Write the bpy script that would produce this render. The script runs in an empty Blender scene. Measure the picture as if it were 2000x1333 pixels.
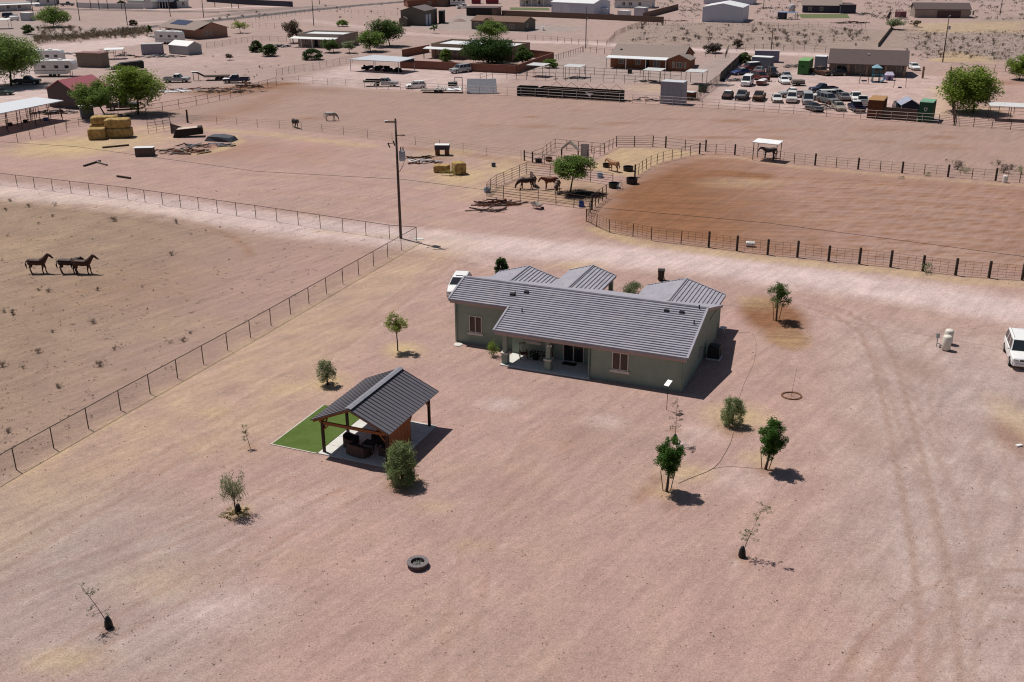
import bpy, math, random
import numpy as np
from mathutils import Vector, Matrix
R = math.radians
scene = bpy.context.scene
COL = scene.collection

# ------------------------------------------------------------ camera
CAM_H = 32.0
FPX = 2050.0                       # focal length in pixels of a 2000 px wide picture
_d = np.array([32.0, 5103.5, FPX]); _d /= np.linalg.norm(_d)       # world "down" in camera axes (x right, y down, z forward)
_fw = np.array([0, 0, 1.0]) - _d * _d[2]; _fw /= np.linalg.norm(_fw)
_rt = np.cross(_d, _fw)
cam_data = bpy.data.cameras.new("camera")
cam = bpy.data.objects.new("camera", cam_data); COL.objects.link(cam)
_M = np.array([_rt, _fw, -_d]) @ np.diag([1, -1, -1])
_m4 = Matrix([list(map(float, _M[0])) + [0], list(map(float, _M[1])) + [0], list(map(float, _M[2])) + [CAM_H], [0, 0, 0, 1]])
cam.matrix_world = _m4
cam_data.sensor_width = 36.0
cam_data.lens = FPX / 2000 * 36.0
cam_data.clip_start = 0.5
cam_data.clip_end = 6000
scene.camera = cam

# ------------------------------------------------------------ sky, sun, exposure
SUN_EL = R(62.8)
SUN_DIR = Vector((-0.756 * math.cos(SUN_EL), 0.654 * math.cos(SUN_EL), math.sin(SUN_EL)))
w = bpy.data.worlds.new("World"); scene.world = w; w.use_nodes = True
nt = w.node_tree; bg = nt.nodes['Background']
sky = nt.nodes.new('ShaderNodeTexSky'); sky.sky_type = 'NISHITA'; sky.sun_disc = False
sky.sun_elevation = SUN_EL; sky.sun_rotation = math.atan2(SUN_DIR.x, SUN_DIR.y)
nt.links.new(sky.outputs[0], bg.inputs[0]); bg.inputs[1].default_value = 0.05
sl = bpy.data.lights.new("sun", 'SUN'); sl.energy = 4.95; sl.angle = R(0.5); sl.color = (1.0, 0.945, 0.88)
so = bpy.data.objects.new("sun", sl); COL.objects.link(so)
so.rotation_euler = SUN_DIR.to_track_quat('Z', 'Y').to_euler(); so.location = (0, 0, 60)
scene.view_settings.view_transform = 'Standard'
scene.view_settings.look = 'None'
scene.view_settings.exposure = -0.23
scene.view_settings.gamma = 1.0
scene.cycles.filter_width = 1.15

# ------------------------------------------------------------ picture point -> ground point
def P(px, py, z=0.0):
    r = np.array([px - 1000.0, py - 666.5, FPX]); t = (CAM_H - z) / (r @ _d); q = r * t
    return Vector((float(q @ _rt), float(q @ _fw), z))
def proj(X):
    q = _rt * X[0] + _fw * X[1] + _d * (CAM_H - X[2])
    return 1000 + FPX * q[0] / q[2], 666.5 + FPX * q[1] / q[2]
def hz(b, ty):                       # height of a vertical standing at ground pixel b whose top is at picture row ty
    g = P(*b); lo, hi = 0.0, 60.0
    for _ in range(40):
        m = (lo + hi) / 2
        if proj((g.x, g.y, m))[1] > ty: lo = m
        else: hi = m
    return lo
def ppm(b):                          # picture pixels per metre at ground pixel b
    g = P(*b); a = proj(g); c = proj((g.x + 1, g.y, 0)); return math.hypot(c[0] - a[0], c[1] - a[1])
def frame(a, b):                     # origin, heading, length of the ground line between two pixels
    A = P(*a); B = P(*b); v = B - A
    return A, math.atan2(v.y, v.x), v.length

# ------------------------------------------------------------ objects
def tag(o, label=None, cat=None, group=None, kind=None):
    if label: o['label'] = label
    if cat: o['category'] = cat
    if group: o['group'] = group
    if kind: o['kind'] = kind
    return o
def thing(name, label, cat, loc=(0, 0, 0), rz=0.0, group=None):
    o = bpy.data.objects.new(name, None); COL.objects.link(o)
    o.empty_display_size = 0.3
    o.location = loc; o.rotation_euler = (0, 0, rz)
    return tag(o, label, cat, group)
def link(name, me, mat, parent=None, label=None):
    o = bpy.data.objects.new(name, me); COL.objects.link(o)
    if mat is not None and len(me.materials) == 0: me.materials.append(mat)
    if parent is not None: o.parent = parent
    if label: o['label'] = label
    return o
def dup(o, parent=None):             # a thing with its parts and sub-parts
    c = o.copy(); COL.objects.link(c)
    if parent is not None: c.parent = parent
    for ch in list(o.children): dup(ch, c)
    return c
def np_mesh(name, V, F, smooth=False):
    V = np.asarray(V, np.float32).reshape(-1, 3); F = np.asarray(F, np.int32)
    me = bpy.data.meshes.new(name); n, k = F.shape
    me.vertices.add(len(V)); me.vertices.foreach_set('co', V.ravel())
    me.loops.add(n * k); me.loops.foreach_set('vertex_index', F.ravel())
    me.polygons.add(n); me.polygons.foreach_set('loop_start', np.arange(0, n * k, k, dtype=np.int32))
    me.polygons.foreach_set('loop_total', np.full(n, k, np.int32))
    if smooth: me.polygons.foreach_set('use_smooth', np.ones(n, bool))
    me.update(calc_edges=True); return me

class MB:
    def __init__(s): s.v = []; s.f = []
    def add(s, vs, fs):
        k = len(s.v); s.v += [tuple(map(float, p)) for p in vs]; s.f += [tuple(i + k for i in f) for f in fs]; return s
    def box(s, x, y, z, sx, sy, sz, rz=0.0, tilt=None):      # centre, full sizes
        c, q = math.cos(rz), math.sin(rz); vs = []
        for dz in (-.5, .5):
            for dx, dy in ((-.5, -.5), (.5, -.5), (.5, .5), (-.5, .5)):
                p = Vector((dx * sx, dy * sy, dz * sz))
                if tilt is not None: p = tilt @ p
                vs.append((x + p.x * c - p.y * q, y + p.x * q + p.y * c, z + p.z))
        return s.add(vs, [(3, 2, 1, 0), (4, 5, 6, 7), (0, 1, 5, 4), (1, 2, 6, 5), (2, 3, 7, 6), (3, 0, 4, 7)])
    def bb(s, x0, y0, z0, x1, y1, z1):
        return s.box((x0 + x1) / 2, (y0 + y1) / 2, (z0 + z1) / 2, abs(x1 - x0), abs(y1 - y0), abs(z1 - z0))
    def tube(s, pts, rad, n=6, cap=True):
        pts = [Vector(p) for p in pts]
        if not hasattr(rad, '__len__'): rad = [rad] * len(pts)
        rings = []; up = Vector((0, 0, 1))
        for i, p in enumerate(pts):
            a = pts[max(i - 1, 0)]; b = pts[min(i + 1, len(pts) - 1)]
            d = (b - a)
            if d.length < 1e-6: d = Vector((0, 0, 1))
            d.normalize(); r = up if abs(d.dot(up)) < .95 else Vector((1, 0, 0))
            x = d.cross(r).normalized(); y = d.cross(x)
            rings.append([p + (x * math.cos(2 * math.pi * j / n) + y * math.sin(2 * math.pi * j / n)) * rad[i] for j in range(n)])
        vs = [q for r in rings for q in r]; fs = []
        for i in range(len(pts) - 1):
            for j in range(n):
                fs.append((i * n + j, i * n + (j + 1) % n, (i + 1) * n + (j + 1) % n, (i + 1) * n + j))
        if cap: fs.append(tuple(range(n))[::-1]); fs.append(tuple((len(pts) - 1) * n + j for j in range(n)))
        return s.add(vs, fs)
    def bar(s, a, b, r, n=6): return s.tube([a, b], r, n)
    def beam(s, a, b, w, h):                                  # rectangular timber from a to b
        a = Vector(a); b = Vector(b); d = (b - a).normalized()
        r = Vector((0, 0, 1)) if abs(d.z) < .9 else Vector((1, 0, 0))
        x = d.cross(r).normalized() * w / 2; y = x.cross(d).normalized() * h / 2
        vs = [p + sx * x + sy * y for p in (a, b) for sx, sy in ((-1, -1), (1, -1), (1, 1), (-1, 1))]
        return s.add(vs, [(3, 2, 1, 0), (4, 5, 6, 7), (0, 1, 5, 4), (1, 2, 6, 5), (2, 3, 7, 6), (3, 0, 4, 7)])
    def lathe(s, prof, n=16, c=(0, 0, 0)):
        vs = []; fs = []
        for r, z in prof:
            for j in range(n):
                a = 2 * math.pi * j / n; vs.append((c[0] + r * math.cos(a), c[1] + r * math.sin(a), c[2] + z))
        for i in range(len(prof) - 1):
            for j in range(n):
                fs.append((i * n + j, i * n + (j + 1) % n, (i + 1) * n + (j + 1) % n, (i + 1) * n + j))
        return s.add(vs, fs)
    def prism(s, poly, axis, a, b):                           # 2-D polygon pushed along an axis from a to b
        n = len(poly)
        def q(p, t): return {'x': (t, p[0], p[1]), 'y': (p[0], t, p[1]), 'z': (p[0], p[1], t)}[axis]
        vs = [q(p, a) for p in poly] + [q(p, b) for p in poly]
        fs = [tuple(range(n))[::-1], tuple(range(n, 2 * n))] + [(i, (i + 1) % n, n + (i + 1) % n, n + i) for i in range(n)]
        return s.add(vs, fs)
    def slab(s, quad, t):                                     # four corners, thickened downwards
        q = [Vector(p) for p in quad]; lo = [p - Vector((0, 0, t)) for p in q]
        return s.add(q + lo, [(0, 1, 2, 3), (7, 6, 5, 4), (0, 4, 5, 1), (1, 5, 6, 2), (2, 6, 7, 3), (3, 7, 4, 0)])
    def mesh(s, name, smooth=False, fix=True):
        me = bpy.data.meshes.new(name); me.from_pydata(s.v, [], s.f)
        if fix:
            import bmesh
            bm = bmesh.new(); bm.from_mesh(me); bmesh.ops.recalc_face_normals(bm, faces=bm.faces); bm.to_mesh(me); bm.free()
        if smooth:
            for p in me.polygons: p.use_smooth = True
        me.update(); return me
    def part(s, name, mat, parent, label=None, smooth=False): return link(name, s.mesh(name, smooth), mat, parent, label)
    def one(s, name, mat, label, cat, loc=(0, 0, 0), rz=0.0, group=None, smooth=False):
        o = link(name, s.mesh(name, smooth), mat); o.location = loc; o.rotation_euler = (0, 0, rz)
        return tag(o, label, cat, group)

# ------------------------------------------------------------ materials
_mc = {}
def mat(key, color, rough=0.85, var=0.18, scale=2.5, bump=0.0, metal=0.0, spec=0.3, streak=None, dirt=None, island=0.0, transl=0.0):
    if key in _mc: return _mc[key]
    m = bpy.data.materials.new(key); m.use_nodes = True; t = m.node_tree; n = t.nodes; l = t.links
    b = n['Principled BSDF']; b.inputs['Roughness'].default_value = rough; b.inputs['Metallic'].default_value = metal
    b.inputs['Specular IOR Level'].default_value = spec
    tc = n.new('ShaderNodeTexCoord'); vec = tc.outputs['Object']
    if streak:
        mp = n.new('ShaderNodeMapping'); mp.inputs['Scale'].default_value = streak; l.new(vec, mp.inputs[0]); vec = mp.outputs[0]
    no = n.new('ShaderNodeTexNoise'); no.inputs['Scale'].default_value = scale; no.inputs['Detail'].default_value = 5; no.inputs['Roughness'].default_value = .65
    l.new(vec, no.inputs['Vector'])
    rp = n.new('ShaderNodeMapRange'); rp.inputs[1].default_value = .28; rp.inputs[2].default_value = .72
    rp.inputs[3].default_value = 1 - var; rp.inputs[4].default_value = 1 + var; l.new(no.outputs[0], rp.inputs[0])
    mul = n.new('ShaderNodeVectorMath'); mul.operation = 'SCALE'; mul.inputs[0].default_value = color; l.new(rp.outputs[0], mul.inputs['Scale'])
    out = mul.outputs[0]
    if island:
        ge = n.new('ShaderNodeNewGeometry'); r2 = n.new('ShaderNodeMapRange'); r2.inputs[3].default_value = 1 - island; r2.inputs[4].default_value = 1 + island
        l.new(ge.outputs['Random Per Island'], r2.inputs[0]); m2 = n.new('ShaderNodeVectorMath'); m2.operation = 'SCALE'
        l.new(out, m2.inputs[0]); l.new(r2.outputs[0], m2.inputs['Scale']); out = m2.outputs[0]
    if dirt:                                                   # patches of a second colour: (colour, amount, scale)
        dn = n.new('ShaderNodeTexNoise'); dn.inputs['Scale'].default_value = dirt[2]; dn.inputs['Detail'].default_value = 6; l.new(tc.outputs['Object'], dn.inputs['Vector'])
        dr = n.new('ShaderNodeMapRange'); dr.inputs[1].default_value = 1 - dirt[1] - .09; dr.inputs[2].default_value = 1 - dirt[1] + .09; l.new(dn.outputs[0], dr.inputs[0])
        mx = n.new('ShaderNodeMix'); mx.data_type = 'RGBA'; l.new(dr.outputs[0], mx.inputs[0]); l.new(out, mx.inputs[6]); mx.inputs[7].default_value = tuple(dirt[0]) + (1,)
        out = mx.outputs[2]
    l.new(out, b.inputs['Base Color'])
    if bump:
        bu = n.new('ShaderNodeBump'); bu.inputs['Strength'].default_value = bump; bu.inputs['Distance'].default_value = .05
        l.new(no.outputs[0], bu.inputs['Height']); l.new(bu.outputs[0], b.inputs['Normal'])
    if transl:
        tr = n.new('ShaderNodeBsdfTranslucent'); l.new(out, tr.inputs['Color']); mixs = n.new('ShaderNodeMixShader'); mixs.inputs[0].default_value = transl
        l.new(b.outputs[0], mixs.inputs[1]); l.new(tr.outputs[0], mixs.inputs[2]); l.new(mixs.outputs[0], n['Material Output'].inputs[0])
    _mc[key] = m; return m

def paint(key, c, dirt=0.0): return mat('paint_' + key, c, rough=.32, var=.06, scale=1.2, spec=.5, dirt=((.35, .28, .22), dirt, 1.5) if dirt else None)
GLASS = mat('dark_glass', (.02, .024, .03), rough=.08, var=.2, scale=.7, spec=.6)
PANE = mat('window_pane', (.05, .055, .06), rough=.1, var=.4, scale=1.1, spec=.6)
TYRE = mat('tyre_rubber', (.025, .025, .027), rough=.8)
RIM = mat('wheel_rim', (.45, .45, .46), rough=.35, metal=.8)
BLACK = mat('black_plastic', (.018, .018, .02), rough=.5)
WHITE = mat('white_paint', (.78, .78, .77), rough=.5, var=.06)
WHITE_METAL = mat('white_metal_sheet', (.74, .75, .76), rough=.45, var=.08, scale=1.0)
CHROME = mat('bright_metal', (.6, .6, .6), rough=.25, metal=.9)
RED_LIGHT = mat('red_lens', (.35, .02, .02), rough=.2)
LAMP = mat('clear_lens', (.6, .6, .6), rough=.1)
STEEL = mat('galvanised_steel', (.32, .33, .35), rough=.5, metal=.4, var=.12)
RUST = mat('rusty_pipe', (.07, .045, .037), rough=.85, var=.3, scale=6)
RUST_RED = mat('rust_red', (.16, .065, .035), rough=.9, var=.35, scale=4)
DARK_WOOD = mat('dark_old_timber', (.055, .04, .034), rough=.9, var=.35, scale=3, streak=(3, 3, .6))
GREY_WOOD = mat('grey_weathered_board', (.22, .19, .165), rough=.9, var=.3, scale=3)
CEDAR = mat('cedar_board', (.25, .085, .028), rough=.65, var=.3, scale=4, streak=(3, 3, .5))
CONCRETE = mat('concrete', (.62, .61, .57), rough=.9, var=.10, scale=3, bump=.1)
HAY = mat('hay', (.42, .285, .115), rough=.95, var=.4, scale=7, bump=.9, dirt=((.27, .17, .065), .45, 1.8))

# ================================================================ GROUND
rng = np.random.default_rng(5)
def axis(parts):
    out = [parts[0][0]]
    for a, b, st in parts:
        n = max(1, int(round((b - a) / st))); out += list(np.linspace(a, b, n + 1)[1:])
    return np.array(out)
GX = axis([(-900, -300, 60), (-300, -120, 4), (-120, -40, 1.1), (-40, 40, .36), (40, 120, 1.1), (120, 300, 4), (300, 900, 60)])
GY = axis([(-300, 20, 40), (20, 36, 2), (36, 100, .36), (100, 175, .7), (175, 330, 1.6), (330, 620, 4), (620, 1800, 80)])
XX, YY = np.meshgrid(GX, GY)
X = XX.ravel(); Y = YY.ravel()
def px2(pts): return np.array([[P(*p).x, P(*p).y] for p in pts])
def dline(pts, world=False):
    q = np.array(pts, float) if world else px2(pts); d = np.full(X.shape, 1e9)
    for a, b in zip(q[:-1], q[1:]):
        v = b - a; L = max(v @ v, 1e-9); t = np.clip(((X - a[0]) * v[0] + (Y - a[1]) * v[1]) / L, 0, 1)
        d = np.minimum(d, np.hypot(X - a[0] - t * v[0], Y - a[1] - t * v[1]))
    return d
def inside(pts):
    q = px2(pts); r = np.zeros(X.shape, bool)
    for (x1, y1), (x2, y2) in zip(q, np.roll(q, -1, 0)):
        c = ((y1 > Y) != (y2 > Y)); r ^= c & (X < (x2 - x1) * (Y - y1) / ((y2 - y1) + 1e-12) + x1)
    return r
def soft(d, w, e): return np.clip((w - d) / e + .5, 0, 1)
def poly(pts, e):
    r = inside(pts); d = dline(list(pts) + [pts[0]]); return np.clip(np.where(r, d, -d) / e + .5, 0, 1)
def spot(p, rx, ry=None, e=.5, rot=0.0):
    g = P(*p); ry = (ry or rx) * 1.75; c, s = math.cos(rot), math.sin(rot); dx = X - g.x; dy = Y - g.y
    r = np.hypot((dx * c + dy * s) / rx, (-dx * s + dy * c) / ry); return np.clip((1 - r) / e, 0, 1)
MASK = {k: np.zeros(X.shape, np.float32) for k in ('pale', 'brown', 'straw', 'tan', 'grey', 'asphalt')}
def put(k, m, a=1.0): MASK[k] = np.maximum(MASK[k], (m * a).astype(np.float32))

# pale wheel-packed dirt road past the pastures, and the drive on the right
put('pale', soft(dline([(-200, 350), (0, 372), (150, 385), (300, 400), (450, 424), (560, 440), (700, 455), (800, 464), (950, 478), (1150, 495), (1350, 512), (1600, 545), (1800, 575), (2000, 610), (2200, 650)]), 3.6, 3.4), .88)
put('pale', soft(dline([(850, 470), (930, 500), (960, 510)]), 2, 2), .35)
def rut(pts, a=.4, w=.16, gap=1.7, k='brown', k2='pale'):      # a pair of worn wheel tracks with pale shoulders
    q = px2(pts); t_ = np.gradient(q, axis=0); t_ /= np.linalg.norm(t_, axis=1, keepdims=True); nn = np.stack([-t_[:, 1], t_[:, 0]], 1)
    for sg in (-.5, .5):
        ln = q + nn * gap * sg; put(k, soft(dline(ln, True), w, .35), a); put(k2, soft(dline(ln + nn * .38 * (1 if sg > 0 else -1), True), w * .8, .35), a * .9)
put('pale', poly([(1560, 600), (2100, 660), (2200, 1400), (1760, 1400), (1640, 1000), (1620, 760)], 7), .18)
put('grey', poly([(1700, 640), (2100, 690), (2200, 1400), (1850, 1400), (1640, 1050), (1690, 800)], 7), .45)
rut([(1560, 590), (1640, 610), (1700, 650), (1728, 710), (1745, 770), (1765, 850), (1790, 960), (1815, 1080), (1830, 1200), (1840, 1400)], .48, .13)
rut([(1600, 600), (1690, 640), (1735, 700), (1765, 780), (1800, 880), (1850, 1000), (1880, 1120), (1870, 1260), (1840, 1400)], .32, .12)
rut([(2100, 650), (1980, 640), (1860, 650), (1800, 700), (1790, 780), (1820, 880)], .22)
rut([(1640, 1400), (1720, 1260), (1800, 1180), (1900, 1140), (2060, 1130)], .40, .12)
rut([(1700, 1400), (1770, 1290), (1850, 1220), (1960, 1190), (2080, 1190)], .34, .12)
rut([(1990, 830), (1930, 870), (1955, 960), (1950, 1060), (1900, 1140)], .20)
rut([(-50, 1180), (150, 1110), (330, 1050), (500, 985), (610, 930)], .20)
rut([(60, 1330), (200, 1240), (380, 1140), (560, 1030), (690, 960)], .26)
rut([(900, 480), (840, 540), (760, 600), (680, 660), (560, 740), (400, 850), (200, 980), (-60, 1130)], .22)
rut([(1120, 800), (1050, 860), (980, 960), (930, 1080), (900, 1220), (890, 1380)], .16)
for k in range(4):
    o_ = k * 5 - 8
    put('grey', soft(dline([(-200, 352 + o_), (0, 374 + o_), (300, 402 + o_), (560, 442 + o_), (800, 466 + o_), (1150, 497 + o_), (1600, 547 + o_ * 1.4), (2000, 612 + o_ * 1.6)]), .22, .5), .45)
for k in range(7):
    y0 = 300 + k * 17; put('grey' if k % 2 else 'brown', soft(dline([(430 + k * 12, y0 + 6), (620, y0 + 14), (860, y0 + 44), (1000 + k * 20, y0 + 70)]), .25, .7), .26)
# yard near house: light worn patches
for p, rx, ry, a in (((975, 790), 2.1, .8, .75), ((1180, 825), 1.9, .9, .5), ((1360, 850), 2.2, 1.2, .3), ((560, 1000), 4, 1.6, .28), ((430, 1190), 4.5, 1.8, .3), ((1450, 940), 3, 1.6, .35), ((1330, 868), .7, .4, .9), ((1440, 1098), .4, .3, .8)):
    put('pale', spot(p, rx, ry, .8), a)
# pale brown pasture on the left, with a horse track
FIELD_L = [(-300, 340), (0, 362), (250, 391), (500, 427), (761, 467), (812, 472), (784, 490), (730, 521), (489, 661), (236, 803), (32, 920), (-200, 1050), (-400, 1100)]
put('tan', poly(FIELD_L, 1.5) * np.clip(1.0 - (X + 40) / 28, .30, 1), .95)
put('straw', poly(FIELD_L, 2) * np.clip(-(X + 22) / 26, 0, 1), .14)
put('brown', soft(dline([(100, 402), (200, 402), (270, 417), (340, 428), (400, 442), (450, 460), (478, 480), (490, 500)]), .35, .7), .42)
put('brown', soft(dline([(60, 600), (110, 585), (170, 568), (260, 560), (300, 552)]), .5, 1.4), .28)
put('straw', soft(dline([(820, 474), (786, 497), (732, 529), (490, 670), (238, 815), (36, 935), (-100, 1010)]), .45, .9), .6)
put('straw', soft(dline([(620, 452), (700, 459), (770, 464)]), .6, 1), .45)
for p, rx, ry, a in (((420, 805), 2.4, 1.0, .7), ((560, 760), 2.6, 1.2, .7), ((640, 745), 2.6, 1.5, .9), ((785, 684), 2.4, 1.3, .95), ((470, 1000), 1.0, .7, .9), ((560, 1100), 3, 1, .2), ((920, 1065), 1.6, .7, .45), ((330, 1130), 4, 1.6, .3), ((130, 1290), 3, .8, .5), ((520, 700), 4, 2, .3), ((640, 640), 3, 2.4, .25), ((1445, 815), 3.2, 1.7, .95), ((1340, 925), 2.4, 1.1, .7), ((1480, 895), 1.6, 1.0, .65), ((1130, 520), 4, 1.4, .6), ((1300, 955), 1.6, 1.0, .45), ((790, 945), 1.6, .8, .45), ((840, 990), 1.6, .7, .3)):
    put('straw', spot(p, rx, ry, .8), a)
put('grey', poly([(-300, 1000), (120, 960), (420, 1010), (520, 1180), (420, 1400), (-300, 1400)], 7), .55)
put('straw', soft(dline([(860, 480), (760, 540), (520, 690), (300, 830), (90, 960), (-100, 1080)]), 3.2, 5), .36)
put('straw', soft(dline([(640, 640), (560, 760), (420, 860)]), 3, 5), .38)
put('brown', spot((250, 560), 10, 6, .9), .18); put('straw', spot((60, 480), 12, 10, .9), .25); put('straw', spot((330, 640), 8, 3, .9), .2)
# ring of dry grass and disturbed soil round the small tree on the right
put('brown', spot((1510, 617), 3.5, 3.5, .45), .95); put('brown', spot((1535, 655), 2.4, 2.3, .5), .9); put('straw', spot((1480, 592), 2.2, 1.6, .6), .45); put('straw', spot((1545, 660), 2.2, 1.8, .6), .35)
put('brown', spot((1985, 860), 1.8, 2.6, .6), .5); put('straw', spot((1990, 820), 1.8, 3, .6), .5)
for p, r_, a in (((780, 690), .8, .6), ((640, 752), 1.0, .6), ((786, 948), 1.3, .75), ((1432, 835), 1.4, .65), ((1496, 918), .9, .5), ((1302, 962), .9, .5), ((466, 1008), .8, .6), ((1449, 1092), .7, .45), ((213, 1228), .6, .4), ((1285, 940), .9, .5), ((1265, 960), .7, .45), ((1310, 985), 1.0, .3), ((1250, 975), .6, .4), ((490, 873), .6, .4), ((1545, 772), .75, .5), ((1790, 720), 2.6, .28), ((1700, 860), 2.8, .14), ((1120, 860), 3, .16), ((1000, 960), 3.2, .14)):
    put('brown', spot(p, r_, r_ * .8, .7), a)
put('brown', spot((1316, 842), .8, .3, .8), .5)
# riding arena
ARENA = [(1158, 410), (1190, 385), (1240, 350), (1300, 320), (1366, 303), (1435, 303), (1551, 322), (1764, 340), (2010, 360), (2300, 392), (2300, 580), (1996, 548), (1739, 523), (1499, 499), (1272, 470), (1190, 455), (1146, 433)]
put('brown', poly(ARENA, 7), .46)
put('brown', poly(ARENA, 6.5) * np.clip(1.25 - (X - 14) / 30, 0, 1), .97)
put('brown', soft(dline([(1235, 385), (1270, 362), (1330, 345), (1400, 338), (1480, 345)]), 3.2, 4), .95)
put('brown', spot((1275, 395), 6, 7, .6), 1); put('brown', spot((1215, 400), 2.5, 4, .8), .7)
put('brown', spot((1420, 400), 12, 7, .8), .7)
put('straw', spot((1450, 358), 7, 2.2, .6), .35); put('pale', spot((1440, 357), 6, 1.6, .7), .3)
put('pale', poly([(1165, 425), (1240, 420), (1420, 440), (1700, 470), (2050, 510), (2050, 530), (1700, 500), (1400, 470), (1230, 450)], 4), .34)
for k in range(4):
    put('pale', soft(dline([(1525 + k * 10, 415), (1533 + k * 9, 428), (1560 + k * 8, 438)]), .15, .4), .3)
for k in range(17):
    y = 346 + k * 9.3; x0 = 1500 + (k * 53) % 90
    put('brown', soft(dline([(x0, y), (x0 + 170, y + 6), (x0 + 380, y + 20), (x0 + 600, y + 36)]), .3, .8), .95)
    put('pale', soft(dline([(x0 - 30, y + 8), (x0 + 190, y + 15), (x0 + 400, y + 30)]), .3, .8), .42)
put('straw', soft(dline([(1160, 448), (1236, 472), (1384, 492), (1500, 507), (1620, 520), (1740, 530), (1866, 546), (2010, 556)]), 1.1, 1.2), .6)
put('straw', soft(dline([(1366, 308), (1440, 308), (1551, 326), (1764, 345), (2000, 364)]), .7, 1), .4)
# corral pens: trampled soil and hay litter
put('brown', poly([(951, 383), (969, 366), (1028, 340), (1074, 345), (1153, 356), (1197, 362), (1170, 398), (1156, 410), (1086, 400), (1016, 392)], 1), .32)
put('straw', poly([(951, 383), (969, 366), (1028, 340), (1074, 345), (1153, 356), (1197, 362), (1170, 398), (1156, 410), (1086, 400), (1016, 392)], 1), .30)
put('straw', poly([(1150, 330), (1204, 290), (1300, 290), (1372, 298), (1295, 316), (1240, 345), (1200, 342)], 1.5), .75)
put('brown', poly([(1150, 330), (1204, 290), (1300, 290), (1372, 298), (1295, 316), (1240, 345), (1200, 342)], 1.5), .3)
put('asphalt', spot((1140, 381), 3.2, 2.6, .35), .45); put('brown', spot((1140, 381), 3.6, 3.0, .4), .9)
put('straw', spot((900, 345), 6, 5, .8), .95); put('straw', spot((985, 330), 6, 6, .9), .75); put('straw', spot((930, 375), 5, 4, .9), .45); put('straw', spot((880, 300), 6, 3, .9), .5)
put('brown', soft(dline([(800, 290), (900, 300), (1020, 318), (1080, 326)]), 1.2, 1.8), .42)
put('brown', spot((850, 310), 3, 2, .7), .4)
# hay yard on the left
put('straw', spot((140, 287), 12, 6, .6), 1); put('straw', spot((240, 275), 11, 7, .8), .8); put('straw', soft(dline([(380, 302), (430, 293), (464, 278), (452, 266)]), .9, 1.2), .85)
put('straw', soft(dline([(280, 248), (400, 252), (520, 262), (640, 276), (720, 286)]), 1.4, 2), .55)
put('brown', spot((455, 293), 12, 6, .8), .38); put('brown', spot((590, 300), 10, 8, .8), .22)
put('brown', spot((410, 290), 4, 3, .8), .5)
put('asphalt', spot((335, 234), 8, 4, .5), .38)
# middle pasture between the fences
FIELD_M = [(285, 224), (384, 206), (471, 186), (540, 167), (720, 176), (910, 184), (1045, 190), (1210, 200), (1435, 215), (1680, 234), (2010, 256), (2010, 352), (1764, 336), (1551, 318), (1370, 294), (1204, 286), (1024, 310), (812, 283), (629, 260), (500, 248), (365, 238)]
put('tan', poly(FIELD_M, 2), .38)
for k in range(26):
    a = rng.uniform(0, 1); x = 480 + a * 1450; y = 200 + a * 60 + rng.uniform(-14, 34)
    put('brown', spot((x, y), rng.uniform(2, 9), rng.uniform(.5, 1.6), .8, -.06), rng.uniform(.25, .6))
put('brown', soft(dline([(410, 232), (480, 214), (560, 178), (640, 176)]), 3, 6), .35)
put('brown', spot((500, 172), 14, 3, .8), .9); put('brown', spot((440, 180), 14, 4, .8), .8); put('brown', spot((545, 165), 8, 2.5, .7), .9)
# wrecked-car yard and house yards beyond
put('pale', poly([(1390, 205), (1420, 160), (1620, 128), (1840, 150), (1840, 236), (1560, 216)], 3), .42)
put('pale', poly([(560, 160), (690, 126), (800, 135), (1010, 145), (980, 160), (900, 180), (720, 174)], 3), .55)
put('grey', poly([(1010, 110), (1140, 103), (1190, 108), (1200, 134), (1330, 142), (1380, 120), (1420, 104), (1440, 110), (1400, 165), (1100, 160), (1050, 150)], 3), .75)
put('grey', poly([(760, 52), (800, 55), (930, 62), (1045, 64), (1140, 54), (1060, 48), (1040, 40), (900, 26), (866, 44)], 3), .95)
put('grey', poly([(1100, 56), (1170, 52), (1120, 62), (1070, 66), (1045, 64)], 2), .9)
put('pale', soft(dline([(1030, 82), (1140, 84), (1250, 92), (1420, 100), (1600, 108)]), 3.5, 3), .75)
put('pale', soft(dline([(600, 40), (800, 66), (1000, 80)]), 3, 3), .4)
put('pale', poly([(-60, 96), (120, 86), (300, 70), (300, 84), (200, 96), (60, 150), (140, 190), (-60, 205)], 5), .75)
put('grey', poly([(-60, 30), (60, 36), (120, 60), (250, 48), (300, 58), (150, 74), (0, 92), (-60, 96)], 3), .85)
put('pale', spot((330, 120), 30, 18, .8), .25)
put('tan', poly([(1230, 46), (1500, 44), (1740, 60), (2100, 20), (2100, 118), (1860, 124), (1780, 96), (1600, 98), (1420, 96), (1190, 84)], 4), .8)
put('grey', poly([(1760, 80), (1880, 62), (2200, 70), (2200, 118), (1900, 122), (1800, 104)], 6), .5)
put('straw', poly([(1770, 46), (2000, 42), (2000, 64), (1800, 64)], 6), .55)
put('straw', poly([(1815, 170), (1850, 165), (1855, 230), (1830, 236)], 3), .5); put('straw', spot((1900, 215), 9, 5, .7), .5)
put('grey', poly([(1900, -60), (2300, -60), (2300, 20), (1780, 4), (1500, -4), (1500, -60)], 10), .5)
put('straw', spot((1890, 112), 7, 9, .6), .6); put('brown', spot((1890, 112), 5, 7, .7), .3)
put('brown', spot((1960, 162), 9, 3, .8), .5)
put('straw', spot((1285, 172), 9, 5, .8), .5)
put('grey', poly([(-300, 0), (420, 30), (300, 110), (60, 200), (-300, 260)], 14), .55); put('grey', poly([(300, 60), (760, 60), (700, 120), (300, 130)], 10), .3)
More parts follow.
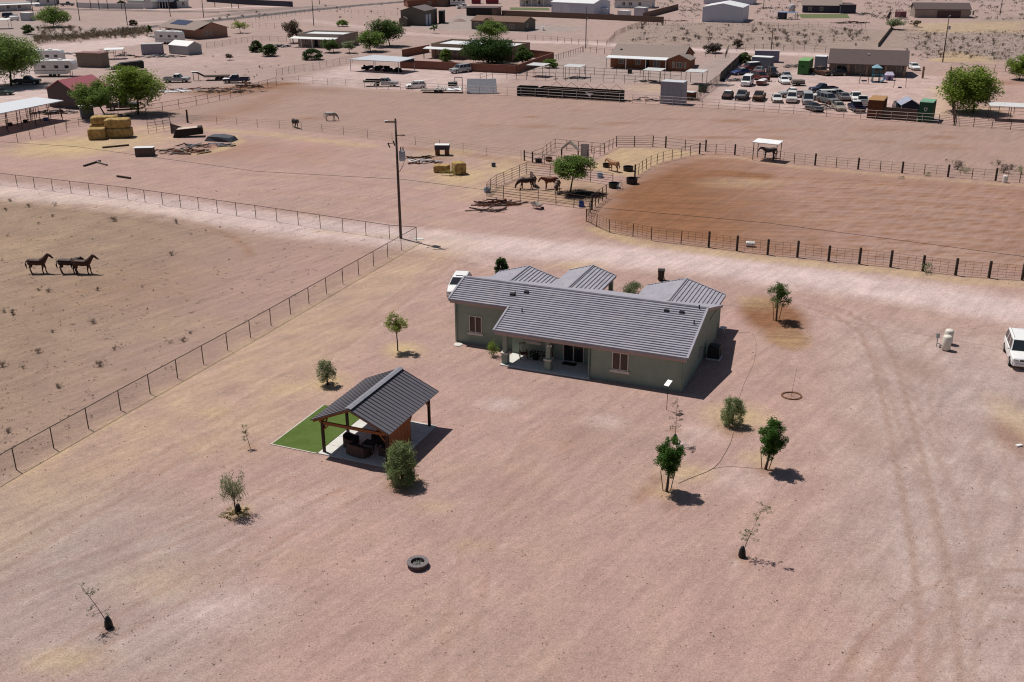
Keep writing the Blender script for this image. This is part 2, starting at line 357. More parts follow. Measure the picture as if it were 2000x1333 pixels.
put('grey', poly([(-400, -80), (2400, -80), (2400, 120), (1840, 130), (1400, 200), (1000, 172), (700, 165), (300, 190), (-400, 215)], 16), .42)
# paved road across the top left
put('asphalt', soft(dline([(-260, 100), (-60, 74)]), 3.4, .6), .0)
put('asphalt', soft(dline([(260, 56), (330, 50), (480, 34), (600, 21), (700, 11), (800, 3), (960, -10), (1200, -30)]), 3.6, 1.0), .95)
put('pale', soft(dline([(260, 46), (400, 38), (500, 27), (640, 13)]), 1.6, 2), .8)
put('asphalt', soft(dline([(120, 18), (300, 22), (420, 24), (500, 20)]), 3.0, 1.0), .75)
put('asphalt', poly([(390, 34), (530, 16), (660, 10), (600, 22), (470, 33)], 2), .45)
put('pale', soft(dline([(295, 19.5), (345, 20), (410, 17), (480, 14), (560, 13)]), 1.8, 1), 1)

n_y, n_x = len(GY), len(GX)
idx = np.arange(n_y * n_x).reshape(n_y, n_x)
F = np.stack([idx[:-1, :-1].ravel(), idx[:-1, 1:].ravel(), idx[1:, 1:].ravel(), idx[1:, :-1].ravel()], 1)
gme = np_mesh('ground', np.stack([X, Y, np.zeros_like(X)], 1), F)
for nm, ks in (('soil_a', ('pale', 'brown', 'straw')), ('soil_b', ('tan', 'grey', 'asphalt'))):
    at = gme.color_attributes.new(nm, 'FLOAT_COLOR', 'POINT')
    at.data.foreach_set('color', np.stack([MASK[ks[0]], MASK[ks[1]], MASK[ks[2]], np.ones(len(X), np.float32)], 1).astype(np.float32).ravel())

gm = bpy.data.materials.new('desert_soil'); gm.use_nodes = True
t = gm.node_tree; n = t.nodes; l = t.links; b = n['Principled BSDF']; b.inputs['Roughness'].default_value = .95; b.inputs['Specular IOR Level'].default_value = .1
tc = n.new('ShaderNodeTexCoord')
def noise(scale, det=6, rough=.6, stretch=None, rot=0):
    q = n.new('ShaderNodeTexNoise'); q.inputs['Scale'].default_value = scale; q.inputs['Detail'].default_value = det; q.inputs['Roughness'].default_value = rough
    v = tc.outputs['Object']
    if stretch:
        m0 = n.new('ShaderNodeMapping'); m0.inputs['Rotation'].default_value = (0, 0, -rot); l.new(v, m0.inputs[0])
        mp = n.new('ShaderNodeMapping'); mp.inputs['Scale'].default_value = stretch; l.new(m0.outputs[0], mp.inputs[0]); v = mp.outputs[0]
    l.new(v, q.inputs['Vector']); return q.outputs[0]
def mathn(op, a, b_, clamp=False):
    q = n.new('ShaderNodeMath'); q.operation = op; q.use_clamp = clamp
    for i, s in enumerate((a, b_)):
        if isinstance(s, (int, float)): q.inputs[i].default_value = s
        else: l.new(s, q.inputs[i])
    return q.outputs[0]
def mr(x, a, b_, c, d):
    q = n.new('ShaderNodeMapRange'); l.new(x, q.inputs[0])
    for i, v in enumerate((a, b_, c, d)): q.inputs[i + 1].default_value = v
    return q.outputs[0]
def mixc(f, a, b_):
    q = n.new('ShaderNodeMix'); q.data_type = 'RGBA'
    for i, s in ((0, f), (6, a), (7, b_)):
        if isinstance(s, (int, float)): q.inputs[i].default_value = s
        elif isinstance(s, tuple): q.inputs[i].default_value = s + (1,)
        else: l.new(s, q.inputs[i])
    return q.outputs[2]
big = noise(.045, 4, .55); med = noise(.35, 5, .6); fine = noise(2.6, 6, .7); grit = noise(10.0, 4, .75)
drag = noise(.9, 6, .68, (.22, 1.5, 1), R(52)); patch = noise(.16, 5, .62)
edge = mathn('ADD', mr(med, .25, .75, -.42, .42), mr(fine, .3, .7, -.16, .16))
def brk(m):                                                      # broken, ragged edge for a soft mask
    w_ = mathn('MULTIPLY', mathn('MULTIPLY', m, mathn('SUBTRACT', 1.0, m)), 1.9)
    return mathn('ADD', m, mathn('MULTIPLY', w_, edge), True)
attrs = []
for nm in ('soil_a', 'soil_b'):
    va = n.new('ShaderNodeVertexColor'); va.layer_name = nm; sp = n.new('ShaderNodeSeparateColor'); l.new(va.outputs[0], sp.inputs[0]); attrs += list(sp.outputs)[:3]
c = mixc(mr(big, .35, .65, 0, 1), (.418, .272, .242), (.370, .253, .221))
c = mixc(mathn('MULTIPLY', mr(med, .45, .75, 0, 1), .30), c, (.345, .235, .165))
c = mixc(mathn('MULTIPLY', mr(patch, .48, .74, 0, 1), .38), c, (.335, .245, .175))
c = mixc(mathn('MULTIPLY', mr(patch, .46, .24, 0, 1), .38), c, (.45, .32, .275))
c = mixc(brk(attrs[3]), c, (.262, .184, .143))                  # tan pasture
c = mixc(brk(attrs[4]), c, (.325, .270, .250))                   # grey gravel
c = mixc(brk(attrs[0]), c, (.565, .445, .420))                   # packed pale dirt
c = mixc(brk(attrs[1]), c, (.225, .108, .056))                   # turned brown soil
c = mixc(mathn('MULTIPLY', brk(attrs[2]), .9), c, (.465, .345, .20))     # straw
c = mixc(brk(attrs[5]), c, (.105, .095, .095))                  # asphalt
k1 = mr(fine, .25, .75, .83, 1.17); k2 = mr(drag, .3, .7, .85, 1.15); k3 = mr(grit, .25, .75, .60, 1.40); k3 = mathn('MULTIPLY', k3, mathn('MULTIPLY', mr(med, .3, .7, .91, 1.09), mr(patch, .3, .7, .94, 1.06)))
furrow = noise(.8, 6, .7, (.10, 2.0, 1), R(-7))               # harrow lines in the turned soil
k4 = mathn('ADD', 1.0, mathn('MULTIPLY', mr(furrow, .32, .68, -.24, .24), attrs[1]))
kk = mathn('MULTIPLY', mathn('MULTIPLY', mathn('MULTIPLY', k1, k2), k3), k4)
vo = n.new('ShaderNodeTexVoronoi'); vo.inputs['Scale'].default_value = 1.7; l.new(tc.outputs['Object'], vo.inputs['Vector'])
dots = mr(vo.outputs['Distance'], .04, .12, .5, 1.0)            # scattered dark stones and droppings
dsel = n.new('ShaderNodeSeparateColor'); l.new(vo.outputs['Color'], dsel.inputs[0])
dots = mathn('MAXIMUM', dots, mr(dsel.outputs[0], .10, .12, 0, 1))
kk = mathn('MULTIPLY', kk, dots)
sc_ = n.new('ShaderNodeVectorMath'); sc_.operation = 'SCALE'; l.new(c, sc_.inputs[0]); l.new(kk, sc_.inputs['Scale']); l.new(sc_.outputs[0], b.inputs['Base Color'])
bu = n.new('ShaderNodeBump'); bu.inputs['Strength'].default_value = .55; bu.inputs['Distance'].default_value = .08
l.new(mathn('ADD', mathn('ADD', fine, mathn('MULTIPLY', drag, .8)), mathn('MULTIPLY', grit, .4)), bu.inputs['Height']); l.new(bu.outputs[0], b.inputs['Normal'])
ground = link('ground', gme, gm); ground['kind'] = 'structure'

# ================================================================ MAIN HOUSE  (local x runs along the front wall to the left, local y to the back)
TILE = mat('grey_roof_tile', (.315, .305, .350), rough=.85, var=.12, scale=1.4, island=.06, dirt=((.36, .345, .375), .38, .9))
STUCCO = mat('sage_stucco', (.255, .310, .255), rough=.95, var=.12, scale=1.1, bump=.25, dirt=((.275, .30, .245), .42, .55))
TRIM = mat('tan_stucco_trim', (.42, .30, .26), rough=.9, var=.08)
LTRIM = mat('cream_trim', (.60, .55, .48), rough=.8, var=.06)
FRAME = mat('almond_window_frame', (.60, .54, .48), rough=.5, var=.05)
BLIND = mat('window_with_red_brown_blind', (.050, .030, .028), rough=.2, var=.35, scale=1.1, spec=.4)
HO = P(1331.5, 767); HA = R(157.3)                # local +x = u (left along the front)
# use a right-handed local frame: x to the right along the front seen from outside -> x = -u
house = thing('house', 'single storey sage green stucco house with a grey tile roof and three wings behind', 'house', HO, R(-22.7))
def hx(u): return -u                              # local x
SL = .295
def rz_(v): return 2.75 + SL * (v + .2)
# walls
mb = MB()
H1 = 2.62
mb.bb(hx(0), 0, 0, hx(7), 11.6, H1)                                  # right block
mb.bb(hx(7.002), 2.3, 0, hx(14.3), 11.595, H1 - .003)                # behind the patio
mb.bb(hx(14.302), 2.95, 0, hx(19.6), 11.59, H1 - .006)               # left wing
mb.bb(hx(.25), 11.61, 0, hx(6.4), 13.9, H1 - .004)                   # rear garage wing
mb.bb(hx(14.7), 11.61, 0, hx(19.7), 12.8, H1 - .004)
# gable infill, right and left ends
mb.prism([(0.0, H1 + .003), (11.6, H1 + .003), (11.6, 2.72), (5.9, 4.40), (0.0, 2.72)], 'x', hx(.0), hx(.22))
mb.prism([(2.95, H1 + .003), (11.5, H1 + .003), (11.5, 2.74), (5.9, 4.40), (2.95, 3.56)], 'x', hx(19.6), hx(19.35))
mb.bb(hx(14.9), 2.953, H1 + .003, hx(19.33), 3.15, 3.50)             # high front wall of left wing
mb.bb(hx(14.32), 2.303, H1 + .003, hx(14.1), 2.94, 3.4)
walls = mb.part('wall', STUCCO, house)
# tiled roof, every course a real step
def courses(mb, x0, x1, y_lo, y_hi, zf, first=0, step=.27, lip=.095, tile=.42):
    k = 0; y = y_lo; n_t = max(1, int((x1 - x0) / tile)); w_ = (x1 - x0) / n_t
    while y < y_hi - .01:
        y2 = min(y + step, y_hi); off = (k % 2) * .5
        xs = [x0] + [x0 + (i + off) * w_ for i in range(1 if off == 0 else 0, n_t + 1) if x0 + (i + off) * w_ < x1 - .02] + [x1]
        for a, c in zip(xs[:-1], xs[1:]):
            j = random.uniform(-.004, .004)
            z0 = zf(y); z1 = zf(y2)
            mb.add([(a, y, z0 + lip + j), (c, y, z0 + lip + j), (c, y2 + .0, z1 + .006), (a, y2 + .0, z1 + .006), (a, y, z0 - .01), (c, y, z0 - .01)],
                   [(0, 1, 2, 3), (4, 5, 1, 0)])
        y = y2; k += 1
random.seed(3)
mb = MB()
courses(mb, hx(14.8), hx(-.3), -.2, 2.77, rz_)
courses(mb, hx(20.05), hx(-.3), 2.77, 5.9, rz_)
zb = lambda v: 2.75 + SL * (12.0 - v)
# back slope (simple courses), and the undersides
mb.slab([(hx(20.05), 5.9, 4.55), (hx(-.3), 5.9, 4.55), (hx(-.3), 12.0, 2.76), (hx(20.05), 12.0, 2.76)], .1)
mb.slab([(hx(14.8), -.2, 2.735), (hx(-.3), -.2, 2.735), (hx(-.3), 5.9, 4.53), (hx(14.8), 5.9, 4.53)], .1)
mb.slab([(hx(20.05), 2.77, 3.63), (hx(14.803), 2.77, 3.63), (hx(14.803), 5.9, 4.53), (hx(20.05), 5.9, 4.53)], .1)
mb.tube([(hx(20.08), 5.9, 4.57), (hx(-.32), 5.9, 4.57)], .13, 8)
for xx in (-.3, 20.05):
    a = -.2 if xx < 0 else 2.83
    mb.beam((hx(xx), a, rz_(a) + .05), (hx(xx), 5.9, 4.60), .16, .12)
mb.beam((hx(14.8), -.2, 2.80), (hx(14.8), 2.8, rz_(2.8) + .05), .16, .12)
roof = mb.part('roof', TILE, house)
# rear wings: ridge along y
def wing(mb, ul, ur, zr, v0, v1):
    um = (ul + ur) / 2; half = (ul - ur) / 2
    for side in (1, -1):                                              # +1 = right hand slope
        y = 0.0; k = 0
        zs = lambda s: 2.75 + (zr - 2.75) * s / half
        while y < half - .01:
            y2 = min(y + .29, half); xa = hx(um) + side * (half - y); xb = hx(um) + side * (half - y2)
            n_t = 8
            for i in range(n_t):
                a = v0 + (v1 - v0) * i / n_t; c_ = v0 + (v1 - v0) * (i + 1) / n_t
                mb.add([(xa, a, zs(y) + .085), (xa, c_, zs(y) + .085), (xb, c_, zs(y2) + .012), (xb, a, zs(y2) + .012), (xa, a, zs(y) - .05), (xa, c_, zs(y) - .05)],
                       [(0, 1, 2, 3), (4, 5, 1, 0)])
            y = y2; k += 1
        mb.slab([(hx(um) + side * half, v0, 2.735), (hx(um) + side * half, v1 - .02, 2.735), (hx(um), v1 - .02, zr - .015), (hx(um), v0, zr - .015)], .09)
    mb.tube([(hx(um), v0, zr + .03), (hx(um), v1, zr + .03)], .11, 8)
    for side in (1, -1):
        mb.beam((hx(um) + side * half, v1, 2.79), (hx(um), v1, zr + .04), .1, .14)
for nm, (ul, ur, zr, v0, v1) in (('rear_roof', (6.8, .0, 3.77, 8.3, 14.4)), ('rear_roof', (14.4, 10.0, 3.45, 9.0, 15.9)), ('rear_roof', (20.1, 14.35, 3.60, 8.8, 13.2))):
    mb = MB(); wing(mb, ul, ur, zr, v0, v1); mb.part(nm, TILE, house)
mb = MB()
mb.prism([(hx(6.4), H1), (hx(.25), H1), (hx(3.4), 3.66)], 'y', 13.7, 13.9); mb.part('gable', STUCCO, house); mb = MB()
mb.prism([(hx(14.1), H1), (hx(10.3), H1), (hx(12.2), 3.36)], 'y', 15.5, 15.65); mb.part('gable', STUCCO, house); mb = MB()
mb.prism([(hx(19.7), H1), (hx(14.7), H1), (hx(17.2), 3.5)], 'y', 12.62, 12.8)
mb.part('gable', STUCCO, house)
for uu, vv in ((10.35, 15.5), (14.05, 15.5)):
    MB().box(hx(uu), vv, 1.31, .34, .34, 2.62).part('post', STUCCO, house)
# fascia boards under the eaves (tan)
mb = MB(); mb.bb(hx(14.75), -.17, 2.45, hx(-.26), -.02, 2.62); mb.bb(hx(14.75), -.185, 2.60, hx(-.26), -.165, 2.71); mb.part('fascia', TRIM, house)
mb = MB(); mb.bb(hx(19.98), 2.86, 3.34, hx(14.9), 2.94, 3.57); mb.part('fascia', TRIM, house)
mb = MB(); mb.beam((hx(-.22), 6.0, 4.36), (hx(-.22), 11.9, 2.66), .12, .18); mb.part('fascia', TRIM, house)
for xx, yy, zt in ((hx(.12), -.07, 2.5), (hx(19.45), 2.88, 3.4), (hx(7.12), -.07, 2.5)):
    MB().bb(xx - .04, yy - .035, .05, xx + .04, yy + .045, zt).part('downspout', STUCCO, house)
# patio columns with a bulged base and a cream band
for uu in (10.43, 13.98):
    c_ = MB(); c_.bb(hx(uu + .17), .0, 1.0, hx(uu - .17), .34, 2.45); c_.bb(hx(uu + .24), -.07, .0, hx(uu - .24), .41, .9)
    col = c_.part('post', STUCCO, house)
    MB().bb(hx(uu + .31), -.14, .902, hx(uu - .31), .48, .998).part('cap', LTRIM, col)
# windows
def window(parent, x0, x1, z0, z1, y, glass=BLIND, frame_m=FRAME, sill=True, mull=1, ny=-1, ax='x', depth=.05):
    """window in a wall; ax 'x': wall along x at y (facing ny); ax 'y': wall along y at x=y (facing ny)"""
    f = MB(); t_ = .07; d = depth * ny
    def bar(a0, b0, a1, b1, q0, q1):
        if ax == 'x': f.bb(a0, q0, b0, a1, q1, b1)
        else: f.bb(q0, a0, b0, q1, a1, b1)
    bar(x0, z0, x1, z0 + t_, y + .002 * ny, y + d); bar(x0, z1 - t_, x1, z1, y + .002 * ny, y + d)
    bar(x0, z0 + t_, x0 + t_, z1 - t_, y + .002 * ny, y + d); bar(x1 - t_, z0 + t_, x1, z1 - t_, y + .002 * ny, y + d)
    for i in range(1, mull + 1):
        xm = x0 + (x1 - x0) * i / (mull + 1); bar(xm - t_ / 2, z0 + t_, xm + t_ / 2, z1 - t_, y + .002 * ny, y + d)
    o = f.part('window', frame_m, parent)
    g = MB(); f2 = f; f = g; bar(x0 + t_ * .8, z0 + t_ * .8, x1 - t_ * .8, z1 - t_ * .8, y + .001 * ny, y + .4 * d); g.part('pane', glass, o)
    if sill:
        g = MB(); f = g; bar(x0 - .12, z0 - .2, x1 + .12, z0 - .004, y + .002 * ny, y + d * 2.2); g.part('sill', LTRIM, o)
    return o
window(house, hx(5.34), hx(4.08), 1.0, 2.42, 0)
window(house, hx(18.33), hx(17.2), 1.02, 2.46, 2.95)
window(house, hx(13.1), hx(11.95), 1.28, 1.85, 2.3)
PATIO_GLASS = mat('patio_door_glass', (.02, .024, .026), rough=.12, var=.3)
dr = window(house, hx(10.0), hx(8.3), .04, 2.1, 2.3, glass=PATIO_GLASS, sill=False); dr.name = 'patio_door'
MB().bb(hx(9.88), 2.262, 1.42, hx(9.2), 2.255, 2.0).part('shade', mat('drawn_shade', (.36, .27, .24), var=.05), dr)
# patio slab belongs to the setting
sl_ = MB().bb(hx(14.25), -.35, -.05, hx(7.004), 2.296, .09).one('patio_slab', CONCRETE, None, None, HO, R(-22.7)); sl_['kind'] = 'structure'
# roof vents and pipes
VENT = mat('dark_roof_vent', (.03, .03, .033), rough=.6)
for uu, vv in ((15.1, 4.30), (14.1, 4.82), (2.62, 4.80), (1.45, 4.86)):
    MB().box(hx(uu), vv, rz_(vv) + .13, .36, .24, .16).part('roof_vent', VENT, house)
for uu, vv in ((14.85, 4.3), (13.5, 2.42), (.22, 3.74), (.3, 5.6)):
    MB().bar((hx(uu), vv, rz_(vv)), (hx(uu), vv, rz_(vv) + .38), .05, 8).part('vent_pipe', VENT, house)
# satellite of small wall things on the right gable wall
mb = MB(); mb.bb(.004, 5.2, .7, .10, 5.55, 1.5); mb.bb(.004, 5.8, .9, .12, 6.05, 1.3); mb.part('meter_box', STEEL, house)
for uu, vv in ((10.3, .1),):
    mb = MB(); mb.lathe([(.001, .0), (.06, 0), (.09, .16), (.001, .17)], 8, (hx(uu) - .08, -.06, 2.05)); mb.lathe([(.001, .0), (.06, 0), (.09, .16), (.001, .17)], 8, (hx(uu) + .14, -.06, 2.05)); mb.part('lamp', LTRIM, house)

def hp(u_, v_, z=0.0):
    a = R(-22.7); x, y = -u_, v_; return Vector((HO.x + x * math.cos(a) - y * math.sin(a), HO.y + x * math.sin(a) + y * math.cos(a), z))
# air conditioner beside the right wall
ac = thing('air_conditioner', 'dark air conditioner unit standing beside the right wall of the green house', 'air conditioner', hp(-.75, 7.3), R(-22.7))
AC = mat('dark_ac_cabinet', (.03, .03, .032), rough=.5)
mb = MB(); mb.bb(-.45, -.45, .1, .45, .45, 1.05)
for i in range(9): mb.bb(-.465, -.465, .18 + i * .09, .465, .465, .21 + i * .09)
mb.part('cabinet', AC, ac)
MB().lathe([(.001, .02), (.36, .02), (.40, 0), (.36, -.01)], 20, (0, 0, 1.07)).part('fan_grille', BLACK, ac)
MB().bb(-.55, -.55, 0, .55, .55, .098).part('pad', CONCRETE, ac)
# rocking chairs and things in the patio shade
WOODR = mat('dark_red_wood', (.10, .035, .025), rough=.7)
def rocker(u_, v_, rz, label):
    t_ = thing('rocking_chair', label, 'chair', hp(u_, v_, .09), rz, 'chairs on the patio')
    mb = MB(); mb.bb(-.28, -.26, .40, .28, .26, .44); mb.part('seat', WOODR, t_)
    mb = MB()
    for i in range(6): mb.beam((-.25 + i * .1, .26, .44), (-.25 + i * .1, .42, 1.15), .05, .02)
    mb.beam((-.28, .41, 1.13), (.28, .41, 1.13), .08, .05); mb.part('backrest', WOODR, t_)
    for s in (-1, 1):
        mb = MB(); mb.beam((s * .28, -.26, .62), (s * .28, .3, .62), .06, .03); mb.bar((s * .28, -.24, .05), (s * .28, -.24, .62), .025); mb.bar((s * .28, .26, .05), (s * .28, .28, .62), .025)
        mb.tube([(s * .28, -.5, .10), (s * .28, -.2, .03), (s * .28, .25, .03), (s * .28, .6, .12)], .025); mb.part('armrest', WOODR, t_)
    return t_
rocker(13.0, 1.5, R(10), 'tall slatted rocking chair at the left end of the shaded patio')
rocker(11.1, 1.75, R(-40), 'reddish rocking chair tucked behind the middle patio post')
# wing chair like dark planter between them
mb = MB()
for i in range(40):
    a = random.uniform(0, 6.28); r_ = random.uniform(.05, .5); z_ = random.uniform(.2, .75); mb.box(r_ * math.cos(a), r_ * math.sin(a), z_, .18, .12, .02, a, Matrix.Rotation(random.uniform(-1, 1), 3, 'X'))
pl = thing('potted_plant', 'dark leafy potted plant between the two patio chairs', 'plant', hp(12.05, 1.6, .09))
mb.part('foliage', mat('dark_leaf', (.02, .03, .015)), pl); MB().lathe([(.001, 0), (.2, 0), (.27, .36), (.22, .36), (.2, .3), (.001, .3)], 12).part('pot', BLACK, pl)
MB().bb(-.55, -.3, .092, .55, .3, .108).one('door_mat', mat('dark_mat', (.02, .018, .018)), 'small dark mat before the patio door', 'mat', hp(9.3, 1.75), R(-22.7))
# small satellite dish / bicycle-like frame at the rear corner
t_ = thing('satellite_dish', 'small grey dish on bent legs by the back right corner of the house', 'satellite dish', hp(-.45, 11.9), R(-40))
MB().lathe([(.001, 0), (.14, .02), (.30, .09), (.30, .11), (.001, .02)], 14, (0, 0, .75)).part('dish', WHITE, t_)
mb = MB(); mb.bar((0, 0, .8), (-.25, .1, 0), .025); mb.bar((0, 0, .8), (.25, .1, 0), .025); mb.bar((0, 0, .8), (0, -.3, 0), .025); mb.part('stand', STEEL, t_)

# ================================================================ PAVILION (local x right along its front, y to the back)
PO = P(650, 893); PA = R(-22.5)
def pp(x, y, z=0.0): c, s = math.cos(PA), math.sin(PA); return Vector((PO.x + x * c - y * s, PO.y + x * s + y * c, z))
s1 = MB().bb(-1.12, 0, -.05, 4.25, 6.42, .07).one('concrete_slab', CONCRETE, None, None, PO, PA); s1['kind'] = 'structure'
mb = MB()                                                            # score lines cut in the slab read as thin dark strips
for i in range(1, 5): mb.bb(-1.11, i * 1.28 - .012, .0705, 4.24, i * 1.28 + .012, .0735)
mb.bb(-.02, .01, .0706, .004, 6.41, .0738)
s2 = mb.one('slab_joint', mat('slab_joint', (.2, .19, .18)), None, None, PO, PA); s2['kind'] = 'structure'
TURF = mat('artificial_turf', (.078, .125, .020), rough=.95, var=.42, scale=16, bump=1.0, dirt=((.095, .145, .03), .5, .9))
tf = MB().bb(-4.62, .03, -.02, -1.2, 6.45, .045).one('artificial_turf', TURF, 'rectangle of bright green artificial turf beside the pavilion slab', 'turf', PO, PA)
EDG = mat('pale_edging', (.55, .5, .44))
mb = MB(); mb.bb(-4.74, -.06, -.02, -1.2, .022, .05); mb.bb(-4.72, .024, -.02, -4.63, 6.45, .05); mb.one('lawn_edging', EDG, 'pale edging strip along the turf beside the pavilion', 'edging', PO, PA)
pav = thing('pavilion', 'open timber pavilion with a dark standing seam metal gable roof beside green turf', 'pavilion', pp(0, 0, .07), PA)
ROOFD = mat('dark_seam_metal', (.130, .122, .140), rough=.40, var=.08, spec=.5)
UN = mat('roof_underside_cedar', (.22, .085, .03), rough=.8, var=.25)
ex, ey0, ey1, zr, ze = 2.85, -.12, 6.85, 3.62, 2.38; xm = 1.45
for s in (-1, 1):
    mb = MB(); N = 19
    mb.slab([(xm, ey0, zr), (xm, ey1, zr), (xm + s * ex, ey1, ze), (xm + s * ex, ey0, ze)][::s], .05)
    mb.part('roof_panel', ROOFD, pav); mb = MB()
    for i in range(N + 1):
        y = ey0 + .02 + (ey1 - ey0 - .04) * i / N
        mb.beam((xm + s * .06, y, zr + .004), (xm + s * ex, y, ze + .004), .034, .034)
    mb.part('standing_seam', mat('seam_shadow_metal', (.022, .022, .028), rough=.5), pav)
    mb = MB(); mb.slab([(xm + s * .02, ey0 + .1, zr - .056), (xm + s * .02, ey1 - .1, zr - .056), (xm + s * (ex - .1), ey1 - .1, ze - .014), (xm + s * (ex - .1), ey0 + .1, ze - .014)][::s], .03)
    for y in (ey0 + .15, 3.3, ey1 - .15): mb.beam((xm + s * .02, y, zr - .16), (xm + s * (ex - .12), y, ze - .11), .09, .14)
    mb.part('rafter', UN, pav)
mb = MB(); mb.slab([(xm, ey0 - .01, zr + .10), (xm, ey1 + .01, zr + .10), (xm + .22, ey1 + .01, zr + .04), (xm + .22, ey0 - .01, zr + .04)], .03); mb.slab([(xm, ey1 + .01, zr + .10), (xm, ey0 - .01, zr + .10), (xm - .22, ey0 - .01, zr + .04), (xm - .22, ey1 + .01, zr + .04)], .03)
mb.part('ridge_cap', mat('ridge_metal', (.24, .24, .27), rough=.4), pav)
DPOST = mat('dark_stained_post', (.045, .022, .013), rough=.7, var=.2)
px_ = (-.82, 3.84); py_ = (.33, 3.3, 6.2)
for x in px_:
    for y in py_:
        MB().bb(x - .08, y - .08, 0, x + .08, y + .08, 2.2).part('post', DPOST, pav)
        mb = MB()
        s = 1 if x < 0 else -1
        if y < 5 or True:
            for dy in ((1,) if y < 1 else (-1,) if y > 5 else (1, -1)):
                mb.beam((x, y + dy * .08, 1.55), (x, y + dy * .62, 2.14), .08, .1)
        if y != 3.3: mb.beam((x + s * .08, y, 1.6), (x + s * .62, y, 2.16), .08, .1)
        mb.part('brace', CEDAR, pav)
    MB().bb(x - .07, .1, 2.202, x + .07, 6.6, 2.40 - .05).part('beam', CEDAR, pav)
for y in (.33, 6.2):
    MB().bb(px_[0] + .09, y - .06, 2.0, px_[1] - .09, y + .06, 2.2).part('beam', CEDAR, pav)
mb = MB(); k = 0; y = .47
while y < 3.16:
    mb.bb(3.90 + (k % 2) * .008, y, .05, 3.93 + (k % 2) * .008, y + .21, 2.16); y += .222; k += 1
mb.part('privacy_wall', CEDAR, pav)
# wicker furniture in the pavilion shade
WICK = mat('brown_wicker', (.085, .055, .045), rough=.8, var=.3, scale=14); CUSH = mat('dark_cushion', (.03, .03, .036), rough=.9)
def armchair(x, y, rz, wd, label):
    a = thing('wicker_sofa' if wd > 1.1 else 'wicker_armchair', label, 'sofa' if wd > 1.1 else 'armchair', pp(x, y, .07), PA + rz, 'wicker furniture under the pavilion')
    mb = MB(); hw = wd / 2
    mb.bb(-hw, -.38, .04, hw, .38, .34); prof = []
    mb.part('base', WICK, a)
    mb = MB(); n_ = 9; pts = [(-hw, -.38), (-hw, .1), (-hw * .9, .34), (-hw * .5, .42), (hw * .5, .42), (hw * .9, .34), (hw, .1), (hw, -.38)]
    hts = [.55, .58, .72, .80, .80, .72, .58, .55]
    for (p, q, h0, h1) in zip(pts[:-1], pts[1:], hts[:-1], hts[1:]):
        d = Vector((q[0] - p[0], q[1] - p[1], 0)).normalized(); nn = Vector((-d.y, d.x, 0)) * .05
        mb.add([(p[0] - nn.x, p[1] - nn.y, .04), (q[0] - nn.x, q[1] - nn.y, .04), (q[0] + nn.x, q[1] + nn.y, .04), (p[0] + nn.x, p[1] + nn.y, .04),
                (p[0] - nn.x, p[1] - nn.y, h0), (q[0] - nn.x, q[1] - nn.y, h1), (q[0] + nn.x, q[1] + nn.y, h1), (p[0] + nn.x, p[1] + nn.y, h0)],
               [(3, 2, 1, 0), (4, 5, 6, 7), (0, 1, 5, 4), (1, 2, 6, 5), (2, 3, 7, 6), (3, 0, 4, 7)])
    mb.part('backrest', WICK, a)
    MB().bb(-hw + .07, -.36, .342, hw - .07, .3, .46).part('cushion', CUSH, a)
armchair(1.45, .85, R(172), 1.5, 'wicker sofa seen from behind at the front edge of the pavilion')
armchair(.35, 1.75, R(95), .8, 'round backed wicker armchair at the left edge of the pavilion shade')
armchair(3.1, 1.6, R(-85), .85, 'wicker armchair beside the cedar privacy wall')
armchair(1.9, 2.9, R(-10), .85, 'wicker armchair deep in the shade facing the sofa')
tb = thing('coffee_table', 'low dark table among the wicker chairs', 'table', pp(1.7, 1.9, .07), PA)
MB().bb(-.45, -.35, .36, .45, .35, .40).part('tabletop', CUSH, tb)
for sx in (-1, 1):
    for sy in (-1, 1): MB().bb(sx * .4 - .03, sy * .3 - .03, 0, sx * .4 + .03, sy * .3 + .03, .359).part('leg', BLACK, tb)

# fire pit ring of dark stone blocks
fp = thing('fire_pit', 'round red brown block fire pit with pale ash inside', 'fire pit', P(816, 1106)); fp.scale = (.88, .88, 1)
STONE = mat('red_brown_block', (.12, .075, .07), rough=.9, var=.25, scale=6); CAPST = mat('grey_cap_stone', (.19, .165, .17), rough=.9, var=.25, scale=6)
for z0, z1, r0, r1, m_, nm in ((0, .12, .42, .62, STONE, 'block_ring'), (.122, .235, .43, .61, STONE, 'block_ring'), (.237, .30, .42, .66, CAPST, 'cap_ring')):
    mb = MB(); N = 14
    for i in range(N):
        a0 = 2 * math.pi * (i + (.5 if z0 > .1 else 0)) / N + .012; a1 = 2 * math.pi * (i + 1 + (.5 if z0 > .1 else 0)) / N - .012
        q = [(r0 * math.cos(a0), r0 * math.sin(a0)), (r1 * math.cos(a0), r1 * math.sin(a0)), (r1 * math.cos((a0 + a1) / 2) * 1.0, r1 * math.sin((a0 + a1) / 2)), (r1 * math.cos(a1), r1 * math.sin(a1)), (r0 * math.cos(a1), r0 * math.sin(a1))]
        mb.prism(q, 'z', z0, z1)
    mb.part(nm, m_, fp)
mb = MB(); random.seed(9)
for i in range(60):
    a = random.uniform(0, 6.28); r_ = .36 * math.sqrt(random.random()); s_ = random.uniform(.03, .075)
    mb.box(r_ * math.cos(a), r_ * math.sin(a), .1 + s_ / 2 + random.uniform(0, .03), s_, s_ * .8, s_, a, Matrix.Rotation(random.uniform(-.6, .6), 3, 'X'))
mb.lathe([(.001, .1), (.41, .08)], 16)
mb.part('ash', mat('pale_ash_and_rock', (.26, .26, .235), rough=1, var=.4, scale=20), fp)

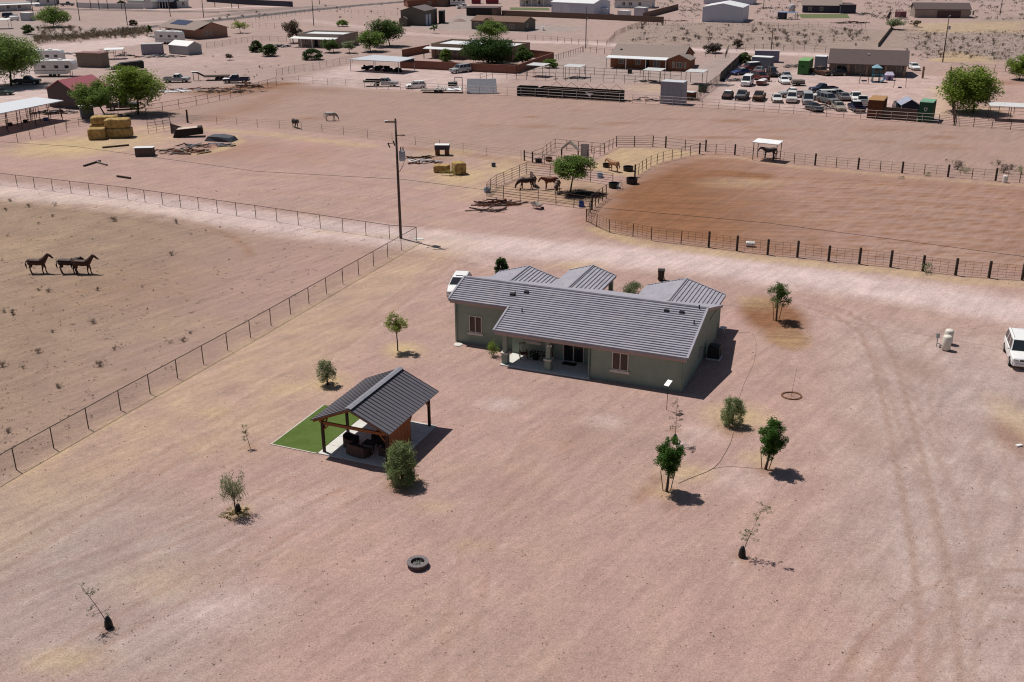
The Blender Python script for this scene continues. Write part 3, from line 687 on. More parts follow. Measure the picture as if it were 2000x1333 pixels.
# flat white internet antenna on a thin pole
sd = thing('antenna', 'flat white rectangular antenna panel on a thin black pole in the yard', 'antenna', P(1302, 801))
h_ = hz((1302, 801), 748)
MB().bar((0, 0, 0), (0, 0, h_ - .05), .022, 8).part('pole', BLACK, sd)
MB().box(0, -.06, h_, .36, .60, .035, R(-38), Matrix.Rotation(R(22), 3, 'X')).part('panel', mat('white_panel', (.9, .9, .9), rough=.4, var=.02), sd)

# pair of cream pressure tanks and a control post
for (x, y), lb in (((1847, 684), 'nearer cream pressure tank of the pair by the drive'), ((1851, 672), 'farther cream pressure tank standing just behind the other')):
    t_ = thing('pressure_tank', lb, 'tank', P(x, y), 0, 'cream pressure tanks')
    MB().lathe([(.001, .06), (.30, .06), (.34, .12), (.34, 1.12), (.30, 1.2), (.16, 1.26), (.001, 1.28)], 20).part('tank_body', mat('cream_tank', (.70, .66, .58), rough=.5, var=.06), t_, smooth=True)
    MB().lathe([(.26, 0), (.26, .06)], 16).part('base', BLACK, t_)
t_ = thing('control_box', 'small grey pump control box on a post left of the tanks', 'control box', P(1829, 677))
MB().bb(-.13, -.06, .75, .13, .08, 1.12).part('box', STEEL, t_); MB().bar((0, 0, 0), (0, 0, .75), .035).part('post', STEEL, t_)
mb = MB(); mb.tube([(0, -.02, .3), (.2, -.1, .25), (.35, -.15, .1)], .03); mb.lathe([(.07, 0), (.07, .25), (.001, .26)], 10, (.15, -.3, 0)); mb.part('pipe', STEEL, t_)

# wheeled bin behind the house
t_ = thing('wheeled_bin', 'dark brown wheeled rubbish bin standing on the dirt behind the house', 'bin', P(1291, 548), R(-10))
BIN = mat('dark_brown_bin', (.028, .02, .018), rough=.5)
MB().add([(-.25, -.27, .08), (.25, -.27, .08), (.25, .25, .08), (-.25, .25, .08), (-.31, -.36, 1.0), (.31, -.36, 1.0), (.31, .36, 1.0), (-.31, .36, 1.0)],
         [(3, 2, 1, 0), (4, 5, 6, 7), (0, 1, 5, 4), (1, 2, 6, 5), (2, 3, 7, 6), (3, 0, 4, 7)]).part('bin_body', BIN, t_)
MB().bb(-.33, -.38, 1.004, .33, .38, 1.07).part('lid', BIN, t_)
for s in (-1, 1): MB().tube([(s * .28, .3, .12), (s * .33, .3, .12)], .12, 12).part('wheel', BLACK, t_)
# drip hose lying on the yard
HOSE = mat('dark_drip_hose', (.17, .115, .095), rough=.8)
def hose(pts, label, r_=.016):
    w_ = [P(*p) + Vector((0, 0, r_)) for p in pts]; q = []
    for i in range(len(w_) - 1):
        p0 = w_[max(i - 1, 0)]; p1 = w_[i]; p2 = w_[i + 1]; p3 = w_[min(i + 2, len(w_) - 1)]
        for k in range(6):
            s = k / 6; q.append(.5 * ((2 * p1) + (-p0 + p2) * s + (2 * p0 - 5 * p1 + 4 * p2 - p3) * s * s + (-p0 + 3 * p1 - 3 * p2 + p3) * s ** 3))
    q.append(w_[-1]); o = w_[0].copy(); o.z = 0
    MB().tube([v - o for v in q], r_, 5).one('hose', HOSE, label, 'hose', o)
hose([(1432, 845), (1428, 862), (1418, 882), (1404, 905), (1385, 920), (1350, 934), (1325, 945)], 'dark drip hose curving between the two staked dark green trees')
hose([(1406, 655), (1440, 650), (1468, 652), (1476, 665), (1476, 690), (1470, 715), (1458, 740), (1448, 765), (1440, 790)], 'drip hose running from the house corner to the bush beyond the shadow', .010)
hose([(1386, 918), (1420, 912), (1470, 915), (1492, 917)], 'short thin branch hose leading to the right staked tree', .010)
# small planter valve and hose reel by the left wing
t_ = MB().lathe([(.001, 0), (.34, 0), (.36, .05), (.2, .10), (.001, .09)], 16).one('splash_block', CONCRETE, 'pale round splash dish at the left corner of the house', 'drain dish', P(895, 674), 0)

# ================================================================ VEGETATION
def leafmat(key, c, isl=.40, tr=.45): return mat(key, c, rough=.75, var=.22, scale=.9, island=isl, transl=tr, spec=.15)
L_MESQ = leafmat('mesquite_leaf', (.165, .245, .060)); L_BRIGHT = leafmat('bright_green_leaf', (.205, .290, .050))
L_DARK = leafmat('dark_green_leaf', (.045, .090, .022)); L_MID = leafmat('mid_green_leaf', (.090, .145, .040)); L_OLIVE = leafmat('dusty_olive_leaf', (.26, .30, .17))
L_DRY = leafmat('dry_brown_twig', (.155, .115, .085), tr=.1); L_GREY = leafmat('grey_brush', (.140, .115, .098), tr=.1); L_TAN = leafmat('tan_brush', (.21, .165, .11), tr=.1)
L_BUSH = leafmat('feathery_green_leaf', (.235, .30, .135)); L_OAK = leafmat('deep_glossy_leaf', (.068, .150, .028)); L_YEL = leafmat('yellow_green_leaf', (.27, .33, .08)); L_FADE = leafmat('faded_green_leaf', (.23, .27, .14))
BARK = mat('grey_brown_bark', (.085, .065, .05), rough=.95, var=.25, scale=4); BARKD = mat('dark_bark', (.04, .032, .027), rough=.95, var=.25, scale=4)
STAKE = mat('tree_stake', (.11, .07, .045), rough=.9)
def leaves(centres, n_each, sig, leaf, rg, aspect=.5, upright=0.0):
    C = np.repeat(np.asarray(centres, float), n_each, 0); S = np.repeat(np.asarray(sig, float).reshape(len(centres), -1), n_each, 0)
    d = rg.normal(size=C.shape); d /= np.linalg.norm(d, axis=1, keepdims=True) + 1e-9
    c = C + d * (rg.random((len(C), 1)) ** .45) * S
    a = rg.normal(size=C.shape); a[:, 2] = a[:, 2] * .7 + upright; a /= np.linalg.norm(a, axis=1, keepdims=True) + 1e-9
    if not upright: a[:, 2] *= .5; a /= np.linalg.norm(a, axis=1, keepdims=True)
    b_ = rg.normal(size=C.shape)
    if not upright: b_[:, 2] *= .5
    b_ -= a * (b_ * a).sum(1, keepdims=True); b_ /= np.linalg.norm(b_, axis=1, keepdims=True) + 1e-9
    s = leaf * rg.uniform(.6, 1.35, (len(C), 1)); a = a * s * .5; b_ = b_ * s * .5 * aspect
    V = np.stack([c - a - b_ * .4, c - a * .1 - b_, c + a, c - a * .1 + b_], 1).reshape(-1, 3)
    return V, np.arange(len(V)).reshape(-1, 4)
def crown_centres(rx, ry, rz, zc, k, rg, ox=0, oy=0, shape=0.0, low=False):
    out = []
    while len(out) < k:
        if low:                                                   # bush: widest a little below the middle and still broad at the ground
            p2 = rg.uniform(-.95, 1.0); e = math.sqrt(max(0.03, 1 - ((p2 + .3) / 1.32) ** 2)); a = rg.uniform(0, 6.283); q = math.sqrt(rg.uniform(.1, 1))
            out.append((ox + .86 * rx * e * q * math.cos(a), oy + .86 * ry * e * q * math.sin(a), zc + p2 * rz * .92)); continue
        d = rg.normal(size=3); d /= np.linalg.norm(d); r_ = rg.uniform(.55, 1.0) if rg.random() < .72 else rg.uniform(0, .55)
        p = d * r_
        if not low and p[2] < -.55 and rg.random() < .5: continue
        f = 1 + shape * p[2]
        out.append((ox + p[0] * rx * f, oy + p[1] * ry * f, zc + p[2] * rz))
    return out
def tree(name, label, base, box, lm, bark=BARK, leaf=.16, clumps=26, per=70, sub=.34, cat='tree', stems=1, thin=1.0, group=None, seed=1, shape=0.0, stakes=0, upright=0.0, aspect=.5, hang=0.0, lift=0.0, low=False):
    """base = ground pixel, box = (x0, x1, y_top, y_bottom) of the crown in the photograph"""
    rg = np.random.default_rng(seed); rnd = random.Random(seed)
    g = P(*base); s = ppm(base); zt = hz(base, box[2]); zb_ = max(hz(base, box[3]), .02) if box[3] < base[1] else .02
    rx = (box[1] - box[0]) / 2 / s; ox = ((box[0] + box[1]) / 2 - base[0]) / s; rz = (zt - zb_) / 2; zc = (zt + zb_) / 2
    root = thing(name, label, cat, g, 0, group)
    rx *= 1.06; cs = crown_centres(rx * (1 - sub * .45), rx * (1 - sub * .45), rz * (1 - sub * .35), zc, int(clumps * 1.25), rg, ox, 0, shape, low)
    sg = [(rx * sub * rnd.uniform(.7, 1.25), rx * sub * rnd.uniform(.7, 1.25), min(rz, rx) * sub * rnd.uniform(.7, 1.2) + hang * rz) for _ in cs]
    V, F_ = leaves(cs, int(per * (1.35 if upright else 1.75 if base[1] > 500 else 1.7)), sg, leaf * 1.12, rg, aspect, upright)
    if upright:                                                   # long feathery shoots that break the outline
        V2, F2 = leaves(cs, max(6, per // 3), [tuple(q * 1.5 for q in s_) for s_ in sg], leaf * 2.6, rg, .09, upright); F_ = np.vstack([F_, F2 + len(V)]); V = np.vstack([V, V2])
    V[:, 2] = np.maximum(V[:, 2], .03)
    link('crown', np_mesh('crown', V, F_), lm, root)
    mb = MB(); r0 = max(.016, .022 * zt) * thin
    for k in range(stems):
        a = rnd.uniform(0, 6.28); q0 = Vector((math.cos(a) * .04 * k, math.sin(a) * .04 * k, 0))
        fork = Vector((ox * .45 + rnd.uniform(-.1, .1) * rx, rnd.uniform(-.1, .1) * rx, max(zb_ + .18 * (zt - zb_), zt * .28)))
        mb.tube([q0, q0.lerp(fork, .5) + Vector((rnd.uniform(-.03, .03), 0, 0)), fork], [r0 * 1.15, r0, r0 * .8], 7)
        for c_ in rnd.sample(cs, min(len(cs), 9 if stems == 1 else 5)):
            c_ = Vector(c_); m_ = fork.lerp(c_, .5) + Vector((0, 0, .08 * rz)); mb.tube([fork, m_, c_], [r0 * .55, r0 * .35, r0 * .12], 5)
    mb.part('trunk', bark, root)
    for k in range(stakes):
        a = (0.2, 2.6, 4.4)[k]; x = math.cos(a) * .34 * (1 if k else 1); y = math.sin(a) * .3
        MB().bar((x * .7, y * .7, 0), (x * 1.35 + ox * .2, y * 1.35, zb_ + .55), .028, 6).part('stake', STAKE, root)
    return root
# yard trees and bushes
tree('staked_tree', 'dense dark green staked tree nearest the camera, right of the fire pit', (1302, 960), (1275, 1331, 851, 940), L_OAK, BARK, .10, 60, 75, .30, stakes=2, seed=11, shape=.28)
tree('staked_tree', 'dense dark green staked tree at the right of the yard, below the round dusty bush', (1495, 917), (1475, 1531, 817, 899), L_OAK, BARK, .10, 60, 75, .30, stakes=2, seed=12, shape=.22)
tree('staked_tree', 'small dark leafy staked tree in the brown grass ring behind the house corner', (1516, 627), (1493, 1544, 549, 603), L_MID, BARK, .11, 34, 55, .30, stakes=3, seed=13)
tree('small_tree', 'round bright leafy young tree with a thin pale trunk left of the house', (777, 686), (753, 799, 611, 656), L_YEL, BARK, .11, 30, 46, .30, seed=14, thin=.7)
tree('small_tree', 'small dusty green multi stemmed tree above the pavilion turf', (641, 752), (616, 661, 703, 748), L_FADE, BARKD, .09, 36, 50, .30, stems=4, low=True, seed=15, thin=.6)
tree('bush', 'large feathery dusty green bush at the front right corner of the pavilion', (786, 944), (750, 822, 864, 946), L_BUSH, BARKD, .15, 96, 46, .22, 'bush', stems=4, seed=16, thin=.5, upright=.9, aspect=.24, shape=-.12, low=True)
tree('bush', 'round dusty green bush in dry grass at the right of the house shadow', (1430, 830), (1404, 1456, 772, 834), L_BUSH, BARKD, .13, 56, 42, .24, 'bush', stems=4, seed=17, thin=.5, upright=.9, aspect=.24, low=True)
tree('bush', 'grey green spiky bush just behind the house roof', (1236, 588), (1212, 1260, 552, 590), L_OLIVE, BARKD, .15, 32, 50, .3, 'bush', stems=3, seed=18, thin=.5, upright=1.2, aspect=.22, low=True)
tree('shrub', 'dark upright column shaped shrub behind the left roof end', (981, 548), (964, 997, 501, 552), L_DARK, BARKD, .12, 46, 60, .32, 'shrub', seed=19, low=True)
tree('shrub', 'small bright green leafy plant at the foot of the patio corner post', (965, 696), (950, 979, 662, 697), L_BRIGHT, BARKD, .12, 12, 26, .4, 'plant', stems=3, seed=20, thin=.5, upright=.8, aspect=.3)
tree('weeping_tree', 'small drooping weeping tree with a black bag at its foot, left of the pavilion', (462, 1004), (435, 488, 924, 985), L_FADE, BARK, .17, 28, 26, .26, stems=1, seed=21, thin=.7, upright=1.6, aspect=.1, hang=.25)
GROUNDC = mat('dry_ground_cover', (.19, .15, .05), rough=.95, island=.4)
rg_ = np.random.default_rng(8)
V_, F__ = leaves([(rg_.normal() * .38, rg_.normal() * .3, .05) for _ in range(26)], 22, [(.18, .18, .07)] * 26, .1, rg_)
V_[:, 2] = np.abs(V_[:, 2])
o = link('dry_grass_tuft', np_mesh('dry_grass_tuft', V_, F__), GROUNDC); o.location = P(466, 1003); tag(o, 'yellowish dry grass tuft round the foot of the weeping tree', 'grass tuft')
BAG = mat('black_watering_bag', (.012, .012, .014), rough=.5)
def sapling(label, base, tip, leaf_m, nleaf, bag=True, lean=0.0, seed=1, spread=.35, twigs=12, lsize=.08, rad=.02, name='sapling'):
    rnd = random.Random(seed); rg = np.random.default_rng(seed); g = P(*base); s = ppm(base); h = hz(base, tip[1]); dx = (tip[0] - base[0]) / s
    root = thing(name, label, 'sapling', g)
    mb = MB(); path = [Vector((dx * (t_ ** 1.3), 0, h * t_)) for t_ in (0, .25, .5, .75, 1)]
    mb.tube(path, [rad, rad * .9, rad * .7, rad * .5, rad * .2], 6); cs = []
    for k in range(twigs):
        t_ = rnd.uniform(.32, 1); b0 = Vector((dx * (t_ ** 1.3), 0, h * t_)); e = b0 + Vector((rnd.uniform(-1, 1) * spread, rnd.uniform(-1, 1) * spread, rnd.uniform(-.1, .45) * spread * 1.4))
        mb.tube([b0, e], [rad * .45, rad * .15], 4); cs += [b0.lerp(e, q) for q in (.55, .85, 1.0)]
    mb.part('trunk', BARK, root)
    if nleaf:
        V, F_ = leaves(cs, nleaf, [(.10, .10, .10)] * len(cs), lsize, rg); link('crown', np_mesh('crown', V, F_), leaf_m, root)
    if bag: MB().lathe([(.001, 0), (.17, .0), (.21, .10), (.17, .4), (.07, .66), (.001, .67)], 12).part('watering_bag', BAG, root, smooth=True)
    return root
sapling('half bare sapling with a black bag, leaning right, low in the right yard', (1449, 1088), (1484, 988), L_FADE, 10, seed=31, spread=.45, twigs=20)
sapling('half bare sapling with a black watering bag right beside the flat antenna pole', (1318, 866), (1318, 782), L_TAN, 8, seed=32, spread=.4, twigs=20)
sapling('half bare sapling with a black watering bag, leaning left, in the lower left corner', (213, 1226), (170, 1140), L_MID, 6, seed=33, spread=.55, twigs=15, lsize=.07)
sapling('tiny leafy sapling without a bag left of the green turf', (489, 876), (478, 832), L_MID, 9, bag=False, seed=34, spread=.28, twigs=9)
sapling('bare stick like sapling in a ring of dug soil on the right', (1546, 774), (1551, 716), L_DRY, 0, bag=False, seed=35, spread=.15, twigs=5, rad=.012)
MB().lathe([(.001, 0), (.13, 0), (.15, .25), (.11, .5), (.001, .5)], 10).one('watering_bag', BAG, 'black watering bag at the foot of the weeping tree', 'watering bag', P(466, 1000))
DIRT = mat('dug_soil', (.17, .085, .05), rough=1, var=.3, scale=6, bump=.5)
mb = MB(); random.seed(4)
for k in range(26):
    a = k / 26 * 6.283; mb.box(math.cos(a) * .68, math.sin(a) * .62, .03, .2, .13, .07, a + 1.57, Matrix.Rotation(random.uniform(-.4, .4), 3, 'X'))
mb.one('soil_ring', DIRT, 'ring of dug brown soil round the bare stick sapling', 'soil ring', P(1546, 774))

# trees of the ranches beyond
FT = [
 ('mesquite_tree', 'round feathery green tree inside the horse pen', (1114, 376), (1073, 1160, 301, 353), L_MESQ, .22, 60, 80, 1),
 ('mesquite_tree', 'big bright green tree at the far right of the wrecked car yard', (1901, 220), (1836, 1944, 126, 216), L_BRIGHT, .34, 100, 100, 2),
 ('mesquite_tree', 'green tree cut by the right edge of the picture', (1990, 156), (1963, 2030, 106, 152), L_BRIGHT, .34, 46, 70, 3),
 ('mesquite_tree', 'darker green of the two trees beside the red roofed barn', (209, 231), (146, 230, 156, 220), L_MESQ, .30, 66, 80, 4),
 ('mesquite_tree', 'taller bright green tree right of the red roofed barn', (270, 223), (212, 324, 125, 212), L_BRIGHT, .32, 92, 95, 5),
 ('mesquite_tree', 'large green tree shading a parked truck at the left edge', (22, 168), (-44, 88, 66, 153), L_MESQ, .34, 140, 110, 6),
 ('mesquite_tree', 'broad dark green tree beside the gravel drive at the far left', (103, 53), (73, 141, 12, 50), L_MESQ, .42, 56, 70, 7),
 ('round_shrub', 'small round green bush left of the gravel drive', (57, 68), (42, 68, 49, 67), L_MID, .34, 26, 44, 8),
 ('mesquite_tree', 'big dark tree filling the courtyard of the flat roofed house', (955, 125), (903, 1006, 68, 124), L_DARK, .36, 90, 100, 9),
 ('palo_verde_tree', 'pale green feathery tree behind the flat roofed house', (960, 80), (929, 992, 41, 76), L_MESQ, .36, 54, 70, 10),
 ('mesquite_tree', 'dark tree at the right corner of the courtyard wall', (1022, 127), (998, 1042, 90, 126), L_MID, .32, 36, 64, 11),
 ('round_shrub', 'bright green bush inside the courtyard near the porch', (870, 121), (856, 884, 96, 121), L_MESQ, .30, 26, 50, 12),
 ('round_shrub', 'low green bush outside the right courtyard wall', (1074, 133), (1058, 1091, 115, 134), L_MESQ, .28, 30, 50, 13),
 ('round_shrub', 'left of two dark green bushes in the open lot', (500, 102), (487, 515, 80, 103), L_DARK, .28, 34, 55, 14),
 ('round_shrub', 'right of two dark green bushes in the open lot', (526, 110), (507, 546, 87, 111), L_DARK, .28, 38, 60, 15),
 ('round_shrub', 'dark green round bush before the white porch house', (609, 117), (588, 633, 96, 118), L_DARK, .28, 40, 60, 16),
 ('palo_verde_tree', 'pale yellow green sparse tree right of the house with a solar panel', (470, 65), (450, 488, 40, 58), L_YEL, .32, 22, 30, 17),
 ('dry_tree', 'tall dry brown tree left of the white porch house', (573, 84), (553, 592, 37, 80), L_DRY, .36, 36, 50, 18),
 ('mesquite_tree', 'small round tree near the right end of the white porch', (652, 103), (627, 668, 75, 99), L_MID, .30, 30, 55, 19),
 ('mesquite_tree', 'small grey green tree right of the white porch house', (683, 104), (664, 698, 78, 99), L_OLIVE, .28, 26, 44, 20),
 ('mesquite_tree', 'rounded green tree between the white porch house and the carport', (724, 101), (697, 753, 60, 97), L_MESQ, .34, 50, 70, 21),
 ('mesquite_tree', 'tallest dark green tree right of the white porch house', (762, 91), (717, 789, 34, 86), L_MID, .36, 66, 80, 22),
 ('round_shrub', 'green bush beyond the back of the white porch house', (668, 52), (655, 684, 39, 52), L_MESQ, .34, 22, 40, 23),
 ('round_shrub', 'green bush at the dark panel wall of the car yard', (1455, 123), (1441, 1469, 103, 123), L_MID, .30, 28, 50, 24),
 ('palo_verde_tree', 'grey green two stemmed tree on the diagonal board fence', (1746, 58), (1726, 1770, 34, 55), L_OLIVE, .36, 32, 44, 25),
 ('palo_verde_tree', 'small pale round tree in the dry grass before the far tan house', (1785, 53), (1776, 1799, 39, 51), L_TAN, .34, 18, 30, 26),
 ('round_shrub', 'dark bush before the far white wall at the top left', (238, 14), (228, 250, 2, 14), L_DARK, .4, 18, 40, 27),
 ('round_shrub', 'round brown bush beside a utility pole at the upper left', (260, 50), (251, 269, 39, 50), L_DRY, .34, 22, 44, 28),
 ('round_shrub', 'small green shrub at the left corner of the house with a solar panel', (293, 65), (286, 299, 49, 65), L_MID, .3, 14, 34, 29),
 ('dry_tree', 'bare grey shrub standing alone in the open lot', (449, 118), (438, 457, 104, 116), L_GREY, .26, 14, 24, 30),
 ('young_tree', 'thin young tree before the brown metal barn', (848, 66), (840, 856, 48, 60), L_MID, .3, 10, 34, 31),
 ('dry_tree', 'wide dry bush behind the orange brick house', (1392, 104), (1372, 1410, 82, 104), L_GREY, .34, 34, 46, 32),
 ('dry_tree', 'greenish dry bush right of the orange brick house', (1440, 94), (1428, 1452, 76, 92), L_DRY, .34, 22, 36, 33),
]
for (nm, lb, base, box, lm, lf, cl, pe, sd_) in FT:
    tree(nm, lb, base, box, lm, BARKD, lf, cl, pe, .30, 'tree' if 'tree' in nm else 'bush', seed=100 + sd_, stems=1 if 'tree' in nm else 3, low='tree' not in nm, thin=.9 if 'tree' in nm else .5)

# dry desert scrub: one object each, copies of a few kinds
def scrub_mesh(seed, lm, n=14, leaf=.20, h=.8, up=1.2):
    rg = np.random.default_rng(seed); rnd = random.Random(seed)
    cs = [(rg.normal() * .34, rg.normal() * .34, h * rnd.uniform(.25, .85)) for _ in range(n)]
    V, F_ = leaves(cs, 20, [(.24, .24, .22)] * n, leaf, rg, .16, up); V[:, 2] = np.maximum(V[:, 2], 0)
    tw = []
    for c_ in cs:                                                # stems
        d = np.array(c_); e = np.array([-d[1], d[0], 0]); e = e / (np.linalg.norm(e) + 1e-6) * .018
        tw.append(np.array([-e, e, d + e * .5, d - e * .5]))
    V = np.vstack([V] + tw); F_ = np.arange(len(V)).reshape(-1, 4); me = np_mesh('dry_scrub', V, F_); me.materials.append(lm); return me
SCR = [scrub_mesh(1, L_GREY), scrub_mesh(2, L_DRY, 18), scrub_mesh(3, L_GREY, 10, .16), scrub_mesh(4, L_TAN, 16), scrub_mesh(5, L_OLIVE, 14)]
def scrub(px, py, s, k, label, group, rz=None):
    o = bpy.data.objects.new('dry_scrub', SCR[k]); COL.objects.link(o); o.location = P(px, py); o.scale = (s, s, s * random.uniform(.8, 1.15)); o.rotation_euler = (0, 0, random.uniform(0, 6.28))
    return tag(o, label, 'shrub', group)
random.seed(21)
for (x, y, s) in ((20, 394, .9), (107, 402, 1.3), (57, 405, .8), (103, 424, .7), (223, 432, 1.3), (344, 436, .9), (12, 412, .7), (75, 438, .5), (16, 462, .8), (5, 510, .7), (95, 571, .9), (76, 568, .6), (190, 568, .7), (8, 611, .7), (26, 615, 1.0), (182, 632, 1.0), (74, 689, .9), (4, 716, 1.0), (196, 716, 1.0), (332, 670, 1.0), (357, 667, .9), (115, 758, .8), (17, 845, .8), (277, 562, .6), (373, 459, .7), (335, 499, .9), (402, 452, .4), (103, 650, .6), (430, 445, .4), (45, 720, .5), (372, 652, .6), (224, 684, .5), (300, 640, .4)):
    scrub(x, y, s * .62, random.choice((0, 0, 2, 1)), 'low dry grey tuft in the left horse pasture', 'dry tufts in the left pasture')
for (x, y, s) in ((1760, 350, .8), (1810, 344, 1.0), (1870, 332, 1.9), (1885, 338, 1.4), (1960, 338, 2.0), (1975, 332, 1.2), (1995, 340, 1.5), (1950, 322, 1.0)):
    scrub(x, y, s * .8, random.choice((0, 4, 0)), 'grey dry bush along the far arena fence', 'dry bushes along the arena fence')
scrub(1808, 533, 1.1, 4, 'single greenish brown bush at the foot of the near arena fence', None)
rg = np.random.default_rng(77)
AREAS = [(70, 292, 58, 78, 46, (1, 3, 0), 1.9, 'tan dry brush in the row along the ditch at the upper left', 'dry brush row at the upper left'),
         (1230, 1500, 48, 84, 62, (0, 1, 0, 2), 1.4, 'dry grey brown scrub on the open ground behind the orange brick house', 'desert scrub behind the brick house'),
         (1500, 1700, 58, 92, 40, (0, 1, 0), 1.6, 'dry brown scrub behind the brown roofed house', 'desert scrub behind the brown roofed house'),
         (1770, 2000, 62, 116, 62, (0, 0, 1, 2), 1.3, 'low grey scrub on the gravel flat at the upper right', 'desert scrub at the upper right'),
         (600, 780, 8, 36, 14, (1, 0), 1.0, 'small brown tuft in the bare lot by the paved road', 'tufts by the paved road'),
         (410, 540, 25, 45, 12, (1, 0), 1.2, 'small brown shrub on the verge of the paved road', 'shrubs on the road verge'),
         (400, 560, 112, 158, 16, (2, 0), .7, 'small bare twig bush in the fenced lot by the blue pickup', 'twig bushes in the fenced lot')]
for x0, x1, y0, y1, n_, kinds, s, lb, gr in AREAS:
    for i in range(n_):
        scrub(rg.uniform(x0, x1), rg.uniform(y0, y1), s * .8 * rg.uniform(.5, 1.4), kinds[i % len(kinds)], lb, gr)
Vs = []
for i in range(420):                                              # the thick row of dead brush along the ditch
    x = rg.uniform(66, 292); y = np.interp(x, [66, 150, 292], [80, 74, 62]) + rg.normal() * 3.2; g = P(x, y); s = rg.uniform(.5, 1.25)
    V, F_ = leaves([(g.x + rg.normal() * .4, g.y + rg.normal() * .4, rg.uniform(.2, 1.0) * s) for _ in range(4)], 9, [(.55 * s, .55 * s, .5 * s)] * 4, .45, rg, .25, 1.2); V[:, 2] = np.maximum(V[:, 2], .02); Vs.append(V)
V = np.vstack(Vs); o = link('dead_brush', np_mesh('dead_brush', V, np.arange(len(V)).reshape(-1, 4)), L_TAN); tag(o, 'thick row of dead tan brush along the ditch at the upper left', 'brush', kind='stuff')
# the far-off scrub beyond, one mass
Vs = []; 
for i in range(2300):
    x, y = (rg.uniform(1180, 2010), rg.uniform(-12, 40)) if i < 900 else (rg.uniform(1235, 1690), rg.uniform(48, 92)) if i < 1500 else (rg.uniform(1765, 2010), rg.uniform(60, 118))
    if 1600 < x < 1790 and y > 84: continue
    if y < 46 and (1370 < x < 1480 or 1560 < x < 1690 or (1780 < x < 1900 and y > 4)) or x < 1330 and 18 < y < 40: continue
    g = P(x, y); s = rg.uniform(.5, 1.3) if i < 900 else rg.uniform(.2, .6)
    V, F_ = leaves([(g.x + rg.normal() * .5, g.y + rg.normal() * .5, .35 * s) for _ in range(3)], 5, [(.5 * s, .5 * s, .4 * s)] * 3, .5 * s, rg, .35, .8); Vs.append(V)
V = np.vstack(Vs); o = link('desert_scrub', np_mesh('desert_scrub', V, np.arange(len(V)).reshape(-1, 4)), L_GREY); tag(o, 'mass of low grey scrub on the desert flat beyond the last houses', 'scrub', kind='stuff')
# loose stones and clods over the yard and pasture
Vs = []; Fs = []; cube = np.array([(-1, -1, -.2), (1, -1, -.2), (1, 1, -.2), (-1, 1, -.2), (-.7, -.7, 1), (.6, -.7, 1), (.7, .6, 1), (-.6, .7, 1)], float); cf = np.array([(4, 5, 6, 7), (0, 1, 5, 4), (1, 2, 6, 5), (2, 3, 7, 6), (3, 0, 4, 7)])
for i in range(4600):
    x, y = rg.uniform(-60, 2060), 400 + 980 * rg.random() ** .8
    g = P(x, y); s = .010 + .032 * rg.random() ** 5; a = rg.uniform(0, 6.28); c_, q = math.cos(a), math.sin(a)
    v = cube * s * np.array([rg.uniform(.7, 1.6), rg.uniform(.7, 1.3), rg.uniform(.5, 1)]); v = np.stack([v[:, 0] * c_ - v[:, 1] * q + g.x, v[:, 0] * q + v[:, 1] * c_ + g.y, v[:, 2]], 1)
    Fs.append(cf + 8 * len(Vs)); Vs.append(v)
o = link('loose_stones', np_mesh('loose_stones', np.vstack(Vs), np.vstack(Fs)), mat('field_stone', (.21, .145, .115), rough=1, island=.6)); tag(o, 'scattered small stones and clods over the bare dirt', 'stones', kind='stuff')

Vs = []
for i in range(2300):                                             # tiny dry weeds and droppings, thickest in the left pasture
    if i < 1500: x, y = rg.uniform(-30, 760), 366 + 620 * rg.random()
    else: x, y = rg.uniform(0, 2000), rg.uniform(470, 1330)
    if i < 1500 and y > 480 + (760 - x) * .60: continue
    g = P(x, y); s = rg.uniform(.05, .16) * (.62 if i < 1500 else .34)
    V, F_ = leaves([(g.x + rg.normal() * s * 1.6, g.y + rg.normal() * s * 1.6, s * .4) for _ in range(3)], 3, [(s, s, s * .5)] * 3, s * 1.5, rg, .3, .5); V[:, 2] = np.maximum(V[:, 2], .008); Vs.append(V)
V = np.vstack(Vs); o = link('dry_weeds', np_mesh('dry_weeds', V, np.arange(len(V)).reshape(-1, 4)), leafmat('dark_dry_weed', (.150, .110, .080), tr=.1)); tag(o, 'tiny dry weeds and droppings scattered over the pasture and yard', 'weeds', kind='stuff')

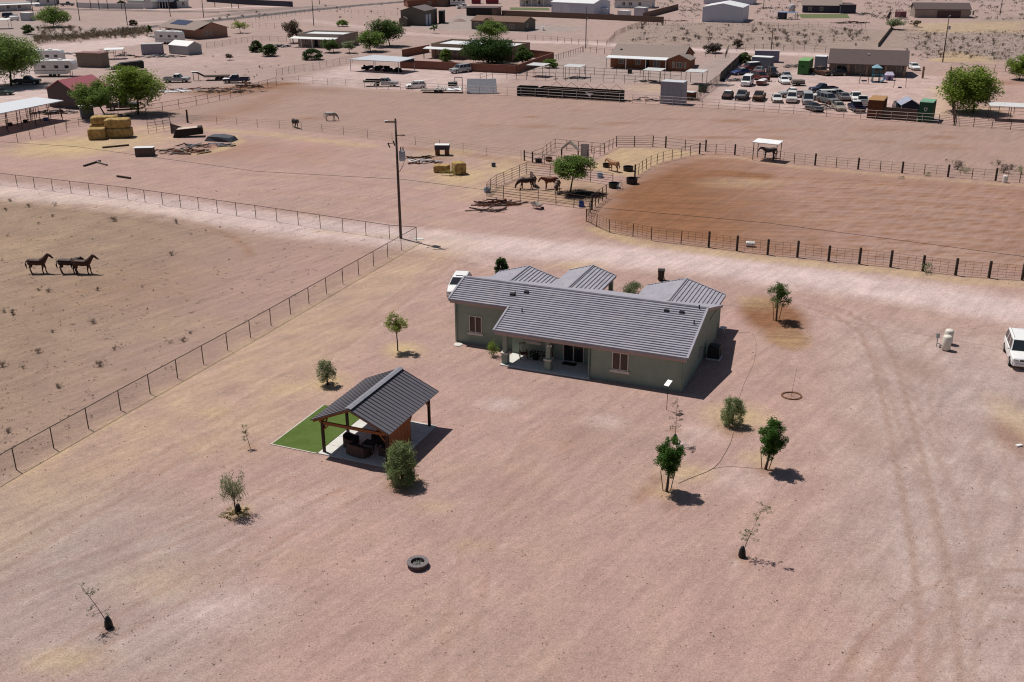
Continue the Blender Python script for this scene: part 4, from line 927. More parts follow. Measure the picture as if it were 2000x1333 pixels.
# ================================================================ HORSES
def horse_mesh(pose, seed=0):
    mb = MB()
    def limb(pts): mb.tube([p[:3] for p in pts], [p[3] * 1.12 + .010 for p in pts], 10)
    limb([(-.98, 0, 1.22, .05), (-.92, 0, 1.22, .17), (-.72, 0, 1.22, .26), (-.4, 0, 1.19, .28), (0, 0, 1.13, .30), (.35, 0, 1.15, .29), (.62, 0, 1.2, .25), (.80, 0, 1.22, .17), (.86, 0, 1.22, .05)])
    limb([(.2, 0, 1.3, .12), (.42, 0, 1.38, .15), (.6, 0, 1.32, .12)])                      # withers
    if pose == 'up': neck = [(.52, 0, 1.25, .27), (.80, 0, 1.46, .21), (1.00, 0, 1.70, .155), (1.13, 0, 1.87, .12)]; head = [(1.10, 0, 1.90, .10), (1.26, 0, 1.82, .115), (1.42, 0, 1.68, .085), (1.58, 0, 1.54, .07), (1.63, 0, 1.50, .045)]; ear = (1.08, 1.98)
    elif pose == 'level': neck = [(.55, 0, 1.22, .24), (.84, 0, 1.34, .20), (1.12, 0, 1.44, .15), (1.3, 0, 1.5, .11)]; head = [(1.28, 0, 1.52, .10), (1.42, 0, 1.42, .115), (1.54, 0, 1.24, .085), (1.64, 0, 1.06, .07), (1.66, 0, 1.0, .045)]; ear = (1.26, 1.62)
    else: neck = [(.55, 0, 1.2, .24), (.86, 0, 1.06, .20), (1.10, 0, .82, .15), (1.24, 0, .66, .11)]; head = [(1.22, 0, .68, .10), (1.32, 0, .54, .11), (1.36, 0, .36, .085), (1.40, 0, .18, .065), (1.40, 0, .12, .045)]; ear = (1.26, .78)
    limb(neck); limb(head)
    for s in (-1, 1):
        limb([(ear[0], s * .06, ear[1] - .1, .04), (ear[0] + .01, s * .08, ear[1], .03), (ear[0] + .02, s * .085, ear[1] + .07, .012)])
        f = .10 * s; h_ = -.09 * s
        limb([(.52, s * .13, 1.12, .16), (.55, s * .15, .86, .105), (.57 + f * .5, s * .15, .62, .075), (.58 + f, s * .15, .52, .065), (.57 + f, s * .15, .38, .045), (.57 + f, s * .15, .18, .045), (.61 + f, s * .15, .08, .055), (.63 + f, s * .15, 0.0, .065)])
        limb([(-.70, s * .13, 1.14, .21), (-.60, s * .16, .90, .145), (-.64 + h_, s * .16, .72, .095), (-.80 + h_, s * .16, .55, .07), (-.76 + h_, s * .16, .38, .05), (-.72 + h_, s * .16, .18, .05), (-.68 + h_, s * .16, .08, .055), (-.66 + h_, s * .16, 0.0, .065)])
    me = mb.mesh('horse'); o = bpy.data.objects.new('tmp', me); COL.objects.link(o)
    r_ = o.modifiers.new('r', 'REMESH'); r_.mode = 'VOXEL'; r_.voxel_size = .032; r_.use_smooth_shade = True
    s_ = o.modifiers.new('s', 'SMOOTH'); s_.factor = .5; s_.iterations = 3
    dg = bpy.context.evaluated_depsgraph_get(); dg.update(); m2 = bpy.data.meshes.new_from_object(o.evaluated_get(dg)); bpy.data.objects.remove(o)
    for p in m2.polygons: p.use_smooth = True
    m2.materials.clear(); return m2, neck
HM = {p: horse_mesh(p) for p in ('up', 'level', 'down')}
BLACKHAIR = mat('black_horse_hair', (.010, .008, .008), rough=.7)
WHITEHAIR = mat('pale_horse_hair', (.4, .36, .3), rough=.7)
def horse(label, px, pose, heading, coat, hair=BLACKHAIR, s=1.0, group=None):
    root = thing('horse', label, 'horse', P(*px), R(heading), group); root.scale = (s, s, s)
    me, neck = HM[pose]
    if len(me.materials) == 0 or me.materials[0] != coat: me = me.copy(); me.materials.clear()
    link('body', me, coat, root)
    MB().tube([(-.97, 0, 1.30), (-1.08, 0, 1.2), (-1.12, .0, .9), (-1.08, 0, .5)], [.04, .06, .085, .03], 8).part('tail', hair, root, smooth=True)
    mb = MB()
    pts = [Vector(n_[:3]) for n_ in neck]; rr = [n_[3] for n_ in neck]
    d = (pts[-1] - pts[0]).normalized(); up = Vector((-d.z, 0, d.x))
    mb.tube([p + up * (q * .95) for p, q in zip(pts, rr)], [.05, .06, .06, .04], 7); mb.part('mane', hair, root, smooth=True)
    return root
BAY = mat('dark_bay_coat', (.055, .020, .013), rough=.55, var=.3, scale=1.5); BAY2 = mat('very_dark_bay_coat', (.030, .013, .010), rough=.55, var=.3, scale=1.5)
CHEST = mat('chestnut_coat', (.13, .042, .022), rough=.6, var=.2); BLACKC = mat('black_coat', (.012, .010, .010), rough=.5); GREYC = mat('dirty_grey_coat', (.27, .22, .185), rough=.7, dirt=((.55, .52, .48), .5, 1.4))
PAINTC = mat('brown_and_white_coat', (.10, .045, .03), rough=.6, dirt=((.6, .55, .5), .46, 1.1)); TANC = mat('tan_coat', (.34, .17, .085), rough=.6, var=.15)
horse('leftmost dark bay horse of the three standing in the left pasture', (76, 534), 'up', 3, BAY)
horse('middle dark horse of the three in the left pasture, partly behind its neighbour', (136, 534), 'level', 6, BAY2)
horse('rightmost dark bay horse of the three in the left pasture', (164, 535), 'up', 3, BAY, s=.97)
horse('black horse standing alone at the far pasture fence', (577, 250), 'level', -55, BLACKC, s=.95)
horse('pale grey horse grazing in the middle pasture', (646, 236), 'down', 2, GREYC, WHITEHAIR)
horse('dark brown horse eating at the left of the pen', (1028, 370), 'down', 183, BAY2, s=1.02)
horse('reddish brown horse half hidden behind the dark one in the pen', (1041, 364), 'level', 100, BAY)
horse('chestnut horse facing left beside the pen tree', (1075, 369), 'level', 200, CHEST)
horse('brown and white patched horse feeding left of the pen tree', (1088, 376), 'down', 258, PAINTC)
horse('tan horse standing in the small corral right of the pen tree', (1198, 335), 'level', 130, TANC)
horse('grey dark horse resting under the arena shade shelter', (1502, 309), 'level', 182, mat('smoky_grey_coat', (.07, .065, .07), rough=.6))

# ================================================================ VEHICLES (local +x = forward)
def ring(x, zb, zt, hw, r=.10):
    m = (zb + zt) / 2
    h = [(hw * .86, zb), (hw * .97, zb + r * .7), (hw, m), (hw * .97, zt - r * .7), (hw * .88, zt - .02), (hw * .45, zt)]
    return [(x, y, z) for y, z in h] + [(x, -y, z) for y, z in h[::-1]]
def loft(mb, st):
    rs = [ring(*s) for s in st]; n = len(rs[0]); vs = [p for r_ in rs for p in r_]; fs = []
    for i in range(len(rs) - 1):
        for j in range(n): fs.append((i * n + j, i * n + (j + 1) % n, (i + 1) * n + (j + 1) % n, (i + 1) * n + j))
    fs.append(tuple(range(n))); fs.append(tuple((len(rs) - 1) * n + j for j in range(n))[::-1]); return mb.add(vs, fs)
SPEC = {   # stations (x, z_bottom, z_top, half width); cabin (x base front, base back, roof front, roof back, belt, roof, hw base, hw roof); wheels x
 'sedan': dict(st=[(2.32, .38, .60, .66), (2.2, .24, .70, .82), (1.35, .22, .86, .89), (.8, .22, .93, .90), (-1.3, .22, .97, .90), (-2.05, .26, .95, .86), (-2.32, .40, .80, .74)], cab=(.85, -1.75, .12, -1.05, .92, 1.42, .84, .62), wh=(1.42, -1.38), r=.32, hw=.90),
 'hatch': dict(st=[(2.12, .38, .62, .64), (2.0, .24, .74, .82), (1.2, .22, .92, .89), (.8, .22, .98, .90), (-1.3, .22, 1.0, .90), (-1.95, .28, .98, .84), (-2.1, .42, .85, .76)], cab=(.95, -2.02, .20, -1.65, .96, 1.52, .84, .64), wh=(1.3, -1.3), r=.33, hw=.90),
 'suv': dict(st=[(2.58, .45, .86, .78), (2.48, .34, 1.00, .93), (1.5, .30, 1.08, .98), (1.05, .30, 1.13, .99), (-1.5, .30, 1.15, .99), (-2.4, .34, 1.13, .95), (-2.56, .5, 1.0, .88)], cab=(1.15, -2.45, .45, -2.25, 1.10, 1.86, .92, .75), wh=(1.55, -1.5), r=.38, hw=.99),
 'pickup': dict(st=[(2.75, .48, .86, .78), (2.65, .38, 1.00, .93), (1.7, .34, 1.08, .97), (1.2, .34, 1.12, .97), (-.62, .34, 1.12, .97), (-.66, .36, 1.1, .95)], cab=(1.25, -.55, .60, -.35, 1.08, 1.78, .90, .74), wh=(1.75, -1.75), r=.38, hw=.97, bed=(-.70, -2.75)),
 'van': dict(st=[(2.45, .42, .84, .76), (2.36, .32, .98, .92), (1.75, .30, 1.10, .97), (1.4, .30, 1.15, .98), (-1.6, .30, 1.18, .98), (-2.4, .32, 1.16, .95), (-2.5, .45, 1.1, .9)], cab=(1.75, -2.45, .95, -2.32, 1.12, 2.08, .93, .80), wh=(1.6, -1.5), r=.35, hw=.98),
}
def quadface(mb, c4, out, inset=.10, proud=.012):
    q = [Vector(p) for p in c4]; ce = sum(q, Vector()) / 4; q = [ce + (p - ce) * (1 - inset) for p in q]
    nrm = (q[1] - q[0]).cross(q[2] - q[0]).normalized()
    if nrm.dot(Vector(out)) < 0: nrm = -nrm
    a = [p - nrm * .01 for p in q]; b_ = [p + nrm * proud for p in q]
    mb.add(a + b_, [(0, 1, 2, 3), (7, 6, 5, 4), (0, 4, 5, 1), (1, 5, 6, 2), (2, 6, 7, 3), (3, 7, 4, 0)])
def car(kind, name, label, px, heading, pm, group=None, cat='car', roof=None, wreck=0, s=1.0, world=None, sunroof=False, rack=False, glass=None, hood=None):
    S = SPEC[kind]; root = thing(name, label, cat, world if world is not None else P(*px), R(heading), group); root.scale = (s, s, s)
    glass = glass or GLASS
    mb = MB(); loft(mb, S['st']); body = mb.part('body', pm, root)
    x0, x1, x2, x3, zb, zr, hb, hr = S['cab']
    B = [(x0, hb, zb), (x0, -hb, zb), (x1, -hb, zb), (x1, hb, zb)]; T = [(x2, hr, zr - .04), (x2, -hr, zr - .04), (x3, -hr, zr - .04), (x3, hr, zr - .04)]
    mb = MB(); mb.add(B + T, [(0, 1, 5, 4), (1, 2, 6, 5), (2, 3, 7, 6), (3, 0, 4, 7), (4, 5, 6, 7)]); mb.part('cabin', pm, root)
    mb = MB(); c_ = .1
    mb.add([(x2 + .02, hr, zr - .045), (x2 + .02, -hr, zr - .045), (x3 - .02, -hr, zr - .045), (x3 - .02, hr, zr - .045), (x2 - .10, hr - c_, zr), (x2 - .10, -hr + c_, zr), (x3 + .10, -hr + c_, zr), (x3 + .10, hr - c_, zr)],
           [(0, 1, 5, 4), (1, 2, 6, 5), (2, 3, 7, 6), (3, 0, 4, 7), (4, 5, 6, 7)]); rf = mb.part('roof', roof or pm, root)
    if sunroof: MB().bb(x2 - .42, -.34, zr - .01, x2 - .2, .34, zr + .012).part('sunroof', GLASS, rf)
    if rack:
        for sg in (-1, 1): MB().tube([(x2 - .3, sg * (hr - .12), zr + .02), (x2 - .35, sg * (hr - .12), zr + .07), (x3 + .3, sg * (hr - .12), zr + .07), (x3 + .25, sg * (hr - .12), zr + .02)], .02).part('roof_rail', STEEL, rf)
    mb = MB(); quadface(mb, [B[0], B[1], T[1], T[0]], (1, 0, .5), .09); mb.part('windshield', glass, root)
    mb = MB(); quadface(mb, [B[3], B[2], T[2], T[3]], (-1, 0, .5), .12); mb.part('rear_window', glass, root)
    nw = {'sedan': 2, 'hatch': 2, 'suv': 3, 'pickup': 2, 'van': 3}[kind]
    for sg, i0, i1 in ((1, 0, 3), (-1, 1, 2)):
        for k in range(nw):
            a, c2 = k / nw, (k + 1) / nw
            L_ = lambda p, q, t_: Vector(p).lerp(Vector(q), t_)
            mb = MB(); quadface(mb, [L_(B[i0], B[i1], a), L_(B[i0], B[i1], c2), L_(T[i0], T[i1], c2), L_(T[i0], T[i1], a)], (0, sg, .3), .16); mb.part('side_window', glass, root)
    xf = S['st'][0][0]; hw = S['hw']; zf = S['st'][1][2]
    if wreck < 2:
        for sg in (-1, 1):
            MB().box(xf - .06, sg * hw * .66, zf - .13, .12, .34, .16).part('headlight', LAMP if not wreck else BLACK, root)
            xr = S['st'][-1][0] if 'bed' not in S else S['bed'][1]
            MB().box(xr + .05, sg * hw * .82, S['st'][-2][2] - .16, .1, .16, .22).part('taillight', RED_LIGHT, root)
            if not wreck: MB().box(x0 - .25, sg * (hw + .07), zb + .1, .12, .16, .13).part('mirror', pm, root)
    MB().box(xf - .03, 0, zf - .14, .10, hw * .78, .13).part('grille', BLACK, root)
    mb = MB(); mb.box(xf + .0, 0, S['st'][0][1] + .06, .14, hw * 1.6, .14); mb.part('bumper', BLACK if wreck or kind == 'sedan' and False else CHROME if kind in ('pickup',) else pm, root)
    if hood: MB().box((xf + x0) / 2 + .1, 0, S['st'][2][2] + .05, (xf - x0) * .72, hw * 1.5, .03, 0, Matrix.Rotation(R(4), 3, 'Y')).part('hood', hood, root)
    if 'bed' in S:
        b0, b1 = S['bed']; mb = MB()
        mb.bb(b1, -hw, .45, b0, -hw + .09, 1.08); mb.bb(b1, hw - .09, .45, b0, hw, 1.08); mb.bb(b1, -hw + .092, .45, b1 + .08, hw - .092, 1.06); mb.bb(b0 - .06, -hw + .092, .5, b0, hw - .092, 1.07)
        bd = mb.part('bed', pm, root); MB().bb(b1 + .082, -hw + .094, .56, b0 - .062, hw - .094, .62).part('bed_liner', BLACK, bd)
        MB().bb(b1 - .14, -hw * .92, .42, b1 - .003, hw * .92, .56).part('bumper', CHROME, root)
    for xw in S['wh']:
        for sg in (-1, 1):
            r_ = S['r']; y = sg * (hw - .10)
            wv = MB().tube([(xw, y - .11, r_), (xw, y + .11, r_)], r_, 18).part('wheel', TYRE, root)
            MB().tube([(xw, y + sg * .06, r_), (xw, y + sg * .122, r_)], r_ * .62, 14).part('rim', RIM if not wreck else RUST_RED, wv)
            mb = MB(); mb.tube([(xw, y + sg * .02, r_ + .02), (xw, y + sg * .075, r_ + .02)], r_ * 1.18, 18); mb.part('wheel_arch', BLACK, root)
    return root
PW = paint('white', (.80, .80, .79)); PWD = paint('dusty_white', (.62, .60, .57), .3); PSIL = paint('silver', (.36, .365, .37)); PGR = paint('grey', (.16, .165, .17)); PBLK = paint('black', (.015, .016, .02))
PNAVY = paint('navy', (.018, .024, .065)); PTAN = paint('tan', (.30, .26, .21)); PRUST = mat('rusty_body', (.10, .05, .035), rough=.85, var=.4, scale=2, dirt=((.2, .12, .07), .4, 2)); PBURN = mat('dark_red_wreck', (.045, .018, .016), rough=.8, var=.4, scale=2)
POLD = mat('faded_grey_paint', (.10, .10, .105), rough=.6, dirt=((.16, .11, .08), .3, 2)); PMAR = paint('maroon', (.13, .03, .03)); PBLUE = paint('blue', (.03, .05, .16)); PGRN = paint('dark_green', (.02, .045, .04))
# near vehicles
car('suv', 'white_suv', 'white off-road wagon with roof rails cut by the right edge, facing the camera', (1990, 702), -107, PW, rack=True, s=.97)
o = car('hatch', 'white_hatchback', 'clean white car with a sunroof parked behind the left end of the green house', (898, 570), -98, PW, sunroof=True)
# wrecked-car yard
G_ = 'cars in the wrecked car yard'
YD = [
 ('sedan', 'dark red burned out wreck with a white roof, leftmost of the yard front row', (1421, 192), -110, PBURN, dict(roof=WHITE, wreck=1)),
 ('pickup', 'faded grey old truck second from the left in the yard front row', (1449, 194), -112, POLD, dict(wreck=1)),
 ('pickup', 'rusty brown old truck third from the left in the yard front row', (1482, 196), -110, PRUST, dict(wreck=1)),
 ('sedan', 'white car with its front end stripped, next to the silver pickup', (1517, 199), -98, PWD, dict(wreck=1)),
 ('suv', 'white square fronted wagon before the silver pickup', (1546, 199), -105, PWD, dict(wreck=0)),
 ('van', 'grey white minivan at the right of the yard front row', (1577, 203), -102, PSIL, {}),
 ('pickup', 'silver pickup parked sideways behind the front row', (1549, 190), 178, PSIL, dict(roof=PW)),
 ('van', 'white high roofed van standing behind the front row', (1459, 167), -112, PW, {}),
 ('suv', 'large dark wagon facing the camera beside the engine hoist', (1507, 149), -95, PBLK, {}),
 ('sedan', 'clean white sedan before a silver sedan in the open yard', (1531, 163), -93, PW, {}),
 ('sedan', 'silver sedan just behind the white sedan', (1536, 154), -96, PSIL, {}),
 ('sedan', 'blue car with a pale roof beside the dark panel wall', (1446, 146), -150, PBLUE, dict(roof=PSIL)),
 ('suv', 'maroon wagon with a white roof by the shed with a white roof', (1464, 138), -155, PMAR, dict(roof=PW)),
 ('sedan', 'dark scrapped car before the grey shed', (1482, 143), -120, PGR, dict(wreck=1)),
 ('suv', 'pale wagon facing left behind the right end of the front row', (1606, 195), 184, PWD, {}),
 ('pickup', 'dark blue truck behind the pale wagon', (1607, 181), 190, PNAVY, {}),
 ('suv', 'blackish wagon close before the pale wagon', (1617, 202), -70, PGR, dict(wreck=1)),
 ('sedan', 'dark sedan seen from behind left of the white truck', (1648, 195), 82, PGR, {}),
 ('pickup', 'white truck with an open back near the orange container', (1670, 198), -95, PW, {}),
 ('sedan', 'dusty beige sedan close behind the pale rail', (1638, 215), -92, PTAN, dict(wreck=0)),
 ('pickup', 'dark truck with a white cab roof close behind the pale rail', (1672, 217), 88, PNAVY, dict(roof=PW)),
 ('sedan', 'black stripped car left of the brown heap of truck parts', (1590, 217), -80, PBLK, dict(wreck=1)),
 ('suv', 'dark red wagon half behind the high roofed white van', (1484, 157), -70, PMAR, dict(wreck=1)),
 ('pickup', 'rusty truck beside the grey white container at the back', (1601, 146), -60, PRUST, dict(wreck=1)),
 ('sedan', 'silver car squeezed between the pale wagon and the black wagon', (1628, 189), 190, PSIL, {}),
 ('pickup', 'old white truck against the orange container', (1684, 206), 75, PWD, dict(wreck=1)),
]
for i, (k, lb, p, h, pm, kw) in enumerate(YD): car(k, {'sedan': 'parked_car', 'pickup': 'pickup_truck', 'suv': 'parked_wagon', 'van': 'parked_van', 'hatch': 'parked_car'}[k], lb, p, h, pm, G_, cat={'pickup': 'pickup truck', 'van': 'van'}.get(k, 'car'), s=1.0, **kw)
# others about the ranches
for (k, lb, p, h, pm, kw) in [
 ('sedan', 'white car parked at the right end of the brown roofed house', (1785, 136), -95, PW, {}),
 ('sedan', 'long black car parked before the brown roofed house', (1634, 148), 184, PBLK, {}),
 ('suv', 'silver wagon parked against the reddish courtyard wall', (899, 142), -140, PSIL, {}),
 ('hatch', 'white hatchback parked behind the pasture rail', (812, 173), 190, PW, {}),
 ('pickup', 'silver grey pickup truck right of the bright green tree', (346, 161), 3, PSIL, dict(roof=PW)),
 ('pickup', 'dark blue pickup truck beside the brown scrap heaps', (462, 162), 184, PNAVY, dict(roof=PSIL)),
 ('pickup', 'black pickup truck in the shade of the big tree at the left', (54, 165), 5, PBLK, {}),
 ('sedan', 'dark green car cut by the left edge of the picture', (3, 186), 10, PGRN, {}),
 ('pickup', 'dark pickup truck under the tree right of the red barn', (240, 214), 20, PBLK, {}),
 ('suv', 'dark blue wagon at the top left beside the white tank', (20, 35), 8, PNAVY, {}),
 ('pickup', 'white truck far off beside the long dark ranch shed', (905, 17), 20, PW, {}),
 ('pickup', 'dark truck before the long white wall at the top left', (132, 12), 20, PGR, {}),
]: car(k, {'sedan': 'parked_car', 'pickup': 'pickup_truck', 'suv': 'parked_wagon', 'hatch': 'parked_car'}[k], lb, p, h, pm, None, cat='pickup truck' if k == 'pickup' else 'car', **kw)
# white truck with a long black flatbed
t_ = thing('flatbed_truck', 'white cab truck with a long black flatbed beside the carport', 'truck', P(752, 169), R(-6))
S = SPEC['pickup']; c_ = car('pickup', 'tmp', 'x', None, 0, PSIL, world=Vector((0, 0, 0)))
for ch in list(c_.children):
    if ch.name.startswith('bed') or ch.name.startswith('taillight'):
        for g in list(ch.children): bpy.data.objects.remove(g)
        bpy.data.objects.remove(ch)
    else: ch.parent = t_
bpy.data.objects.remove(c_)
mb = MB(); mb.bb(-4.3, -1.1, .9, -.75, 1.1, 1.02); mb.bb(-.85, -1.1, 1.022, -.75, 1.1, 1.6); mb.bb(-4.3, -1.12, 1.022, -.86, -1.06, 1.35); mb.bb(-4.3, 1.06, 1.022, -.86, 1.12, 1.35); mb.part('flatbed', BLACK, t_)
# trailers -------------------------------------------------------------
def rv(label, px, heading, L=8.5, W=2.4, H=2.9, group='white travel trailers', fifth=True, z0=.55):
    t_ = thing('travel_trailer', label, 'trailer', P(*px), R(heading), group)
    pr = [(-L / 2, z0), (L / 2 - (1.9 if fifth else .2), z0), (L / 2 - (1.7 if fifth else 0), z0 + (.9 if fifth else .25)), (L / 2, z0 + (1.0 if fifth else .3)), (L / 2, z0 + H - .7), (L / 2 - .35, z0 + H - .1), (L / 2 - .9, z0 + H), (-L / 2 + .2, z0 + H), (-L / 2, z0 + H - .15)]
    MB().prism(pr, 'y', -W / 2, W / 2).part('body', paint('trailer_white', (.66, .66, .66)), t_)
    MB().bb(-L / 2 + .3, -W / 2 + .1, z0 + H + .003, L / 2 - 1, W / 2 - .1, z0 + H + .06).part('roof', WHITE, t_)
    for i in range(2): MB().bb(-L / 4 + i * L / 3, -.4, z0 + H + .062, -L / 4 + i * L / 3 + .8, .4, z0 + H + .32).part('roof_unit', WHITE, t_)
    for sgn in (-1, 1):
        y = sgn * W / 2
        for x in (-L * .3, L * .02, L * .28): MB().bb(x, y - .012 * (sgn < 0), z0 + 1.3, x + .9, y + .012 * (sgn > 0) + (.0), z0 + 1.95).part('window', GLASS, t_)
        MB().bb(-L / 2 + .2, y - .008 * (sgn < 0), z0 + .75, L / 2 - 2.0, y + .008 * (sgn > 0), z0 + .9).part('stripe', mat('grey_stripe', (.25, .25, .28)), t_)
        for x in (-1.0, -.1): 
            MB().tube([(x, y - sgn * .28, .36), (x, y - sgn * .05, .36)], .36, 14).part('wheel', TYRE, t_)
    mb = MB(); mb.bar((L / 2 - 1.2, .5, z0 + .9), (L / 2 - 1.2, .5, 0), .06); mb.bar((L / 2 - 1.2, -.5, z0 + .9), (L / 2 - 1.2, -.5, 0), .06); mb.part('jack_leg', STEEL, t_)
    return t_
rv('nearer white travel trailer with its nose raised, right of the big tree', (112, 149), -2, 9.0)
rv('farther white travel trailer partly behind the other, right of the big tree', (94, 127), 0, 8.0, fifth=False)
rv('grey white covered trailer by the porch of the house with a solar panel', (333, 86), -14, 8.0, fifth=False, group=None)
rv('small white trailer far off at the top of the picture by the red trucks', (893, 12), 12, 6.0, fifth=False, group=None)
# horse trailer under a black cover
t_ = thing('covered_trailer', 'long low trailer under a black tarp behind the bright green tree', 'trailer', P(250, 139), R(20))
MB().prism([(-3.6, .5), (3.6, .5), (3.7, 1.9), (3.2, 2.2), (-1.5, 1.9), (-3.2, 1.0), (-3.6, .8)], 'y', -1.1, 1.1).part('tarp', mat('black_tarp', (.014, .015, .017), rough=.6, var=.3), t_)
for x in (.3, 1.2):
    for sg in (-1, 1): MB().tube([(x, sg * 1.0, .36), (x, sg * 1.12, .36)], .36, 12).part('wheel', TYRE, t_)
MB().bar((-3.6, 0, .5), (-5, 0, .45), .07).part('tow_bar', BLACK, t_)
# gooseneck flat trailer
t_ = thing('gooseneck_trailer', 'dark flat gooseneck trailer between the silver and blue pickups', 'trailer', P(410, 157), R(8))
mb = MB(); mb.bb(-1.0, -1.2, .75, 4.2, 1.2, .95); mb.part('deck', DARK_WOOD, t_)
mb = MB(); mb.beam((-1, .4, .85), (-2.6, .4, 1.7), .14, .2); mb.beam((-1, -.4, .85), (-2.6, -.4, 1.7), .14, .2); mb.beam((-2.6, .4, 1.7), (-3.6, .0, 1.7), .14, .2); mb.beam((-2.6, -.4, 1.7), (-3.6, 0, 1.7), .14, .2); mb.bar((-3.4, 0, 1.7), (-3.4, 0, 0), .07); mb.bar((-2.4, .4, 1.6), (-2.4, .4, 0), .07); mb.part('gooseneck', BLACK, t_)
MB().bb(-3.8, -.45, 1.82, -2.3, .45, 1.9).part('cover_plate', WHITE_METAL, t_)
for x in (1.6, 2.5):
    for sg in (-1, 1): MB().tube([(x, sg * .95, .38), (x, sg * 1.15, .38)], .38, 12).part('wheel', TYRE, t_)
# flat trailer with crates in the yard
t_ = thing('crate_trailer', 'low dark trailer carrying a pallet of grey crates in the car yard', 'trailer', P(1558, 167), R(-4))
MB().bb(-1.3, -1.2, .4, 1.3, 1.2, .55).part('deck', BLACK, t_)
for i in range(3):
    for j in range(2): MB().bb(-1.2 + i * .82, -1.1 + j * 1.1, .552, -.45 + i * .82, -.08 + j * 1.1, 1.15).part('crate', GREY_WOOD, t_)
for sg in (-1, 1): MB().tube([(0, sg * 1.22, .3), (0, sg * 1.4, .3)], .3, 12).part('wheel', TYRE, t_)
# small boat with red hull
t_ = thing('small_boat', 'small boat with a dark red hull and a pale cover in the car yard', 'boat', P(1489, 166), R(60))
mb = MB(); st = [(-1.9, .35, 1.0, .8), (0, .3, 1.0, .9), (1.2, .35, 1.05, .72), (2.1, .6, 1.1, .3), (2.4, .9, 1.12, .06)]; loft(mb, st); mb.part('hull', paint('boat_red', (.16, .045, .05)), t_)
MB().add([(-1.8, .7, 1.03), (-1.8, -.7, 1.03), (1.0, -.62, 1.06), (1.0, .62, 1.06), (-1.2, 0, 1.35), (.7, 0, 1.3)], [(0, 1, 4), (2, 3, 5), (1, 2, 5, 4), (3, 0, 4, 5)]).part('cover', WHITE_METAL, t_)
MB().bb(-1.6, -.6, 0, .8, .6, .29).part('cradle', BLACK, t_)
# engine hoist
t_ = thing('engine_hoist', 'rusty red engine hoist standing before the large dark wagon', 'hoist', P(1503, 160), R(80))
mb = MB(); mb.bar((0, .4, .1), (1.6, .4, .1), .07); mb.bar((0, -.4, .1), (1.6, -.4, .1), .07); mb.bar((0, 0, .1), (0, 0, 2.2), .09); mb.bar((0, 0, 2.2), (1.6, 0, 2.9), .08); mb.bar((0, 0, .9), (.8, 0, 2.5), .06); mb.part('frame', RUST_RED, t_)

# ================================================================ FENCES
def meshmat(key, col, scale, cover):
    m = bpy.data.materials.new(key); m.use_nodes = True; t = m.node_tree; n = t.nodes; l = t.links; b_ = n['Principled BSDF']; b_.inputs['Base Color'].default_value = col + (1,); b_.inputs['Roughness'].default_value = .6
    tc = n.new('ShaderNodeUVMap'); sx = n.new('ShaderNodeSeparateXYZ'); l.new(tc.outputs[0], sx.inputs[0]); fr = []
    for op in ('ADD', 'SUBTRACT'):
        a = n.new('ShaderNodeMath'); a.operation = op; l.new(sx.outputs[0], a.inputs[0]); l.new(sx.outputs[1], a.inputs[1])
        c_ = n.new('ShaderNodeMath'); c_.operation = 'MULTIPLY'; c_.inputs[1].default_value = scale; l.new(a.outputs[0], c_.inputs[0])
        f = n.new('ShaderNodeMath'); f.operation = 'FRACT'; l.new(c_.outputs[0], f.inputs[0]); g = n.new('ShaderNodeMath'); g.operation = 'LESS_THAN'; g.inputs[1].default_value = cover; l.new(f.outputs[0], g.inputs[0]); fr.append(g.outputs[0])
    mx = n.new('ShaderNodeMath'); mx.operation = 'MAXIMUM'; l.new(fr[0], mx.inputs[0]); l.new(fr[1], mx.inputs[1])
    tr = n.new('ShaderNodeBsdfTransparent'); ms = n.new('ShaderNodeMixShader'); l.new(mx.outputs[0], ms.inputs[0]); l.new(tr.outputs[0], ms.inputs[1]); l.new(b_.outputs[0], ms.inputs[2]); l.new(ms.outputs[0], n['Material Output'].inputs[0])
    return m
CHAIN = meshmat('chain_link_wire', (.10, .085, .08), 16.0, .055)
def run_points(pts, spacing):
    w_ = [P(*p) for p in pts]; out = []
    for i, (a, b_) in enumerate(zip(w_[:-1], w_[1:])):
        L = (b_ - a).length; n_ = max(1, int(round(L / spacing)))
        out += [a.lerp(b_, k / n_) for k in range(n_)]
    out.append(w_[-1]); return out
